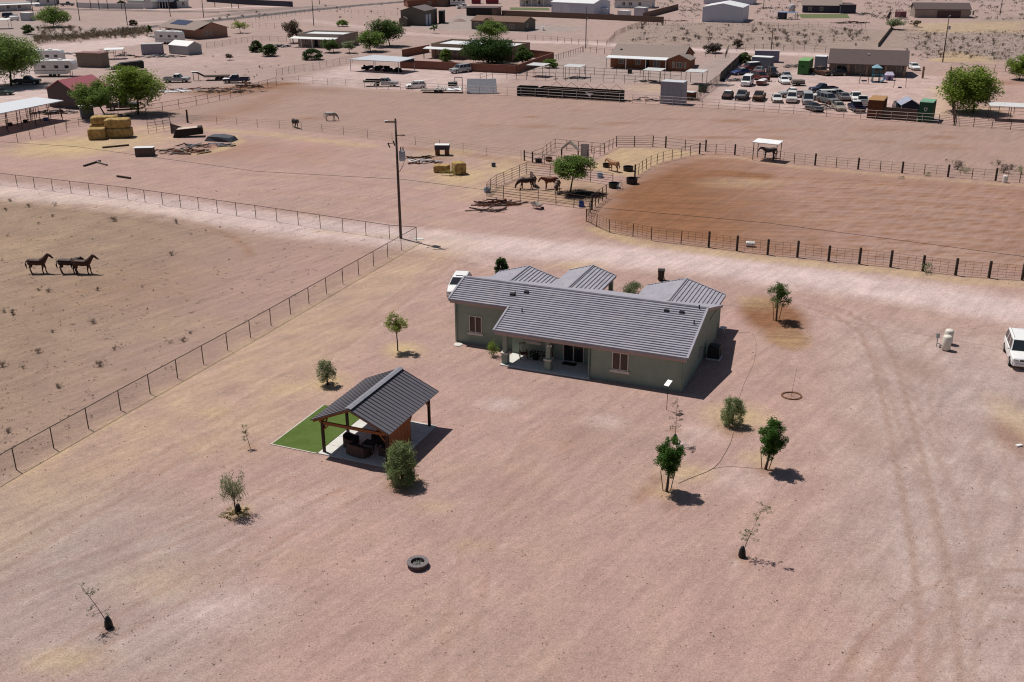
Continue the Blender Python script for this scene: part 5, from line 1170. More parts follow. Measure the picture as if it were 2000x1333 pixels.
def fence(name, label, pts, h, spacing, post_r, m, rails=(1.0,), rail_r=.025, wire=None, thick=(), rail_m=None, wood=None, panel=None, group=None, maxposts=100, vert=0, vr=.012, square=False):
    pp_ = run_points(pts, spacing); o = pp_[0]; root = thing(name, label, 'fence', o, 0, group); q = [p - o for p in pp_]
    if len(q) > maxposts: q = q[:maxposts]
    for i, p in enumerate(q):
        if wood and wood(i): MB().bb(p.x - .10, p.y - .10, 0, p.x + .10, p.y + .10, h + .22 + .06 * math.sin(i * 2.3)).part('post', DARK_WOOD, root)
        elif square: MB().bb(p.x - post_r, p.y - post_r, 0, p.x + post_r, p.y + post_r, h).part('post', m, root)
        else: MB().bar(p, p + Vector((0, 0, h)) + (Vector((0, 0, 0)) if m is FP else Vector((math.sin(i * 7.1 + p.x) * .05, math.cos(i * 4.3 + p.y) * .05, math.sin(i * 3.7) * .05))), post_r, 6).part('post', m, root)
    for rh in rails:
        mb = MB(); mb.tube([p + Vector((0, 0, h * rh)) for p in q], rail_r, 5); mb.part('rail', rail_m or m, root)
    if vert:
        mb = MB()
        for a, b_ in zip(q[:-1], q[1:]):
            for k in range(1, vert + 1):
                p = a.lerp(b_, k / (vert + 1)); mb.bar(p + Vector((0, 0, .12)), p + Vector((0, 0, h)), vr, 4)
        x = mb.part('picket', rail_m or m, root); x['kind'] = 'stuff'
    if wire is not None:
        V = []; Fx = []; uv = []; d = 0
        for a, b_ in zip(q[:-1], q[1:]):
            L = (b_ - a).length; k = len(V); V += [a + Vector((0, 0, .03)), b_ + Vector((0, 0, .03)), b_ + Vector((0, 0, h - .02)), a + Vector((0, 0, h - .02))]; Fx.append((k, k + 1, k + 2, k + 3)); uv += [(d, 0), (d + L, 0), (d + L, h), (d, h)]; d += L
        me = bpy.data.meshes.new('wire_mesh'); me.from_pydata([tuple(v) for v in V], [], Fx); ul = me.uv_layers.new(name='uv')
        ul.data.foreach_set('uv', np.array(uv, np.float32).ravel()); link('wire_mesh', me, wire, root)
    if panel is not None:
        mb = MB()
        for a, b_ in zip(q[:-1], q[1:]): mb.beam(a + Vector((0, 0, h * .5)), b_ + Vector((0, 0, h * .5)), .06, h * .98)
        mb.part('board_panel', panel, root)
    return root
FP = mat('dark_fence_pipe', (.045, .028, .026), rough=.7)
fence('chain_link_fence', 'long chain link fence with dark top rail along the pale road, left half', [(-40, 357), (0, 361), (250, 390.5), (500, 427), (761, 467), (814, 471)], 1.55, 3.05, .035, FP, (1.0,), .03, CHAIN)
fence('chain_link_fence', 'diagonal chain link fence running down to the lower left corner', [(814, 471.5), (784, 489), (730, 520.5), (489.5, 660), (236, 802), (32, 918), (-80, 985)], 1.55, 3.05, .035, FP, (1.0,), .03, CHAIN)
WIRE = mat('thin_wire', (.10, .08, .075), rough=.7); TPOST = mat('thin_steel_post', (.08, .06, .055), rough=.8)
fence('wire_fence', 'thin wire fence with slim posts along the near edge of the middle pasture', [(365, 240), (424, 243.5), (503, 249), (589, 253), (671, 264), (766, 277), (859, 291), (951, 304.5), (1018, 313)], 1.35, 5.2, .03, TPOST, (.45, .75, .98), .008)
fence('pipe_fence', 'brown pipe fence climbing past the scrap heaps to the middle pasture corner', [(285, 223), (318, 218), (350, 212), (384, 205.5), (429, 195.6), (471, 185.6), (540, 167)], 1.6, 3.6, .045, RUST, (1.0, .5), .03, CHAIN)
PALE = mat('pale_pipe_rail', (.50, .45, .42), rough=.6, var=.15)
fence('pipe_fence', 'pale pipe rail fence along the far edge of the middle pasture', [(712, 173), (830, 178.5), (910, 183.5), (1045, 189.5), (1210, 200), (1340, 208.5), (1435, 214.5), (1550, 223), (1680, 233), (1832, 242.5)], 1.6, 2.7, .045, PALE, (1.0, .66, .33), .04)
fence('pipe_fence', 'brown six bar pipe fence at the right edge beyond the pasture', [(1833, 243), (1866, 246), (2010, 256)], 1.5, 2.6, .05, RUST, (1.0, .82, .64, .46, .28, .1), .025)
fence('wire_fence', 'thin wire fence beside the flatbed truck at the corner of the middle pasture', [(540, 167), (584, 162), (640, 166.5), (712, 171.5)], 1.5, 5.0, .03, TPOST, (.5, .97), .012, CHAIN)
fence('wire_fence', 'wire fence running from the scrap heaps up to the carport', [(540, 150), (576, 142), (612, 138), (676, 124.5), (700, 119)], 1.6, 2.5, .035, TPOST, (.97,), .015, CHAIN)
fence('wire_fence', 'wire fence left of the house with a white porch', [(404, 95), (450, 88), (494, 81), (560, 82)], 1.5, 2.8, .035, TPOST, (.97,), .015, CHAIN)
fence('wire_fence', 'distant fence before the paved road at the top', [(500, 44), (560, 33), (620, 23.5), (700, 27), (790, 32)], 1.6, 3.0, .04, TPOST, (.97, .5), .015)
fence('wire_fence', 'distant fence behind the house with a white porch', [(480, 53), (520, 56), (570, 58)], 1.6, 3.0, .04, TPOST, (.97, .5), .015)
fence('chain_link_fence', 'chain link fence below the long shade roof at the left', [(-20, 289), (35, 279), (60, 273), (86, 267.5), (109, 263), (131, 257)], 1.7, 3.6, .04, RUST, (1.0,), .03, CHAIN)
fence('wire_fence', 'wire fence between the hay stack and the two green trees', [(131, 250), (154, 247), (190, 240), (232, 232), (285, 226)], 1.4, 3.2, .035, RUST, (1.0, .5), .02, CHAIN)
fence('picket_fence', 'dense brown post fence slanting up toward the dark masonry wall', [(1200, 73), (1222, 62), (1248, 52.5), (1276, 48), (1300, 47)], 1.5, 1.7, .06, RUST_RED, (.9,), .02)
fence('wire_fence', 'wire fence along the track behind the brown long house', [(1030, 78), (1076, 81), (1130, 87), (1185, 90), (1200, 75)], 1.4, 3.0, .06, RUST_RED, (.9, .5), .02)
fence('picket_fence', 'reddish post fence right of the reddish courtyard wall', [(1081, 120), (1110, 111), (1138, 102)], 1.4, 1.7, .06, RUST_RED, (.9,), .03)
fence('wire_fence', 'post fence behind the bare yard left of the orange brick house', [(1140, 102), (1165, 104), (1196, 107)], 1.4, 2.6, .06, RUST, (.9,), .02)
fence('wire_fence', 'wire fence behind the car yard and the brown roofed house', [(1378, 112), (1416, 115), (1422, 101), (1490, 99.5), (1550, 98.5), (1612, 103)], 1.6, 2.6, .05, TPOST, (.97, .5), .015)
fence('wire_fence', 'distant wire fence before the large white metal barn', [(1330, 45), (1374, 46.5), (1450, 51), (1520, 55), (1598, 52.5), (1690, 56)], 1.5, 3.6, .04, TPOST, (.97, .5), .015)
fence('board_fence', 'low tan board fence running diagonally past the two stemmed tree', [(1715, 92), (1742, 57), (1731, 40), (1739, 25)], 1.1, 2.4, .06, GREY_WOOD, (), panel=mat('tan_boards', (.16, .125, .09), rough=.9))
fence('pipe_fence', 'brown pipe fence above the big bright tree at the right', [(1856, 141), (1900, 140.5), (1963, 141), (2010, 143)], 1.5, 2.4, .05, RUST, (1, .55, .12), .03)
fence('post_fence', 'row of tall brown posts running toward the camera left of the big bright tree', [(1856, 150), (1857, 175), (1859, 205), (1862, 226), (1863, 246)], 2.0, 3.0, .10, RUST, (.9, .5), .03)
fence('panel_fence', 'dark corrugated panel wall on the left side of the car yard', [(1407, 160), (1426, 141), (1446, 122)], 2.0, 2.5, .06, BLACK, (), panel=mat('dark_panel', (.055, .05, .052), rough=.7))
fence('wire_fence', 'post fence leading from the pasture rail up to the dark panel wall', [(1362, 195), (1384, 178), (1406, 161)], 1.8, 1.4, .05, RUST, (.95, .5), .03, CHAIN)
fence('wire_fence', 'rail and post line of the small corrals below the reddish courtyard', [(938, 160), (962, 153), (990, 154.5), (1028, 156.5), (1104, 158.5), (1178, 161), (1220, 163), (1260, 165.5), (1290, 167)], 1.7, 2.4, .05, RUST, (.95, .5), .03)
fence('wire_fence', 'upper post line of the small corrals with shade shelters', [(990, 150), (1060, 141), (1086, 141), (1180, 148), (1250, 150), (1330, 156)], 1.6, 2.6, .05, RUST, (.95, .5), .03)
fence('pipe_fence', 'pen fence in the brown shade at the far right below the green tree', [(1868, 218), (1900, 220), (1950, 222), (2010, 224)], 1.5, 2.8, .05, RUST, (1, .66, .33), .03)
# corral of pipe panels
CP = mat('brown_corral_pipe', (.085, .052, .042), rough=.8, var=.2)
fence('corral_fence', 'five bar pipe panel fence round the left and back of the horse pen', [(951, 383), (958, 374), (969, 366), (1000, 352), (1028, 340), (1074, 345), (1114, 350.5), (1153, 356), (1197, 362)], 1.55, 2.6, .045, CP, (1.0, .8, .6, .4, .2), .026)
fence('corral_fence', 'pipe panel fence along the front of the horse pen', [(951, 383.5), (1016, 392), (1086, 400.5), (1156, 410)], 1.55, 2.2, .05, CP, (1.0, .8, .6, .4, .2), .026)
fence('corral_fence', 'short pipe panel fence on the right side of the horse pen', [(1156, 410.5), (1169, 398), (1184, 388)], 1.7, 1.6, .06, RUST, (1.0, .75, .5, .25), .026, wood=lambda i: i == 0)
fence('corral_fence', 'pipe fence along the back of the small corral with the gabled shelter', [(1040, 317), (1060, 309.5), (1084, 291.5), (1130, 296), (1181, 301)], 1.5, 2.4, .05, RUST, (1.0, .6, .2), .026)
fence('corral_fence', 'slanting post fence from the small corral up to the long gate', [(1147, 314), (1172, 304), (1189, 294), (1204, 287.5)], 1.5, 1.8, .05, RUST, (.95, .5), .026)
fence('corral_fence', 'pair of long brown gates at the back of the corral', [(1204, 287), (1239, 287), (1275, 286.5)], 1.6, 2.9, .07, RUST, (1.0, .8, .6, .4, .2), .03)
fence('corral_fence', 'post and wire fence from the gates round to the arena corner', [(1275, 287), (1300, 289), (1338, 293), (1378, 296)], 1.45, 2.4, .06, RUST, (1.0, .66, .33), .022, wood=lambda i: i % 2 == 1)
fence('corral_fence', 'curved inner fence between the small corral and the arena', [(1240, 346), (1254, 336), (1271, 325), (1295, 316.5), (1330, 309), (1366, 301)], 1.45, 1.9, .05, RUST, (1.0, .66, .33), .02, wood=lambda i: i == 0)
fence('corral_fence', 'white topped feed rail at the front of the corral with two thick posts', [(1024, 314), (1040, 317.5), (1087, 322)], 1.25, 2.4, .05, GREY_WOOD, (1.0, .5), .05, wood=lambda i: i <= 1)
fence('arena_fence', 'long post and wire panel fence along the far side of the brown arena', [(1366, 301), (1398, 301), (1435, 303), (1470, 309), (1551, 319.5), (1633, 327.5), (1719, 335), (1805, 342), (1898, 350), (1991, 357), (2030, 360)], 1.4, 3.4, .05, RUST, (1.0, .75, .5, .25), .014, wood=lambda i: i % 2 == 0, vert=1, vr=.02)
fence('arena_fence', 'near side arena fence of dark timber posts and square wire panels', [(1145, 433), (1165, 443.5), (1190, 454.5), (1236, 462), (1272, 470), (1330, 477), (1384, 483.5), (1439, 490.5), (1499, 498), (1557, 503), (1618, 510.5), (1678, 516), (1739, 522), (1802, 530), (1866, 538), (1931, 543), (1996, 547.5), (2060, 554)], 1.45, 3.4, .05, CP, (1.0, .82, .64, .46, .28, .1), .013, wood=lambda i: i >= 6, vert=3, vr=.013)
fence('corral_fence', 'short fence joining the horse pen to the near arena fence', [(1156, 411), (1150, 422), (1145, 432.5)], 1.5, 1.7, .05, RUST, (1.0, .6, .25), .022)

# ================================================================ UTILITY POLES
POLE = mat('brown_wood_pole', (.075, .055, .05), rough=.9, var=.2, streak=(4, 4, .3))
def upole(label, base, top_y, lamp=False, big=False, name='utility_pole', h=None, lean=0):
    h = h or hz(base, top_y); t_ = thing(name, label, 'utility pole', P(*base)); s = .16 if big else .14
    MB().tube([(0, 0, 0), (0, 0, h * .5), (0, 0, h)], [s, s * .85, s * .62], 10).part('pole', POLE, t_, smooth=True)
    return t_, h
t_, h = upole('tall brown utility pole with a grey transformer at the corner of the left fence', (783, 466), 232, big=True)
tr = MB().lathe([(.001, 0), (.30, 0), (.34, .08), (.34, .95), (.30, 1.02), (.001, 1.06)], 16, (.55, -.1, h - 4.4)).part('transformer', mat('transformer_grey', (.33, .36, .42), rough=.4), t_, smooth=True)
for dx in (-.12, .12): MB().lathe([(.05, 0), (.07, .1), (.05, .2), (.07, .3), (.03, .45)], 8, (.55 + dx, -.1, h - 3.36)).part('insulator', BLACK, tr)
MB().bb(-1.1, -.05, h - .42, .12, .05, h - .28).part('cross_arm', POLE, t_)
MB().bb(-1.15, -.10, h - .27, -.75, .10, h - .20).part('cross_arm_cap', WHITE_METAL, t_)
mb = MB(); mb.bar((0, 0, h - 1.75), (.75, 0, h - 1.72), .05); mb.bb(.55, -.06, h - 1.78, .95, .06, h - 1.68); mb.part('bracket', POLE, t_)
for dx, dz in ((-.85, -2.75), (-.3, -2.55), (-.05, -2.4)):
    MB().tube([(dx, -.1, h + dz + .25), (dx + .05, -.12, h + dz), (dx + .15, -.1, h + dz - .25)], .07, 7).part('cutout_fuse', BLACK, t_)
mb = MB(); mb.bar((0, -.1, h - 2.5), (-.95, -.1, h - 2.6), .035); mb.part('bracket', POLE, t_)
mb = MB(); mb.tube([(.75, -.1, h - 4.4), (.6, -.1, h - 4.9), (.18, 0, h - 5.6)], .035); mb.part('cable', BLACK, t_)
for (lb, b_, ty) in [('tall utility pole at the upper right beside the pale dirt pile', (1841, 122), 32), ('utility pole behind the car yard with the purple container', (1506, 100), 55), ('utility pole right of the pale green tree beside the track', (1144, 95), 14), ('utility pole behind the house with a white porch', (613, 51), -12)]:
    t_, h = upole(lb, b_, ty)
    if b_[0] in (1841,):
        MB().lathe([(.001, 0), (.25, 0), (.28, .8), (.001, .85)], 12, (.45, 0, h - 3)).part('transformer', mat('transformer_grey', (.33, .36, .42)), t_); MB().tube([(0, 0, h - .1), (.2, 0, h + .2), (.35, 0, h + .15)], .05).part('lamp', WHITE_METAL, t_)
    if b_[0] == 1144: MB().bb(.1, -.2, h - 3.2, .35, .2, h - 2.6).part('meter_box', STEEL, t_)
for i, (x, y) in enumerate([(67, 39), (156, 41), (249, 50), (333, 33), (398, 35), (178, 18), (194, 18.5), (211, 19), (238, 18.5), (420, 14), (453, 17), (466, 17), (624, 9), (110, 23), (1491, 19), (1953, 30)]):
    lbs = {67: 'dark utility pole left of the broad tree at the top left', 156: 'leaning dark utility pole right of the broad tree at the top left', 249: 'utility pole beside the round brown bush', 333: 'utility pole behind the roof with a solar panel', 398: 'utility pole right of the roof solar panel', 1953: 'thin utility pole at the top right corner', 1491: 'thin utility pole right of the large white barn', 624: 'dark utility pole beside the paved road at the top'}
    upole(lbs.get(x, 'thin dark utility pole along the street at the top left'), (x, y), None, h=9.5 + (i % 3) * .6) if x in lbs else tag(upole('thin dark utility pole along the street at the top left', (x, y), None, h=9.0)[0], group='utility poles along the far street')
# overhead wire crossing the pasture and arena
a = P(-900, 240, 8.5); pts = []
kn = [(-700, 232), (150, 287), (500, 335), (790, 351), (945, 371), (1160, 405), (1500, 436), (1760, 470), (2080, 512), (2500, 575)]
mb = MB(); ws = [P(x, y, 7.5) for x, y in kn]; mb.tube([p - Vector((ws[0].x, ws[0].y, 0)) for p in ws], .018, 5)
mb.one('overhead_wire', BLACK, 'thin dark overhead wire crossing the whole dirt yard and arena', 'wire', (ws[0].x, ws[0].y, 0))

# ================================================================ BUILDINGS BEYOND
ROOF_BR = mat('brown_shingle', (.105, .078, .076), rough=.95, var=.15, scale=3, bump=.2); ROOF_TAN = mat('tan_shingle', (.27, .215, .19), rough=.95, var=.12, scale=3)
ROOF_RED = mat('dull_red_metal_roof', (.34, .10, .12), rough=.5, var=.1); ROOF_GREY = mat('grey_green_shingle', (.27, .29, .26), rough=.9); ROOF_RB = mat('red_brown_shingle', (.19, .115, .085), rough=.9)
W_ADOBE = mat('adobe_brown_wall', (.24, .165, .125), rough=.95, var=.1); W_RED = mat('red_adobe_wall', (.215, .095, .068), rough=.95, var=.12); W_BRICK = mat('orange_brick_wall', (.23, .10, .058), rough=.95, var=.15, scale=5)
W_TAN = mat('tan_stucco_wall', (.30, .24, .205), rough=.95, var=.08); W_WHITE = mat('white_stucco_wall', (.60, .60, .61), rough=.9, var=.06); W_BARN = mat('brown_barn_metal', (.125, .112, .092), rough=.7, var=.08)
W_DARK = mat('dark_blue_grey_wall', (.05, .052, .075), rough=.9); W_METAL = mat('white_ribbed_metal', (.50, .53, .62), rough=.5, var=.07); W_MB = mat('brown_block_wall', (.155, .105, .085), rough=.95, var=.12, scale=4)
W_PINK = mat('pinkish_stucco_wall', (.33, .195, .145), rough=.95, var=.08)
def building(name, label, cat, a, b_, depth, hw, hr, wm, rm, ridge='u', over=.45, wins=(), doors=(), porch=None, parapet=False, inset=0.0, flat=False, gables=None, win_m=None, ribs=False, group=None):
    """a,b = ground pixels of the front wall's ends; depth in metres away; ridge 'u' along the front, 'v' along the depth"""
    o, ang, L = frame(a, b_); root = thing(name, label, cat, o, ang, group); y0 = inset
    mb = MB(); mb.bb(0, y0, 0, L, depth, hw)
    if not flat:
        if ridge == 'u': mb.prism([(y0, hw + .002), (depth, hw + .002), ((y0 + depth) / 2 if not inset else depth / 2, hr - .08)], 'x', .0, .15); mb.prism([(y0, hw + .002), (depth, hw + .002), ((y0 + depth) / 2 if not inset else depth / 2, hr - .08)], 'x', L - .15, L)
        else: mb.prism([(0, hw + .002), (L, hw + .002), (L / 2, hr - .08)], 'y', y0, y0 + .15); mb.prism([(0, hw + .002), (L, hw + .002), (L / 2, hr - .08)], 'y', depth - .15, depth)
    elif parapet:
        mb.bb(0, y0, hw + .002, L, y0 + .25, hw + .5); mb.bb(0, depth - .25, hw + .002, L, depth, hw + .5); mb.bb(0, y0 + .252, hw + .002, .25, depth - .252, hw + .5); mb.bb(L - .25, y0 + .252, hw + .002, L, depth - .252, hw + .5)
    if ribs:
        x = .4
        while x < L: mb.bb(x, y0 - .03, .05, x + .05, y0 - .002, hw); x += .9
    mb.part('wall', wm, root)
    mb = MB(); sl_ = None
    if flat:
        e = over if not parapet else -.27
        mb.bb(-e, y0 - e, hw + .004, L + e, depth + e, hw + .12)
    elif ridge == 'u':
        m_ = depth / 2; k = (hr - hw) / m_
        mb.slab([(-over, -over, hw - over * k + .1), (L + over, -over, hw - over * k + .1), (L + over, m_, hr + .1), (-over, m_, hr + .1)], .14)
        mb.slab([(L + over, depth + over, hw - over * k + .1), (-over, depth + over, hw - over * k + .1), (-over, m_, hr + .1), (L + over, m_, hr + .1)], .14)
    else:
        m_ = L / 2; k = (hr - hw) / m_
        mb.slab([(-over, -over, hw - over * k + .1), (m_, -over, hr + .1), (m_, depth + over, hr + .1), (-over, depth + over, hw - over * k + .1)], .14)
        mb.slab([(L + over, depth + over, hw - over * k + .1), (m_, depth + over, hr + .1), (m_, -over, hr + .1), (L + over, -over, hw - over * k + .1)], .14)
    mb.part('roof', rm, root)
    for w_ in wins:                                             # (face, along, z0, width, height)
        f, s, z0, ww, wh = w_
        if f == 'F': window(root, s, s + ww, z0, z0 + wh, y0, glass=win_m or PANE, frame_m=LTRIM, sill=False, ny=-1, depth=.07)
        elif f == 'R': window(root, s, s + ww, z0, z0 + wh, L, glass=win_m or PANE, frame_m=LTRIM, sill=False, ny=1, ax='y', depth=.07)
        elif f == 'L': window(root, s, s + ww, z0, z0 + wh, 0, glass=win_m or PANE, frame_m=LTRIM, sill=False, ny=-1, ax='y', depth=.07)
    for d in doors:
        f, s, ww, wh, dm = d
        if f == 'F': MB().bb(s, y0 - .06, .02, s + ww, y0 - .003, wh).part('door', dm, root)
        elif f == 'R': MB().bb(L + .003, s, .02, L + .06, s + ww, wh).part('door', dm, root)
    if porch:                                                   # (x0, x1, out, height, n posts, roof mat, post mat)
        x0, x1, out, ph, npst, prm, ppm_ = porch
        if prm is not None: MB().slab([(x0, -out, ph), (x1, -out, ph), (x1, y0 + .02, ph + .3), (x0, y0 + .02, ph + .3)], .12).part('porch_roof', prm, root)
        for i in range(npst):
            x = x0 + .15 + (x1 - x0 - .3) * i / max(1, npst - 1); w_ = .16 if ppm_ not in (W_TAN, W_ADOBE) else .42
            MB().bb(x - w_ / 2, -out + .1, 0, x + w_ / 2, -out + .1 + w_, ph - .13 if prm is not None else hw - .15).part('post', ppm_, root)
    return root, L
DK = mat('dark_opening', (.02, .02, .022), rough=.9)
# --- nearest row
r_, L_ = building('ranch_house', 'ranch house with a wide brown shingle roof and square porch columns behind the car yard', 'house', (1617, 147), (1769, 152.5), 10.5, 2.6, 5.0, W_TAN, ROOF_BR, inset=2.6, over=.3, porch=(.2, 19.6, 0, 2.6, 6, None, W_ADOBE), wins=(('F', 1.5, .7, 2.4, 1.5), ('F', 5.5, .3, 2.0, 2.0), ('F', 9.5, .3, 2.2, 2.0), ('F', 14, .8, 2, 1.4)))
MB().box(8, 3.2, 4.3, .4, .3, .25).part('roof_vent', WHITE, r_)
r_, L_ = building('brick_house', 'orange brick house with a tan roof and a white porch roof', 'house', (1192, 132), (1330, 138.5), 11.5, 2.6, 4.7, W_BRICK, ROOF_TAN, over=.3, porch=(-.5, 13.8, 2.2, 2.45, 4, WHITE_METAL, WHITE), wins=(('F', 2, .9, 1.2, 1.1), ('F', 6.0, .9, 1.2, 1.1), ('F', 10.2, .1, 1.6, 2.0), ('R', 2, .9, 1.1, 1.2), ('R', 6, .9, 1.1, 1.2)), doors=(('F', 8.2, 1.0, 2.05, DK),))
r2, L2 = building('brick_house_wing', 'gabled orange brick wing at the right front of the brick house', 'house wing', (1304, 138.5), (1346, 140.5), 5.0, 2.5, 3.6, W_BRICK, ROOF_TAN, ridge='v', over=.25, wins=(('F', 1.0, .7, .5, 1.3), ('F', 1.9, .7, 1.4, 1.3), ('F', 3.7, .7, .5, 1.3)))
MB().lathe([(.001, 0), (.3, .06), (.34, .12), (.001, .08)], 12, (1.5, 3, 4.0)).part('roof_dish', STEEL, r_)
# flat roofed adobe house in a walled courtyard
r_, L_ = building('flat_roof_house', 'flat roofed brown adobe house in a reddish walled courtyard', 'house', (843, 113), (1000, 121), 11, 3.0, 0, W_ADOBE, WHITE_METAL, flat=True, parapet=True, porch=(-1.2, 9.0, 2.2, 2.4, 4, WHITE_METAL, RUST), wins=(('F', 2, .9, 1.3, 1.2), ('F', 6, .9, 1.3, 1.2), ('R', 3, 1, 1.2, 1.2)), doors=(('F', 4.4, 1, 2.0, DK),))
MB().lathe([(.001, 0), (.7, 0), (.75, .9), (.6, 1.0), (.001, 1.05)], 14, (9.0, 6, 3.14)).part('roof_cooler', STEEL, r_)
def wallrun(name, label, pts, h, m, t_=.22, cap=None):
    w_ = [P(*p) for p in pts]; o = w_[0].copy(); root = thing(name, label, 'wall', o); mb = MB(); mc = MB()
    for i, (a, b_) in enumerate(zip(w_[:-1], w_[1:])):
        d = (b_ - a).normalized() * (t_ / 2 - .003) if i else Vector((0, 0, 0))
        mb.beam(a - o - d * (1 if i else 0) + Vector((0, 0, h / 2 + .001 * i)), b_ - o + Vector((0, 0, h / 2 + .001 * i)), t_, h)
        mc.beam(a - o + Vector((0, 0, h + .042 + .001 * i)), b_ - o + Vector((0, 0, h + .042 + .001 * i)), t_ + .06, .08)
    mb.part('wall_panel', m, root); mc.part('coping', m, root); return root
wallrun('courtyard_wall', 'reddish adobe wall along the front of the courtyard', [(782, 133), (850, 136.5), (930, 140.5), (1008, 144.5)], 1.75, W_RED)
wallrun('courtyard_wall', 'reddish adobe wall along the right side of the courtyard', [(1009, 144), (1044, 131), (1081, 118)], 1.75, W_RED)
wallrun('courtyard_wall', 'reddish adobe wall at the left back of the courtyard', [(786, 112), (812, 107), (838, 102)], 1.75, W_RED)
wallrun('courtyard_wall', 'short reddish adobe wall closing the courtyard at the back right', [(1081, 117.5), (1052, 114), (1030, 112)], 1.75, W_RED)
# white porch house
r_, L_ = building('flat_roof_house', 'flat roofed tan house with a long bright white porch roof', 'house', (583, 91), (672, 94), 9.0, 3.0, 0, W_TAN, WHITE_METAL, flat=True, parapet=True, porch=(-1.2, 12.4, 2.6, 2.35, 5, WHITE, WHITE), wins=(('F', 2, .9, 1.2, 1.1), ('F', 8, .9, 1.2, 1.1)), doors=(('F', 5, 1, 2.0, DK),))
mb = MB(); mb.slab([(683 - 683, 0, 0)] * 4, .01) if False else None
cp = thing('carport', 'metal carport with a pale roof and dark shaded interior beside the courtyard', 'carport', P(685, 138)); o_ = P(685, 138)
w_ = [P(681, 116, 2.7) - o_, P(779, 121, 2.7) - o_, P(811, 113, 2.9) - o_, P(731, 107.5, 2.9) - o_]
MB().slab(w_, .14).part('roof', mat('pale_carport_roof', (.52, .54, .58), rough=.5), cp)
for p in w_:
    q = p.lerp(sum(w_, Vector()) / 4, .04); MB().bar((q.x, q.y, 0), (q.x, q.y, q.z - .15), .07).part('post', STEEL, cp)
q = w_[0].lerp(w_[1], .5); MB().bar((q.x, q.y + .2, 0), (q.x, q.y + .2, q.z - .15), .07).part('post', STEEL, cp)
MB().slab([w_[3].lerp(w_[0], .1) - Vector((0, 0, .2)), w_[2].lerp(w_[1], .1) - Vector((0, 0, .2)), w_[2].lerp(w_[1], .06) - Vector((0, 0, 1.0)), w_[3].lerp(w_[0], .06) - Vector((0, 0, 1.0))], .05).part('back_panel', W_DARK, cp)
for i in range(4):
    p = w_[0].lerp(w_[1], .15 + .22 * i).lerp(w_[3].lerp(w_[2], .15 + .22 * i), .45)
    mb = MB(); random.seed(50 + i)
    for k in range(14): mb.box(random.uniform(-.8, .8), random.uniform(-1.2, 1.2), random.uniform(.15, .9), random.uniform(.3, 1), random.uniform(.3, .9), random.uniform(.2, .6), random.uniform(0, 3))
    mb.one('stored_goods', DK, ('leftmost', 'second', 'third', 'rightmost')[i] + ' dark pile stored in the carport shade', 'stored goods', (o_.x + p.x, o_.y + p.y, 0), 0, 'piles stored in the carport')
# house with solar panel
r_, L_ = building('ranch_house', 'pinkish brown house with a solar panel on its tan roof at the upper left', 'house', (312, 70), (383, 78), 11.0, 2.7, 4.5, W_PINK, ROOF_TAN, inset=2.2, over=.4, porch=(.2, 12, 0, 2.4, 4, None, WHITE), wins=(('F', 2, .9, 1.2, 1.1), ('F', 5, .9, 1.2, 1.1), ('R', 3.2, .9, .9, 1.3), ('R', 4.6, .9, .9, 1.3)), doors=(('F', 8, 1.2, 2.05, DK),))
MB().add([(x, y, 2.7 + (1.8 / 5.5) * y + .20 - dz) for dz in (0, .05) for x, y in ((3.2, 2.0), (11.2, 2.0), (11.2, 4.9), (3.2, 4.9))], [(0, 1, 2, 3), (7, 6, 5, 4), (0, 4, 5, 1), (1, 5, 6, 2), (2, 6, 7, 3), (3, 7, 4, 0)]).part('solar_panel', mat('solar_cells', (.05, .055, .10), rough=.2, var=.2), r_)
# brown metal barn with two doors
dW = mat('pale_blue_door', (.50, .54, .66), rough=.5)
building('metal_barn', 'brown metal barn with two pale roll doors', 'barn', (830, 51), (854, 45.5), 8.5, 4.6, 5.8, W_BARN, mat('brown_metal_roof', (.17, .135, .13), rough=.5, var=.06), over=.15, doors=(('F', .8, 1.6, 3.4, dW), ('F', 3.3, 1.8, 3.4, dW)))
building('lean_to', 'dark lean-to with a pale post at the right end of the brown metal barn', 'lean-to', (857, 46.5), (866, 46.5), 5, 3.9, 0, DK, W_BARN, flat=True, over=.1)
building('small_shed', 'small brown shed at the left corner of the brown metal barn', 'shed', (780, 52), (795, 52), 2.4, 2.3, 2.9, W_BARN, ROOF_BR, ridge='v', over=.1)
# long brown manufactured home
r_, L_ = building('manufactured_home', 'long brown manufactured home with a red brown roof behind the pale green tree', 'house', (921, 57.5), (1023, 62), 8.2, 2.7, 3.9, W_BARN, ROOF_RB, over=.3, wins=(('F', 1.2, .8, 1.6, 1.3), ('F', 9.0, .8, 1.6, 1.3), ('F', 13.5, .8, 1.6, 1.3), ('R', 2, 1, 1, 1.2)), doors=(('F', 6.2, 1, 2.05, DK),))
mb = MB(); mb.prism([(4.6, 2.85), (7.2, 2.85), (5.9, 3.75)], 'y', -.8, 2.5); mb.part('porch_gable', ROOF_RB, r_)
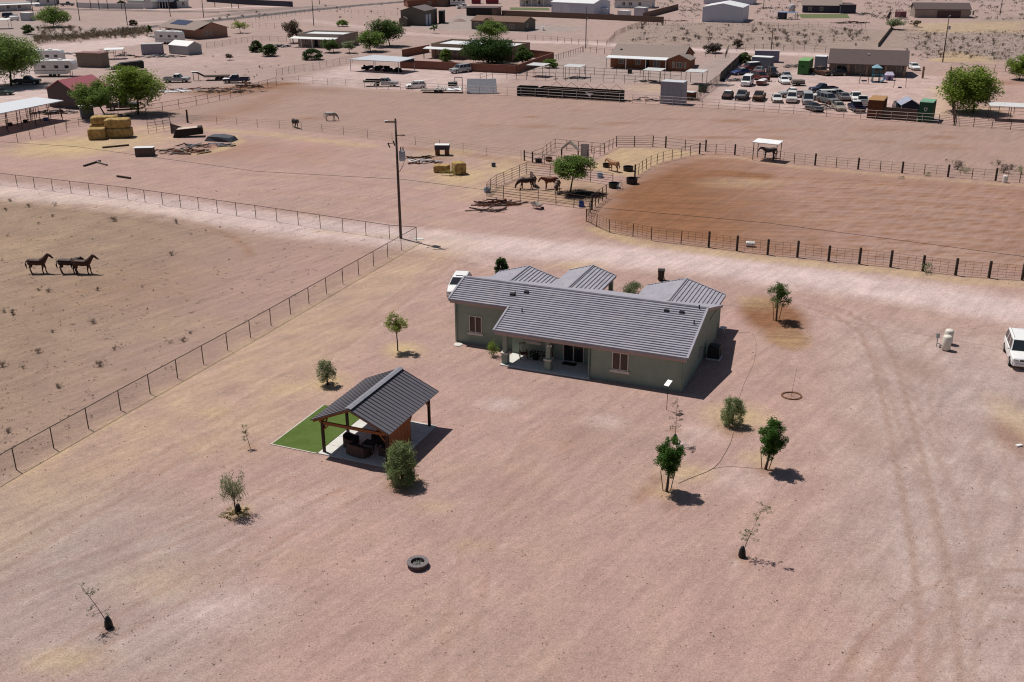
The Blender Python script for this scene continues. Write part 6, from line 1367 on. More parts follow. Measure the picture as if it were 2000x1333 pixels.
# long dark ranch buildings at the top
building('ranch_shed', 'long dark open ranch shed with a brown roof at the top of the picture', 'shed', (911, 31), (968, 32), 7, 2.7, 0, mat('very_dark_wall', (.035, .03, .03)), ROOF_BR, flat=True, over=.6)
building('ranch_shed', 'small brown shed at the right end of the dark ranch shed', 'shed', (968, 32.3), (979, 31), 5, 2.5, 0, W_MB, W_MB, flat=True, over=.05)
building('ranch_house', 'red brown long house at the top behind the brown metal barn', 'house', (797, 15), (868, 13), 9, 2.8, 4.2, W_RED, ROOF_RB, over=.5, wins=(('F', 8, .9, 1.4, 1.2),))
building('ranch_house', 'dark front of a brown house right of the red brown long house', 'house', (868, 14), (893, 10), 8, 2.8, 4.0, W_MB, ROOF_BR, over=.5)
for i, (x0, x1, lb) in enumerate(((921, 938, 'left of two dark red boxes at the very top of the picture'), (949, 973, 'right of two dark red boxes at the very top of the picture'))):
    o, ang, L = frame((x0, 8), (x1, 8)); t_ = thing('red_container', lb, 'container', o, ang, 'red boxes at the top'); MB().bb(0, 0, .15, L, 2.4, 2.8).part('body', mat('deep_red_metal', (.20, .02, .035), rough=.5), t_); MB().bb(-.03, -.03, 2.803, L + .03, 2.43, 2.9).part('roof', RUST_RED, t_); MB().bb(.1, .1, 0, L - .1, 2.3, .148).part('base', BLACK, t_)
wallrun('masonry_wall', 'long dark brown masonry wall before the white metal barn', [(980, 31), (1044, 33.5), (1145, 37.5), (1220, 41), (1296, 44.5)], 1.75, W_MB)
wallrun('masonry_wall', 'dark masonry wall slanting back behind the white containers', [(1256, 37), (1290, 28), (1324, 19)], 1.9, W_MB)
building('metal_barn', 'large white metal barn behind the long masonry wall', 'barn', (1077, 28), (1159, 32), 12, 4.2, 5.6, W_METAL, WHITE_METAL, over=.2, ribs=True, doors=(('F', .8, 3.4, 3.8, mat('white_door', (.58, .60, .66))), ('F', 4.6, 3.2, 3.8, mat('white_door', (.58, .60, .66)))))
building('small_shed', 'small white lean shed at the right end of the large white barn', 'shed', (1168, 30), (1187, 30), 4, 2.2, 0, W_METAL, WHITE_METAL, flat=True, over=.1)
building('ranch_house', 'white house with a dark porch left of the large white barn', 'house', (1013, 13), (1072, 13.5), 9, 2.7, 4.2, W_WHITE, ROOF_GREY, over=.5, inset=2.0, porch=(.3, 10, 0, 2.6, 5, None, WHITE), wins=(('F', 2, .8, 1.4, 1.3), ('F', 7, .8, 1.4, 1.3)))
building('ranch_house', 'white house with small dark windows at the top beyond the masonry wall', 'house', (1200, 16), (1273, 17), 9, 3.0, 4.3, W_WHITE, ROOF_TAN, over=.4, wins=(('F', 3.0, .9, 1.2, 1.3), ('F', 5.5, .9, 1.4, 1.3), ('F', 9.2, .9, 1.2, 1.3)))
def container(label, a, b_, depth, h, bm, rm, door=None, group=None, name='shipping_container', emblem=False):
    o, ang, L = frame(a, b_); t_ = thing(name, label, 'container', o, ang, group); mb = MB(); mb.bb(.03, .03, .12, L - .03, depth - .03, h - .06)
    n_ = max(3, int(L / .35))
    for i in range(n_): mb.bb(L * (i + .25) / n_, 0, .2, L * (i + .7) / n_, .028, h - .15)
    m_ = max(3, int(depth / .35))
    for i in range(m_):
        mb.bb(L - .028, depth * (i + .25) / m_, .2, L, depth * (i + .7) / m_, h - .15); mb.bb(0, depth * (i + .25) / m_, .2, .028, depth * (i + .7) / m_, h - .15)
    mb.part('body', bm, t_); mb = MB(); mb.bb(0, 0, h - .058, L, depth, h); 
    mb.part('roof', rm, t_); mb = MB(); mb.bb(0, 0, 0, L, depth, .118); mb.part('base_frame', BLACK, t_)
    return t_, L
PURP = mat('dusty_purple_metal', (.20, .19, .29), rough=.6, var=.15); GREENM = mat('green_metal', (.045, .16, .04), rough=.5, var=.12); DGREEN = mat('dark_green_metal', (.008, .075, .035), rough=.5, var=.1)
container('dusty purple container behind the car yard', (1473, 122), (1521, 123), 2.6, 2.7, PURP, mat('pale_pink_roof', (.45, .38, .38)))
container('grey blue shed with a bright white roof in the car yard', (1467, 132), (1505, 134), 3.0, 2.4, mat('blue_grey_metal', (.18, .20, .25)), WHITE_METAL, name='metal_shed')
t_, L_ = container('bright green container among the wrecks at the back of the car yard', (1557, 146), (1578, 147), 6.5, 3.0, GREENM, mat('pale_green_roof', (.20, .38, .15), rough=.5))
MB().bb(.7, -.03, 1.6, 1.4, -.002, 1.85).part('vent', BLACK, t_)
container('grey white container right of the bright green container', (1590, 133), (1612, 134), 3, 2.6, mat('blue_grey_metal', (.18, .20, .25)), WHITE_METAL)
t_, L_ = container('rusty orange container with a tan roof at the corner of the car yard', (1692, 231), (1722, 233), 5.5, 3.1, mat('rusty_orange_metal', (.12, .042, .02), rough=.8, var=.25), mat('tan_metal_roof', (.36, .20, .085), rough=.7))
t_, L_ = container('dark green container with a pale ribbed roof and a white shield emblem', (1791, 238), (1818, 240), 4.2, 3.3, DGREEN, mat('mint_metal_roof', (.16, .36, .22), rough=.5))
EMB = mat('pale_emblem', (.62, .62, .58))
sh = [(-.26, .30), (.26, .30), (.26, -.02), (.14, -.24), (0, -.34), (-.14, -.24), (-.26, -.02)]; inn = [(p[0] * .62, p[1] * .62) for p in sh]
MB().prism([(L_ / 2 + x, 2.1 + z) for x, z in sh], 'y', -.02, -.001).part('emblem', EMB, t_); MB().prism([(L_ / 2 + x, 2.1 + z) for x, z in inn], 'y', -.026, -.021).part('emblem', DGREEN, t_)
mb = MB()
for i in range(3): mb.bb(.0, .6 + i * .45, 3.302, L_, .66 + i * .45, 3.34)
mb.part('roof_rib', WHITE_METAL, t_)
wallrun('low_wall', 'low dark brown wall between the orange and green containers', [(1723, 232), (1758, 235), (1790, 238)], 1.9, mat('dark_brown_panel', (.10, .065, .055), rough=.9))
# canopy behind it
t_ = thing('canopy', 'grey peaked canopy tent between the two containers', 'canopy', P(1773, 226), R(-8)); CAN = mat('grey_canvas', (.30, .32, .40), rough=.8)
mb = MB(); mb.slab([(-1.6, -1.6, 2.0), (1.6, -1.6, 2.0), (1.6, -1.6, 2.0), (-1.6, -1.6, 2.0)], .01) if False else None
MB().add([(-1.7, -1.7, 2.0), (0, -1.7, 3.0), (1.7, -1.7, 2.0), (-1.7, 2.4, 2.0), (0, 2.4, 3.0), (1.7, 2.4, 2.0), (-1.7, -1.7, 1.96), (0, -1.7, 2.96), (1.7, -1.7, 1.96), (-1.7, 2.4, 1.96), (0, 2.4, 2.96), (1.7, 2.4, 1.96)], [(0, 1, 4, 3), (1, 2, 5, 4), (6, 9, 10, 7), (7, 10, 11, 8), (0, 6, 7, 1), (1, 7, 8, 2)]).part('roof', CAN, t_)
MB().prism([(-1.6, .2), (1.6, .2), (1.6, 1.95), (0, 2.9), (-1.6, 1.95)], 'y', -.5, -.46).part('curtain', mat('navy_canvas', (.05, .055, .10)), t_)
for x in (-1.6, 1.6):
    for y in (-1.6, 2.3): MB().bar((x, y, 0), (x, y, 2.0), .05).part('post', WHITE, t_)
car('suv', 'parked_wagon', 'dark stripped wagon left of the grey canopy tent', (1756, 222), -100, PBLK, cat='car', wreck=1)
# barn at the upper right centre and others
building('metal_barn', 'white blue metal barn with a shallow gable, right of the masonry wall', 'barn', (1371, 43), (1449, 45), 14, 4.7, 5.9, W_METAL, WHITE_METAL, ridge='v', over=.1, ribs=True)
building('metal_barn', 'grey metal building behind the white blue barn at the top', 'barn', (1374, 8), (1470, 10), 10, 3.5, 4.5, W_METAL, WHITE_METAL, over=.2)
building('small_shed', 'small dark shed with a blue roof left of the lawn', 'shed', (1518, 38), (1531, 38.5), 3.5, 2.2, 0, W_DARK, mat('blue_metal_roof', (.20, .28, .42), rough=.5), flat=True, over=.2)
t_ = thing('shade_shelter', 'blue roofed open shelter joined to the small dark shed', 'shelter', P(1533, 38.5)); MB().bb(0, 0, 2.1, 4.4, 3.4, 2.22).part('roof', mat('blue_metal_roof', (.2, .28, .42)), t_)
for x in (.1, 4.2):
    for y in (.1, 3.2): MB().bar((x, y, 0), (x, y, 2.1), .08).part('post', BLACK, t_)
t_ = thing('water_tank', 'white round water tank behind the blue roofed shed', 'tank', P(1546, 24)); MB().lathe([(.001, 0), (1.15, 0), (1.15, 2.3), (.9, 2.6), (.25, 2.75), (.001, 2.75)], 18).part('tank_body', mat('pale_tank', (.45, .45, .48)), t_, smooth=True); MB().lathe([(.3, 2.75), (.3, 2.86), (.001, 2.88)], 12).part('lid', WHITE, t_)
building('ranch_house', 'dark walled house with a brown roof and green lawn at the top', 'house', (1567, 25), (1641, 26), 10, 2.7, 4.8, W_DARK, ROOF_TAN, over=.5, wins=(('F', 2, .8, 1.2, 1.2), ('F', 6, .8, 1.2, 1.2)))
building('house_wing', 'dark gabled wing at the right of the house with the green lawn', 'house wing', (1641, 27), (1671, 27), 11, 2.9, 0, W_DARK, ROOF_BR, flat=True, over=.2)
LAWN = mat('thin_lawn', (.12, .14, .06), rough=1, var=.3)
for lb, pts in (('thin green lawn before the dark walled house at the top', [(1560, 28), (1655, 28), (1660, 36), (1565, 36)]), ('thin green lawn before the white house with the dark porch', [(996, 15), (1072, 16), (1074, 21), (996, 20)])):
    w_ = [P(*p) for p in pts]; o = w_[0].copy(); MB().slab([p - o + Vector((0, 0, .03)) for p in w_[::-1]], .05).one('lawn', LAWN, lb, 'lawn', o)
building('ranch_house', 'far long tan house with a dark recessed porch at the upper right', 'house', (1786, 35), (1893, 36), 9, 2.9, 4.6, W_TAN, ROOF_BR, over=.4, wins=(('F', 4.2, 1, .5, 1.5), ('F', 5.2, 1, .5, 1.5), ('F', 17.6, 1, .5, 1.5), ('F', 18.5, 1, .6, 1.5)), doors=(('F', 7.2, 7.6, 2.4, mat('recess_shade_brown', (.10, .06, .06))),))  # wide door is a flat panel, coloured dark for the porch recess's shade
t_, _ = container('small dull red shed left of the far tan house', (1747, 34), (1758, 35), 3, 1.9, mat('dull_red_shed', (.20, .09, .10)), mat('dull_red_shed', (.2, .09, .1)), name='small_shed')
# top left buildings
building('ranch_house', 'low white house with a long bright white porch roof at the top left corner', 'house', (-30, 24), (62, 20), 8, 2.7, 0, W_WHITE, mat('grey_flat_roof', (.30, .30, .31)), flat=True, over=.1, porch=(-1, 20, 2.0, 2.4, 6, WHITE, WHITE), wins=(('F', 8, .9, 1.2, 1.1), ('F', 12, .9, 1.2, 1.1)))
building('ranch_house', 'white two part house behind the broad tree at the top left', 'house', (68, 13), (113, 10.5), 9, 3.4, 0, W_WHITE, W_WHITE, flat=True, over=.1, wins=(('F', 1, 1.2, 1.2, 1.2), ('F', 5, 1.2, 1.2, 1.2), ('F', 9, .2, 1.2, 2.2)))
wallrun('perimeter_wall', 'long white wall along the far street at the top left', [(150, 15), (200, 17), (280, 17.5)], 1.9, W_WHITE)
building('ranch_house', 'white house with a grey green gable roof behind the long white wall', 'house', (250, 15), (284, 16.5), 9, 2.8, 4.4, W_WHITE, ROOF_GREY, over=.4)
building('ranch_house', 'white gabled end house at the end of the long white wall', 'house', (283, 17.5), (298, 18), 7, 2.8, 4.2, W_WHITE, ROOF_GREY, ridge='v', over=.3)
building('ranch_house', 'house with a dark porch and white columns on the far street', 'house', (299, 17), (338, 17.5), 8, 2.6, 3.8, W_DARK, W_DARK, over=.4, inset=2.0, porch=(.3, 6.8, 0, 2.6, 6, None, WHITE))
building('ranch_house', 'white house with a pale roof on the far street, right of the dark porch', 'house', (338, 16.5), (369, 15.5), 8, 2.8, 4.2, W_WHITE, ROOF_GREY, over=.3, wins=(('F', 3.6, .9, 1.0, 1.3),))
wallrun('perimeter_wall', 'long dark wall beside the paved road at the top', [(404, 4), (470, 9), (572, 14)], 2.0, W_DARK)
building('small_shed', 'small white box shed by the gravel drive at the top left', 'shed', (41, 41), (58, 41.5), 2.6, 2.6, 0, mat('grey_white_wall', (.42, .43, .47)), WHITE, flat=True, over=.03)
t_ = thing('white_tank', 'white rounded tank on legs left of the small white box shed', 'tank', P(29, 41)); MB().tube([(-1.7, 0, 1.0), (-1.4, 0, 1.0), (1.4, 0, 1.0), (1.7, 0, 1.0)], [.4, .7, .7, .4], 14).part('tank_body', WHITE, t_, smooth=True)
for x in (-1, 1): MB().bb(x - .1, -.5, 0, x + .1, .5, .4).part('leg', STEEL, t_)
def shelter(label, a, b_, depth, h, rm, pm, posts=2, name='shade_shelter', cat='shelter', group=None, slope=.15):
    o, ang, L = frame(a, b_); t_ = thing(name, label, cat, o, ang, group)
    MB().slab([(-.2, -.2, h), (L + .2, -.2, h), (L + .2, depth + .2, h + slope), (-.2, depth + .2, h + slope)], .1).part('roof', rm, t_)
    for i in range(posts):
        for y in (0, depth): MB().bar((L * i / (posts - 1), y, 0), (L * i / (posts - 1), y, h - .02), .055).part('post', pm, t_)
    return t_, L
shelter('white roofed carport at the left edge by the gravel drive', (-22, 58), (18, 57), 4, 2.9, WHITE, BLACK)
shelter('leftmost of four small corral shelters, beside the courtyard wall', (1030, 150), (1060, 152), 3.2, 2.5, mat('pale_shelter_roof', (.5, .5, .5)), RUST, group='corral shade shelters')
shelter('second small corral shelter, left of the orange brick house', (1100, 152), (1132, 154), 3.2, 2.4, mat('pale_shelter_roof', (.5, .5, .5)), RUST, group='corral shade shelters')
shelter('third small corral shelter, before the brick porch', (1256, 162), (1288, 164), 3.2, 2.6, mat('pale_shelter_roof', (.5, .5, .5)), RUST, group='corral shade shelters')
shelter('rightmost small corral shelter, behind the tall grey metal shed', (1339, 165), (1371, 167), 3.2, 2.6, mat('pale_shelter_roof', (.5, .5, .5)), RUST, group='corral shade shelters')
shelter('white roofed shade shelter with a resting horse in the arena', (1470, 313), (1515, 318), 1.9, 2.6, mat('bright_white_sheet', (.8, .8, .8), rough=.5), RUST)
shelter('white roofed pen shade at the right edge below the big tree', (1931, 236), (2012, 240), 3.2, 2.5, mat('grey_white_sheet', (.55, .55, .55)), RUST, posts=3)
sh_ = thing('shade_roof', 'long sloping white metal shade roof over dark pens at the left edge', 'shade roof', P(0, 250)); o_ = P(0, 250)
w_ = [P(-60, 234, 3.3) - o_, P(124, 196.5, 3.3) - o_, P(70, 190, 3.5) - o_, P(-60, 212, 3.5) - o_]
MB().slab(w_, .16).part('roof', mat('white_shade_metal', (.62, .64, .68), rough=.5, var=.05), sh_)
for i in range(7):
    for e0, e1 in ((w_[0], w_[1]), (w_[3], w_[2])):
        q = e0.lerp(e1, .04 + .155 * i); q = q.lerp(sum(w_, Vector()) / 4, .03); MB().bar((q.x, q.y, 0), (q.x, q.y, q.z - .17), .06).part('post', RUST, sh_)
for i, (p0, p1) in enumerate((((-10, 258), (120, 229)), ((-10, 240), (116, 214)), ((60, 236), (60, 214)))):
    fence('corral_fence', ('front pipe pen fence under the long white shade roof', 'back pipe pen fence under the long white shade roof', 'cross pipe pen fence under the long white shade roof')[i], [p0, p1], 1.5, 2.6, .05, RUST, (1.0, .75, .5, .25), .025)
for i, (x, y) in enumerate(((62, 236), (50, 240), (20, 246))):
    t_ = MB().lathe([(.001, 0), (.4, 0), (.42, .5), (.36, .5), (.34, .1), (.001, .1)], 12).one('water_tub', (mat('blue_tub', (.05, .10, .26)), BLACK, BLACK)[i], ('blue water tub at the edge of the shaded pens', 'middle black tub in the shaded pens', 'left black tub in the shaded pens')[i], 'tub', P(x + (28 if i == 0 else 0), y + (0 if i == 0 else 0)))
building('red_roof_barn', 'brown gabled barn with a dull red metal roof', 'barn', (97, 209), (149, 213.5), 8.0, 3.3, 5.0, mat('grey_brown_siding', (.115, .092, .088), rough=.9), ROOF_RED, ridge='v', over=.2)
building('small_shed', 'tan box shed with a flat red brown roof behind the trailers', 'shed', (152, 131.5), (200, 133), 3.0, 3.2, 0, mat('tan_shed_siding', (.20, .16, .125)), mat('red_brown_flat', (.20, .105, .095)), flat=True, over=.12)
building('small_shed', 'small grey shed with a white roof below the red roofed barn', 'shed', (160, 233), (185, 231), 2.4, 1.9, 0, mat('grey_shed', (.14, .14, .155)), WHITE_METAL, flat=True, over=.15)
container('lilac grey container at the upper left junk yard', (277, 108), (318, 107), 2.6, 2.7, mat('lilac_grey_metal', (.30, .28, .32)), mat('lilac_grey_roof', (.42, .41, .43)))
building('white_shed', 'white gabled shed with a bright roof in the upper left junk yard', 'shed', (331, 105), (368, 108.5), 4.5, 2.2, 3.2, mat('dull_white_siding', (.36, .36, .37)), WHITE, over=.1)
shelter('rusty frame shelter with a white top among the upper left junk', (206, 117), (241, 116), 3.0, 2.4, WHITE, RUST_RED, posts=3)
building('tall_shed', 'tall grey ribbed metal shed at the pasture rail', 'shed', (1289, 203), (1332, 206), 2.6, 4.0, 0, mat('grey_ribbed_metal', (.25, .26, .32), rough=.5), mat('pale_grey_roof', (.5, .52, .55)), flat=True, over=.05, ribs=True)
building('small_shed', 'white box on the gravel by the masonry wall', 'shed', (1206, 31), (1224, 32), 3, 1.7, 0, W_WHITE, WHITE, flat=True, over=.05)
building('small_shed', 'taller lilac white container box by the masonry wall', 'shed', (1238, 32), (1258, 33), 3, 2.9, 0, mat('lilac_white', (.50, .48, .53)), WHITE, flat=True, over=.05)
# tilted grey panel ramp, black slatted pens
t_ = thing('ramp_panel', 'large grey tilted metal panel leaning by the pasture rail', 'panel', P(912, 184), R(-3))
MB().slab([(0, 0, .15), (6.0, 0, .15), (5.7, 1.9, 2.7), (-.1, 1.9, 2.7)], .12).part('panel', mat('grey_panel', (.27, .27, .31), rough=.6), t_)
for x in (.4, 5.4): MB().bar((x, 1.8, 2.5), (x, 2.6, 0), .06).part('prop', STEEL, t_)
BSL = mat('black_slat', (.014, .012, .014), rough=.8)
def slat_pen(label, a, b_, h, depth, group):
    o, ang, L = frame(a, b_); t_ = thing('slatted_pen', label, 'pen', o, ang, group)
    for y, nm in ((0, 'front_panel'), (depth, 'back_panel')):
        mb = MB()
        for i in range(5): mb.bb(0, y - .04, .05 + i * h / 5, L, y + .04, .05 + i * h / 5 + h / 5 * .88)
        mb.part(nm, BSL, t_)
    mb = MB(); mb.bb(-.05, .045, 0, .05, depth - .045, h); mb.bb(L - .05, .045, 0, L + .05, depth - .045, h); mb.part('end_panel', BSL, t_)
    return t_, L
slat_pen('short black slatted pen behind the pasture rail', (1010, 187.5), (1046, 189), 1.75, 2.0, None)
t_, L_ = slat_pen('long black slatted pen with bent rusty hoops behind the pasture rail', (1052, 189.5), (1211, 199), 1.75, 2.6, None)
for i in range(5): MB().tube([(2 + i * 3.0, .1, 1.7), (3.5 + i * 3.0, .6, 3.0), (5.0 + i * 3.0, 1.2, 1.7)], .04, 5).part('hoop', RUST_RED, t_)
MB().add([(9.5, -.06, 1.4), (11.2, -.06, 1.2), (10.4, -.06, .6), (9.5, -.08, 1.4), (11.2, -.08, 1.2), (10.4, -.08, .6)], [(0, 1, 2), (5, 4, 3), (0, 3, 4, 1), (1, 4, 5, 2), (2, 5, 3, 0)]).part('torn_tarp', WHITE_METAL, t_)
# flat trailer behind the rail with white ribs
t_ = thing('flat_trailer', 'low pale flat trailer with ribs and a black tank behind the pasture rail', 'trailer', P(862, 181), R(-5))
MB().bb(-4, -1, .45, 4, 1, .6).part('deck', GREY_WOOD, t_)
mb = MB()
for i in range(6): mb.tube([(-1 + i * .45, -.9, .6), (-.8 + i * .45, 0, 1.3), (-.6 + i * .45, .9, .6)], .05, 5)
mb.part('rib', WHITE, t_); MB().tube([(1.4, .3, 1.6), (3.2, .3, 1.7)], .45, 12).part('tank', BLACK, t_); MB().add([(1.2, -1, .6), (4.2, -1, .6), (4.2, 1, .6), (1.2, 1, .6), (2, 0, 1.15), (3.8, 0, 1.2)], [(0, 1, 5, 4), (1, 2, 5), (2, 3, 4, 5), (3, 0, 4)]).part('tarp', WHITE_METAL, t_)
mb = MB(); mb.bar((2.6, 1.2, 0), (2.6, 1.2, 2.8), .07); mb.bar((4.1, 1.2, 0), (4.1, 1.2, 2.8), .07); mb.bar((2.6, 1.2, 2.8), (4.1, 1.2, 2.8), .07); mb.part('hoist_frame', RUST, t_)
for x in (-1, 0):
    for sg in (-1, 1): MB().tube([(x, sg * 1.02, .35), (x, sg * 1.2, .35)], .35, 12).part('wheel', TYRE, t_)

# ================================================================ PLAY THINGS
t_ = thing('play_tower', 'blue green play tower with a canopy and a slide before the brown roofed house', 'play tower', P(1710, 160), R(-10)); TEAL = mat('teal_plastic', (.04, .13, .16), rough=.5); LBLUE = mat('light_blue_canvas', (.22, .40, .48), rough=.6)
for x in (-.7, .7):
    for y in (-.7, .7): MB().bb(x - .08, y - .08, 0, x + .08, y + .08, 2.9).part('post', TEAL, t_)
MB().bb(-.8, -.8, 1.3, .8, .8, 1.42).part('platform', TEAL, t_)
MB().add([(-1, -1, 2.9), (1, -1, 2.9), (1, 1, 2.9), (-1, 1, 2.9), (0, 0, 3.6)], [(0, 1, 4), (1, 2, 4), (2, 3, 4), (3, 0, 4), (3, 2, 1, 0)]).part('canopy', LBLUE, t_)
MB().tube([(.8, 0, 1.4), (1.4, -.2, 1.3), (1.7, -.8, .95), (1.3, -1.4, .6), (.7, -1.8, .3)], .26, 8).part('slide', mat('pale_blue_slide', (.35, .50, .60), rough=.4), t_)
MB().slab([(-.9, -1.9, .05), (1.6, -1.9, .05), (1.6, .9, .05), (-.9, .9, .05)][::1], .05).part('base_mat', W_DARK, t_)
t_ = thing('swing_set', 'small A frame swing left of the play tower', 'swing', P(1687, 164), R(-10)); mb = MB()
for x in (-.8, .8): mb.bar((x * 1.15, -.6, 0), (x, 0, 2.0), .04); mb.bar((x * 1.15, .6, 0), (x, 0, 2.0), .04)
mb.bar((-.8, 0, 2), (.8, 0, 2), .04); mb.part('frame', RUST, t_); MB().bb(-.5, -.3, .5, .5, .3, .75).part('seat', W_DARK, t_)
t_ = thing('swing_set', 'plain two post swing frame right of the play tower', 'swing', P(1757, 172), R(-5)); mb = MB(); mb.bar((-1.2, 0, 0), (-1.1, 0, 2.0), .05); mb.bar((1.2, 0, 0), (1.1, 0, 2.0), .05); mb.bar((-1.1, 0, 2), (1.1, 0, 2), .04); mb.part('frame', RUST, t_); MB().bb(-.3, -.3, 0, .35, .3, .2).part('seat', BLACK, t_)
t_ = thing('play_house', 'small lilac and white play house beside the play tower', 'play house', P(1736, 157), R(-8)); MB().bb(-.75, -.6, 0, .75, .6, 1.1).part('wall', mat('lilac_plastic', (.32, .24, .40), rough=.5), t_)
MB().add([(-.9, -.75, 1.1), (.9, -.75, 1.1), (.9, .75, 1.1), (-.9, .75, 1.1), (-.6, 0, 1.75), (.6, 0, 1.75)], [(0, 1, 5, 4), (1, 2, 5), (2, 3, 4, 5), (3, 0, 4), (3, 2, 1, 0)]).part('roof', mat('pale_lilac_roof', (.55, .52, .66)), t_); MB().bb(-.25, -.64, .05, .2, -.602, .8).part('door', W_DARK, t_)
t_ = thing('play_house', 'small orange timber play set before the dark walled house', 'play set', P(1657, 26)); 
for x in (-1.2, 1.2):
    for y in (-.8, .8): MB().bb(x - .1, y - .1, 0, x + .1, y + .1, 2.3).part('post', CEDAR, t_)
MB().bb(-1.3, -.9, 1.1, 1.3, .9, 1.25).part('platform', CEDAR, t_); MB().slab([(-1.5, -1, 2.3), (1.5, -1, 2.3), (1.5, 1, 2.6), (-1.5, 1, 2.6)], .08).part('canopy', LBLUE, t_)

# ================================================================ HAY, TROUGHS, SCRAP
def bale(label, px, L, W, H, rz, z=0.0, group=None, dx=0, dy=0, seed=1):
    rg = np.random.default_rng(seed); mb = MB(); n_ = 7; vs = []; fs = []
    import bmesh
    bm = bmesh.new(); bmesh.ops.create_cube(bm, size=1); bmesh.ops.subdivide_edges(bm, edges=bm.edges, cuts=6, use_grid_fill=True)
    for v in bm.verts:
        c_ = v.co; k = 1 - .05 * (abs(c_.x * 2) ** 8 * abs(c_.y * 2) ** 8 + abs(c_.x * 2) ** 8 * abs(c_.z * 2) ** 8 + abs(c_.y * 2) ** 8 * abs(c_.z * 2) ** 8)
        v.co = Vector((c_.x * L * k, c_.y * W * k, c_.z * H * k + H / 2)) + Vector(rg.normal(size=3) * .035)
    me = bpy.data.meshes.new('hay_bale'); bm.to_mesh(me); bm.free(); me.materials.append(HAY)
    for p in me.polygons: p.use_smooth = True
    o = bpy.data.objects.new('hay_bale', me); COL.objects.link(o); g = P(*px); o.location = (g.x + dx, g.y + dy, z); o.rotation_euler = (0, 0, rz); return tag(o, label, 'hay bale', group)
HG = 'big square hay bales on the left'
bale('front left hay bale of the left stack, standing alone on the ground', (191, 272), 2.6, 1.9, 1.75, R(8), group=HG, dy=.1, seed=1)
bale('lower right hay bale of the left stack', (231, 270), 3.9, 2.2, 1.55, R(4), group=HG, dy=.9, seed=2)
bale('upper right hay bale lying on the lower one of the left stack', (231, 270), 3.8, 2.1, 1.35, R(5), 1.58, HG, dx=-.1, dy=1.0, seed=3)
bale('hay bale on the ground at the back of the left stack', (208, 264), 4.2, 2.2, 1.55, R(3), group=HG, dy=1.6, dx=-.8, seed=4)
bale('upper back hay bale of the left stack', (208, 264), 4.0, 2.1, 1.2, R(3), 1.58, HG, dy=1.6, dx=-.6, seed=5)
HG2 = 'hay bales by the horse pen'
bale('low hay bale at the left of the pair by the horse pen', (863, 338), 2.2, 1.2, 1.0, R(-5), group=HG2, dy=.5, seed=6)
bale('tall hay bale at the right of the pair by the horse pen', (896, 342), 1.6, 1.9, 1.6, R(20), group=HG2, dy=.8, seed=7)
rg = np.random.default_rng(3); V, F_ = leaves([(rg.normal() * .5, rg.normal() * .3, .3 + .3 * rg.random()) for _ in range(22)], 40, [(.35, .3, .25)] * 22, .22, rg, .15); V[:, 2] = np.maximum(V[:, 2], .01)
o = link('loose_hay', np_mesh('loose_hay', V, F_), mat('green_hay', (.26, .23, .07), rough=1, island=.35)); o.location = P(882, 343); tag(o, 'loose greenish hay heap spilling between the two bales', 'loose hay')
t_ = thing('feed_trough', 'dark feed trough with a white top on two stubby legs', 'trough', P(864, 303), R(-4))
MB().bb(-1.05, -.6, .85, 1.05, .6, 1.5).part('trough_body', mat('dark_trough', (.06, .055, .07)), t_); MB().bb(-1.06, -.62, 1.503, 1.06, .62, 1.56).part('lid', WHITE, t_)
for x in (-.7, .7): MB().bb(x - .28, -.5, 0, x + .28, .5, .848).part('leg', RUST_RED, t_)
def heap(label, px, rx, ry, n_, mats_, name='scrap_heap', lmin=.5, lmax=2.4, zmax=.5, rz=0.0, seed=1, th=(.06, .25), cat='scrap heap'):
    rnd = random.Random(seed); root = thing(name, label, cat, P(*px), rz)
    for mi, m_ in enumerate(mats_):
        mb = MB()
        for i in range(n_ // len(mats_)):
            a = rnd.uniform(0, 6.28); q = math.sqrt(rnd.random()); x = rx * q * math.cos(a); y = ry * q * math.sin(a); L = rnd.uniform(lmin, lmax); z = zmax * (1 - q) * rnd.random() + .08
            mb.box(x, y, z, L, rnd.uniform(*th), rnd.uniform(.04, .16), rnd.gauss(.1, .5), Matrix.Rotation(rnd.gauss(0, .12), 3, 'Y'))
        mb.part(('board', 'sheet', 'pipe', 'bar')[mi], m_, root)
    return root
heap('heap of grey and rusty boards on the dirt right of the caged box', (345, 298), 5.2, 1.8, 46, (GREY_WOOD, DARK_WOOD, RUST_RED), seed=1)
heap('low spread of dark scrap before the tarp covered pile', (405, 285), 4.5, 1.6, 36, (DARK_WOOD, STEEL), seed=2, zmax=.25)
heap('rusty pile of panels and pipes left of the horse pen', (972, 400), 2.6, 1.0, 40, (RUST_RED, RUST), seed=3, lmin=1.0, lmax=2.8, th=(.04, .10), zmax=.6)
heap('loose rusty beams on the dirt left of the horse pen', (949, 412), 1.9, .8, 8, (RUST,), seed=4, lmin=1.8, lmax=3.0, th=(.12, .2), zmax=.2, name='loose_beams')
heap('small heap of brown and white junk left of the hay bales', (828, 318), 2.2, .9, 26, (RUST_RED, WHITE_METAL), seed=5)
heap('thin rusty rods lying left of the feed trough', (818, 309), 2.2, .8, 16, (RUST,), seed=6, lmin=1.2, th=(.03, .05), zmax=.12, name='loose_rods')
heap('long spread of white and brown scrap below the silver pickup', (398, 176), 7.5, 1.6, 52, (WHITE_METAL, RUST_RED, DARK_WOOD), seed=7, zmax=.4)
heap('white boards lying right of the bright green tree', (335, 180), 4.0, 1.0, 14, (WHITE,), seed=8, lmin=1.2, lmax=3.0, th=(.3, .8), zmax=.15, name='loose_boards')
heap('brown heap of timbers before the blue pickup', (482, 171), 3.6, 1.5, 44, (RUST_RED, DARK_WOOD), seed=9, zmax=1.3)
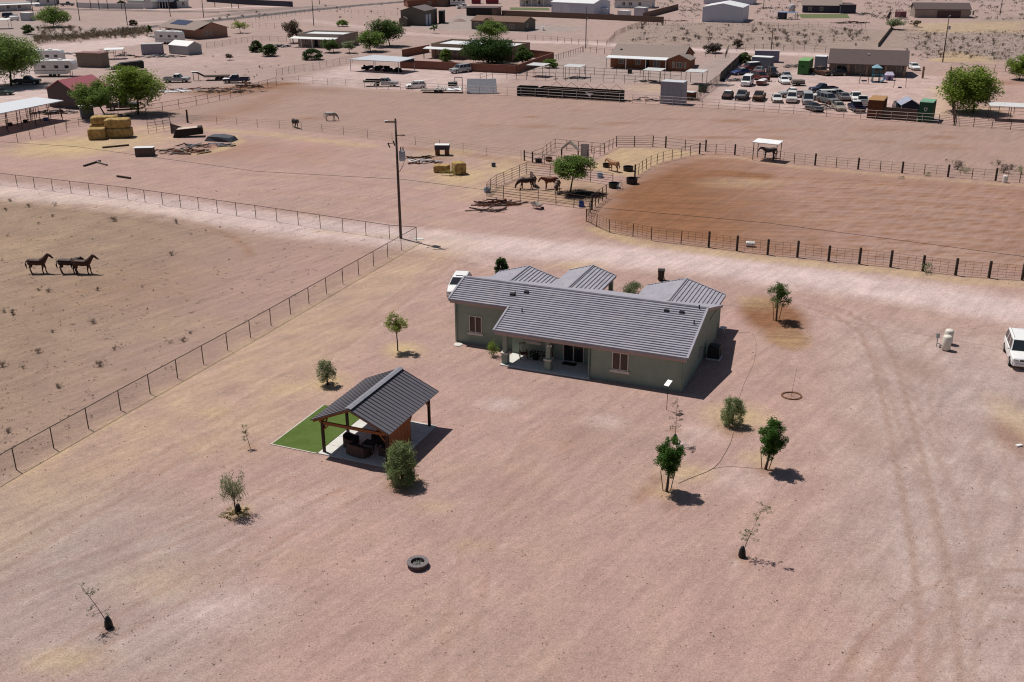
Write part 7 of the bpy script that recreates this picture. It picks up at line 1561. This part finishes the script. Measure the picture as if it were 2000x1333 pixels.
heap('dark scrap along the fence below the blue pickup', (450, 180), 7.0, 1.2, 40, (DARK_WOOD, GREY_WOOD), seed=10, zmax=.35)
heap('reddish scrap before the lilac container', (298, 112), 5.0, 1.6, 36, (RUST_RED, STEEL), seed=11, zmax=.7)
heap('dark scrap before the white gabled shed', (330, 112), 4.0, 1.2, 28, (DARK_WOOD, STEEL), seed=12, zmax=.6)
heap('pale scrap metal beside the bright green container', (1592, 143), 2.6, 2.0, 44, (STEEL, WHITE_METAL), seed=13, zmax=1.6)
heap('dark engine parts left of the bright green container', (1549, 132), 2.2, 1.6, 30, (BLACK, STEEL), seed=14, zmax=1.2, lmax=1.4)
heap('scrap car parts before the dark panel wall', (1430, 158), 2.6, 1.6, 34, (STEEL, DARK_WOOD), seed=15, zmax=.6, lmax=1.6)
heap('flat grey pipes stacked at the foot of the dark panel wall', (1411, 168), 1.6, 1.1, 18, (STEEL,), seed=16, lmin=1.6, lmax=2.6, zmax=.3, th=(.06, .1), name='pipe_stack')
heap('wrecked car parts in a tangle by the pale rail', (1600, 213), 2.4, 1.2, 44, (BLACK, RUST, PALE), seed=17, zmax=1.2, lmax=1.8)
heap('scrap of red and white things beside the tall grey shed', (1350, 197), 2.0, 1.0, 20, (RUST_RED, BLACK), seed=18, zmax=.9)
heap('rocks and dead wood in the lot by the dark bushes', (548, 92), 3.2, 1.6, 40, (DARK_WOOD, STEEL), seed=19, zmax=1.0, lmax=1.5, name='rock_pile', th=(.3, .8))
heap('dark trampolines and toys right of the timber play set', (1690, 30), 3.6, 1.2, 36, (BLACK, STEEL), seed=20, zmax=1.4, name='toy_heap')
heap('long dark stack of timbers on the desert by the lawn', (1662, 46), 6.0, .8, 34, (DARK_WOOD,), seed=21, zmax=.9, lmin=1.5, lmax=3, name='timber_stack')
heap('dark brush cuttings under the pen tree', (1146, 383), 2.4, 1.6, 60, (DARK_WOOD, BARKD), seed=22, zmax=.35, lmin=.4, lmax=1.2, th=(.03, .06), name='brush_heap')
for lb, p, rx, ry, n_, ms, sd_, zm in (
 ('dark junk behind the tan shed with the flat red brown roof', (176, 110), 4, 1.2, 26, (DARK_WOOD, RUST_RED), 31, .8), ('mixed junk left of the rusty frame shelter', (203, 104), 2.5, 1.2, 22, (STEEL, RUST_RED), 32, 1.0),
 ('dark machinery right of the rusty frame shelter', (243, 110), 2.4, 1.2, 28, (BLACK, RUST), 33, 1.3), ('pale scrap between the trailers and the tan shed', (140, 106), 3, 1.2, 20, (STEEL, GREY_WOOD), 34, .5),
 ('dark junk under the long white shade roof', (96, 222), 3, 1.6, 34, (DARK_WOOD, BLACK), 35, 1.2), ('stacked dark things beside the red roofed barn', (122, 222), 3, 1.2, 34, (DARK_WOOD, STEEL), 36, 1.5),
 ('junk on the porch side of the house with a solar panel', (300, 74), 2.5, 1.2, 24, (STEEL, WHITE_METAL), 37, .8), ('dark engine parts behind the maroon wagon', (1490, 131), 2.2, 1.2, 26, (BLACK, STEEL), 38, 1.0),
 ('scrap between the blue car and the high roofed van', (1473, 154), 2.6, 1.4, 30, (RUST_RED, STEEL), 39, .9), ('tangle of parts right of the large dark wagon', (1520, 150), 1.6, 1.6, 30, (BLACK, RUST), 40, 1.2),
 ('low scrap in the corral before the brick house porch', (1262, 160), 3, .8, 20, (DARK_WOOD, STEEL), 41, .4), ('low troughs and boards in the corral left of it', (1120, 155), 4, .5, 14, (DARK_WOOD, STEEL), 42, .35),
 ('dark feeder pieces inside the black slatted pen', (1130, 191), 6, .7, 34, (BLACK, DARK_WOOD), 43, 1.6), ('scattered scrap left of the tall grey shed', (1255, 198), 3.5, .7, 24, (RUST_RED, BLACK), 44, .9),
 ('rubbish beside the white wall at the masonry wall end', (1310, 42), 6, 1.2, 30, (DARK_WOOD, RUST_RED), 45, 1.0), ('dark machinery left of the white blue metal barn', (1355, 22), 4, 1.5, 30, (BLACK, STEEL), 46, 1.4),
 ('dark things by the blue roofed shed', (1502, 17), 2.5, 1.5, 26, (BLACK, STEEL), 47, 1.5), ('boards under the green tree right of the red barn', (226, 226), 3.5, 1.0, 22, (STEEL, GREY_WOOD), 48, .6)):
    heap(lb, p, rx, ry, n_, ms, seed=sd_, zmax=zm, lmax=1.8)
# upturned truck bed and tarp pile
t_ = thing('truck_bed', 'upturned dark truck bed with a pale edge in the left junk', 'truck bed', P(368, 267), R(8)); MB().add([(-2.3, -.9, .05), (2.5, -.9, .5), (2.3, .9, .9), (-1.9, .9, .6), (-1.7, -.8, 1.2), (2.3, -.8, 1.55), (2.2, .8, 1.6), (-1.6, .8, 1.25)], [(3, 2, 1, 0), (4, 5, 6, 7), (0, 1, 5, 4), (1, 2, 6, 5), (2, 3, 7, 6), (3, 0, 4, 7)]).part('bed_body', mat('dark_rust_sheet', (.03, .02, .018), var=.4), t_)
MB().add([(-1.6, -.7, 1.26), (1.6, -.7, 1.50), (1.5, .7, 1.54), (-1.5, .7, 1.31)], [(0, 1, 2, 3)]).part('pale_sheet', mat('pale_sheet', (.55, .45, .38)), t_)
MB().add([(-2.8, .9, .4), (-1.2, .6, .3), (-1.0, 1.4, 1.3), (-2.9, 1.6, 1.9), (-2.8, .95, .35), (-1.2, .65, .25), (-1.0, 1.45, 1.25), (-2.9, 1.65, 1.85)], [(0, 1, 2, 3), (7, 6, 5, 4), (0, 4, 5, 1), (1, 5, 6, 2), (2, 6, 7, 3), (3, 7, 4, 0)]).part('side_panel', mat('brown_panel', (.10, .06, .055)), t_)
rnd = random.Random(2); mb = MB(); pts = []
mb.add([(-2.4, -1, 0), (2.3, -1.2, 0), (2.5, 1, 0), (-2.2, 1.1, 0), (-1.9, -.7, .7), (1.8, -.9, .6), (2.0, .7, .7), (-1.7, .8, .8), (0, -1, .75), (0, .9, .9)], [(0, 1, 5, 8, 4), (1, 2, 6, 5), (2, 3, 7, 9, 6), (3, 0, 4, 7), (4, 8, 9, 7), (8, 5, 6, 9)])
mb.one('tarp_pile', mat('dark_blue_grey_tarp', (.06, .065, .08), rough=.6, var=.3), 'long low pile under a blue grey tarp in the left junk', 'tarp pile', P(432, 275), R(-12))
t_ = thing('caged_box', 'wooden caged box with a white top right of the beams', 'box', P(284, 304), R(4)); MB().bb(-1.25, -.8, .0, 1.25, .8, 1.15).part('box', mat('brown_cage', (.10, .075, .065), var=.4, scale=5), t_); MB().slab([(-1.5, -.9, 1.3), (1.4, -.9, 1.3), (1.4, .9, 1.2), (-1.5, .9, 1.2)], .05).part('lid', WHITE_METAL, t_)
fence('pen_panel', 'small pen of wire panels right of the hay stack', [(290, 262), (306, 259), (335, 254), (332, 240), (288, 245)], 1.7, 1.4, .03, RUST, (1.0, .75, .5, .25), .018)
for lb, p, q in (('dark double beam lying left of the caged box', (200, 290), (252, 285)), ('dark timber beam lying on the pale dirt at the left', (164, 326), (196, 316)), ('short pale beam crossing the dark timber on the dirt', (188, 318), (209, 324)), ('single beam lying beside the pale road at the left', (229, 346), (255, 350))):
    a, b_ = P(*p), P(*q); MB().beam((0, 0, .12), b_ - a + Vector((0, 0, .12)), .26, .22).one('timber_beam', DARK_WOOD if 'pale' not in lb[:12] else GREY_WOOD, lb, 'beam', a)
MB().bb(-.12, -.12, 0, .12, .12, 2.2).one('gate_post', DARK_WOOD, 'single dark timber post at the corner of the middle pasture', 'post', P(367, 240))
# things round the pens
def tub(label, px, r_, h_, m_, z=0.0): return MB().lathe([(.001, 0), (r_ * .92, 0), (r_, h_), (r_ * .92, h_), (r_ * .85, .12), (.001, .12)], 16).one('water_tub', m_, label, 'tub', P(*px))
tub('black round water tank right of the tan horse', (1227, 334), .72, .62, BLACK); tub('large black round tank at the arena corner', (1234, 359), .75, .75, BLACK); tub('black round tub behind the leaning bicycle frame', (1199, 367), .70, .65, BLACK); tub('black tub left of the tan horse', (1184, 327), .5, .55, BLACK)
tub('pale blue tub outside the left end of the horse pen', (951, 376), .42, .55, mat('pale_blue_tub', (.35, .45, .55))); tub('white topped blue tub inside the pen rail', (1172, 347), .42, .55, mat('pale_blue_tub', (.35, .45, .55))); tub('small dark blue bucket on the straw beside the hay', (964, 326), .3, .5, mat('navy_bucket', (.06, .08, .13))); tub('dark tub behind the white topped feed rail', (1052, 317), .5, .5, BLACK); tub('reddish tub behind the white topped feed rail', (1072, 315), .5, .55, RUST_RED)
t_ = MB().add([(-.35, -.3, 0), (.35, -.3, 0), (.35, .3, 0), (-.35, .3, 0), (-.3, -.25, .8), (.2, -.25, .8), (.2, .25, .6), (-.3, .25, .6)], [(3, 2, 1, 0), (4, 5, 6, 7), (0, 1, 5, 4), (1, 2, 6, 5), (2, 3, 7, 6), (3, 0, 4, 7)]).one('salt_box', mat('strong_blue_plastic', (.03, .09, .38), rough=.5), 'strong blue plastic box inside the front pen rail', 'box', P(1136, 404))
t_ = thing('wheelbarrow', 'pale tipped wheelbarrow before the horse pen', 'wheelbarrow', P(1049, 408), R(-40)); MB().add([(-.5, -.3, .3), (.4, -.3, .3), (.4, .3, .3), (-.5, .3, .3), (-.65, -.42, .75), (.6, -.42, .6), (.6, .42, .6), (-.65, .42, .75)], [(3, 2, 1, 0), (0, 1, 5, 4), (1, 2, 6, 5), (2, 3, 7, 6), (3, 0, 4, 7)]).part('tray', mat('pale_tray', (.55, .50, .45)), t_)
mb = MB(); mb.bar((.9, 0, .2), (-1.1, -.3, .6), .03); mb.bar((.9, 0, .2), (-1.1, .3, .6), .03); mb.bar((-.3, -.3, .4), (-.4, -.3, 0), .025); mb.bar((-.3, .3, .4), (-.4, .3, 0), .025); mb.part('handle', DARK_WOOD, t_); MB().tube([(.85, -.05, .2), (.85, .05, .2)], .2, 12).part('wheel', TYRE, t_)
t_ = thing('bicycle', 'grey bicycle leaning at the arena corner tubs', 'bicycle', P(1210, 370), R(60))
for x in (-.5, .5):
    q = [(x + .33 * math.cos(k * math.pi / 8), 0, .34 + .33 * math.sin(k * math.pi / 8)) for k in range(17)]; MB().tube(q, .025, 5).part('wheel', STEEL, t_)
mb = MB(); mb.bar((-.5, 0, .34), (-.1, 0, .85), .025); mb.bar((-.1, 0, .85), (.4, 0, .85), .025); mb.bar((.5, 0, .34), (.38, 0, 1.0), .025); mb.bar((-.05, 0, .4), (.4, 0, .8), .025); mb.bar((-.5, 0, .34), (-.05, 0, .4), .02); mb.part('frame', STEEL, t_); MB().bb(-.25, -.06, .88, .0, .06, .94).part('saddle', BLACK, t_); MB().bar((.36, -.25, 1.02), (.36, .25, 1.02), .02).part('handlebar', BLACK, t_)
t_ = thing('gabled_shelter', 'small open gabled shelter of grey boards in the corral', 'shelter', P(1113, 306), R(-6)); 
mb = MB(); mb.slab([(-1.3, -.9, 1.1), (0, -.9, 2.15), (0, .9, 2.15), (-1.3, .9, 1.1)], .08); mb.part('roof_panel', DARK_WOOD, t_); mb = MB(); mb.slab([(0, -.9, 2.15), (1.3, -.9, 1.0), (1.3, .9, 1.0), (0, .9, 2.15)], .08); mb.part('roof_panel', GREY_WOOD, t_)
for x in (-1.2, 1.2):
    for y in (-.8, .8): MB().bb(x - .06, y - .06, 0, x + .06, y + .06, 1.08).part('post', DARK_WOOD, t_)
t_ = thing('leaning_panel', 'pale weathered panel standing upright in the corral', 'panel', P(1142, 307), R(-5)); MB().bb(-.6, -.05, .05, .6, .05, 1.9).part('panel', mat('pale_weathered', (.38, .37, .35), var=.25, scale=3), t_); MB().bar((.4, .06, 1.4), (.6, .9, 0), .05).part('prop', DARK_WOOD, t_)
WB = mat('white_barrel', (.74, .73, .70), rough=.5)
def barrel(label, px, lying=False, rz=0.0):
    t_ = thing('white_barrel', label, 'barrel', P(*px), rz, 'white barrels in the arena'); pr = [(.001, 0), (.27, 0), (.29, .05), (.29, .3), (.30, .32), (.29, .34), (.29, .6), (.30, .62), (.29, .64), (.29, .87), (.27, .9), (.001, .9)]
    o = MB().lathe(pr, 18).part('drum', WB, t_, smooth=False)
    if lying: o.rotation_euler = (R(90), 0, 0); o.location = (0, .45, .30)
    l_ = MB().lathe([(.001, .902), (.05, .902), (.05, .93), (.001, .93)], 8, (.15, 0, 0)).part('cap', BLACK, o)
barrel('upright white barrel at the far arena fence', (1962, 357)); barrel('white barrel lying on its side by the near arena fence', (1465, 482), True, R(80))
tub('green tank among the corral junk by the car yard', (1372, 180), .9, 1.3, mat('green_tank', (.05, .09, .05)))
t_, L_ = container('red box with a pale top beside the tall grey shed', (1334, 194), (1352, 196), 1.6, 1.4, RUST_RED, mat('pale_grey_roof', (.5, .52, .55)), name='metal_box')
MB().bb(-.45, -.3, 0, .45, .3, 1.0).one('black_cabinet', BLACK, 'small black cabinet on the gravel before the brick house', 'cabinet', P(1230, 144))
mb = MB(); mb.lathe([(.001, .55), (1.2, .4), (2.4, .0)], 20); mb.one('dirt_pile', mat('tan_dirt', (.42, .30, .19), rough=1), 'tan dirt pile at the foot of the upper right utility pole', 'dirt pile', P(1862, 118)).scale = (2.6, 1.6, 1)
mb = MB(); mb.lathe([(.001, 1.0), (1.2, .7), (2.6, .0)], 18); mb.one('gravel_pile', mat('pink_gravel', (.28, .20, .19), rough=1), 'pinkish gravel pile on the drive right of the brown metal barn', 'gravel pile', P(897, 42))
t_ = thing('fountain', 'small white garden fountain on the gravel right of the brown long home', 'fountain', P(1061, 60)); MB().lathe([(.001, 0), (.5, 0), (.5, .3), (.12, .35), (.12, .9), (.55, 1.1), (.5, 1.15), (.1, 1.1), (.1, 1.6), (.001, 1.65)], 14).part('basin', WHITE, t_)
# bits on the ground in front
MB().box(0, 0, .06, .42, .2, .1, R(15)).one('white_block', WHITE, 'small white block on the ground at the right edge', 'block', P(1990, 872))
MB().bb(-.5, -.25, 0, .5, .25, .07).one('concrete_block', CONCRETE, 'flat concrete block at the corner post of the chain link fence', 'block', P(818, 468))
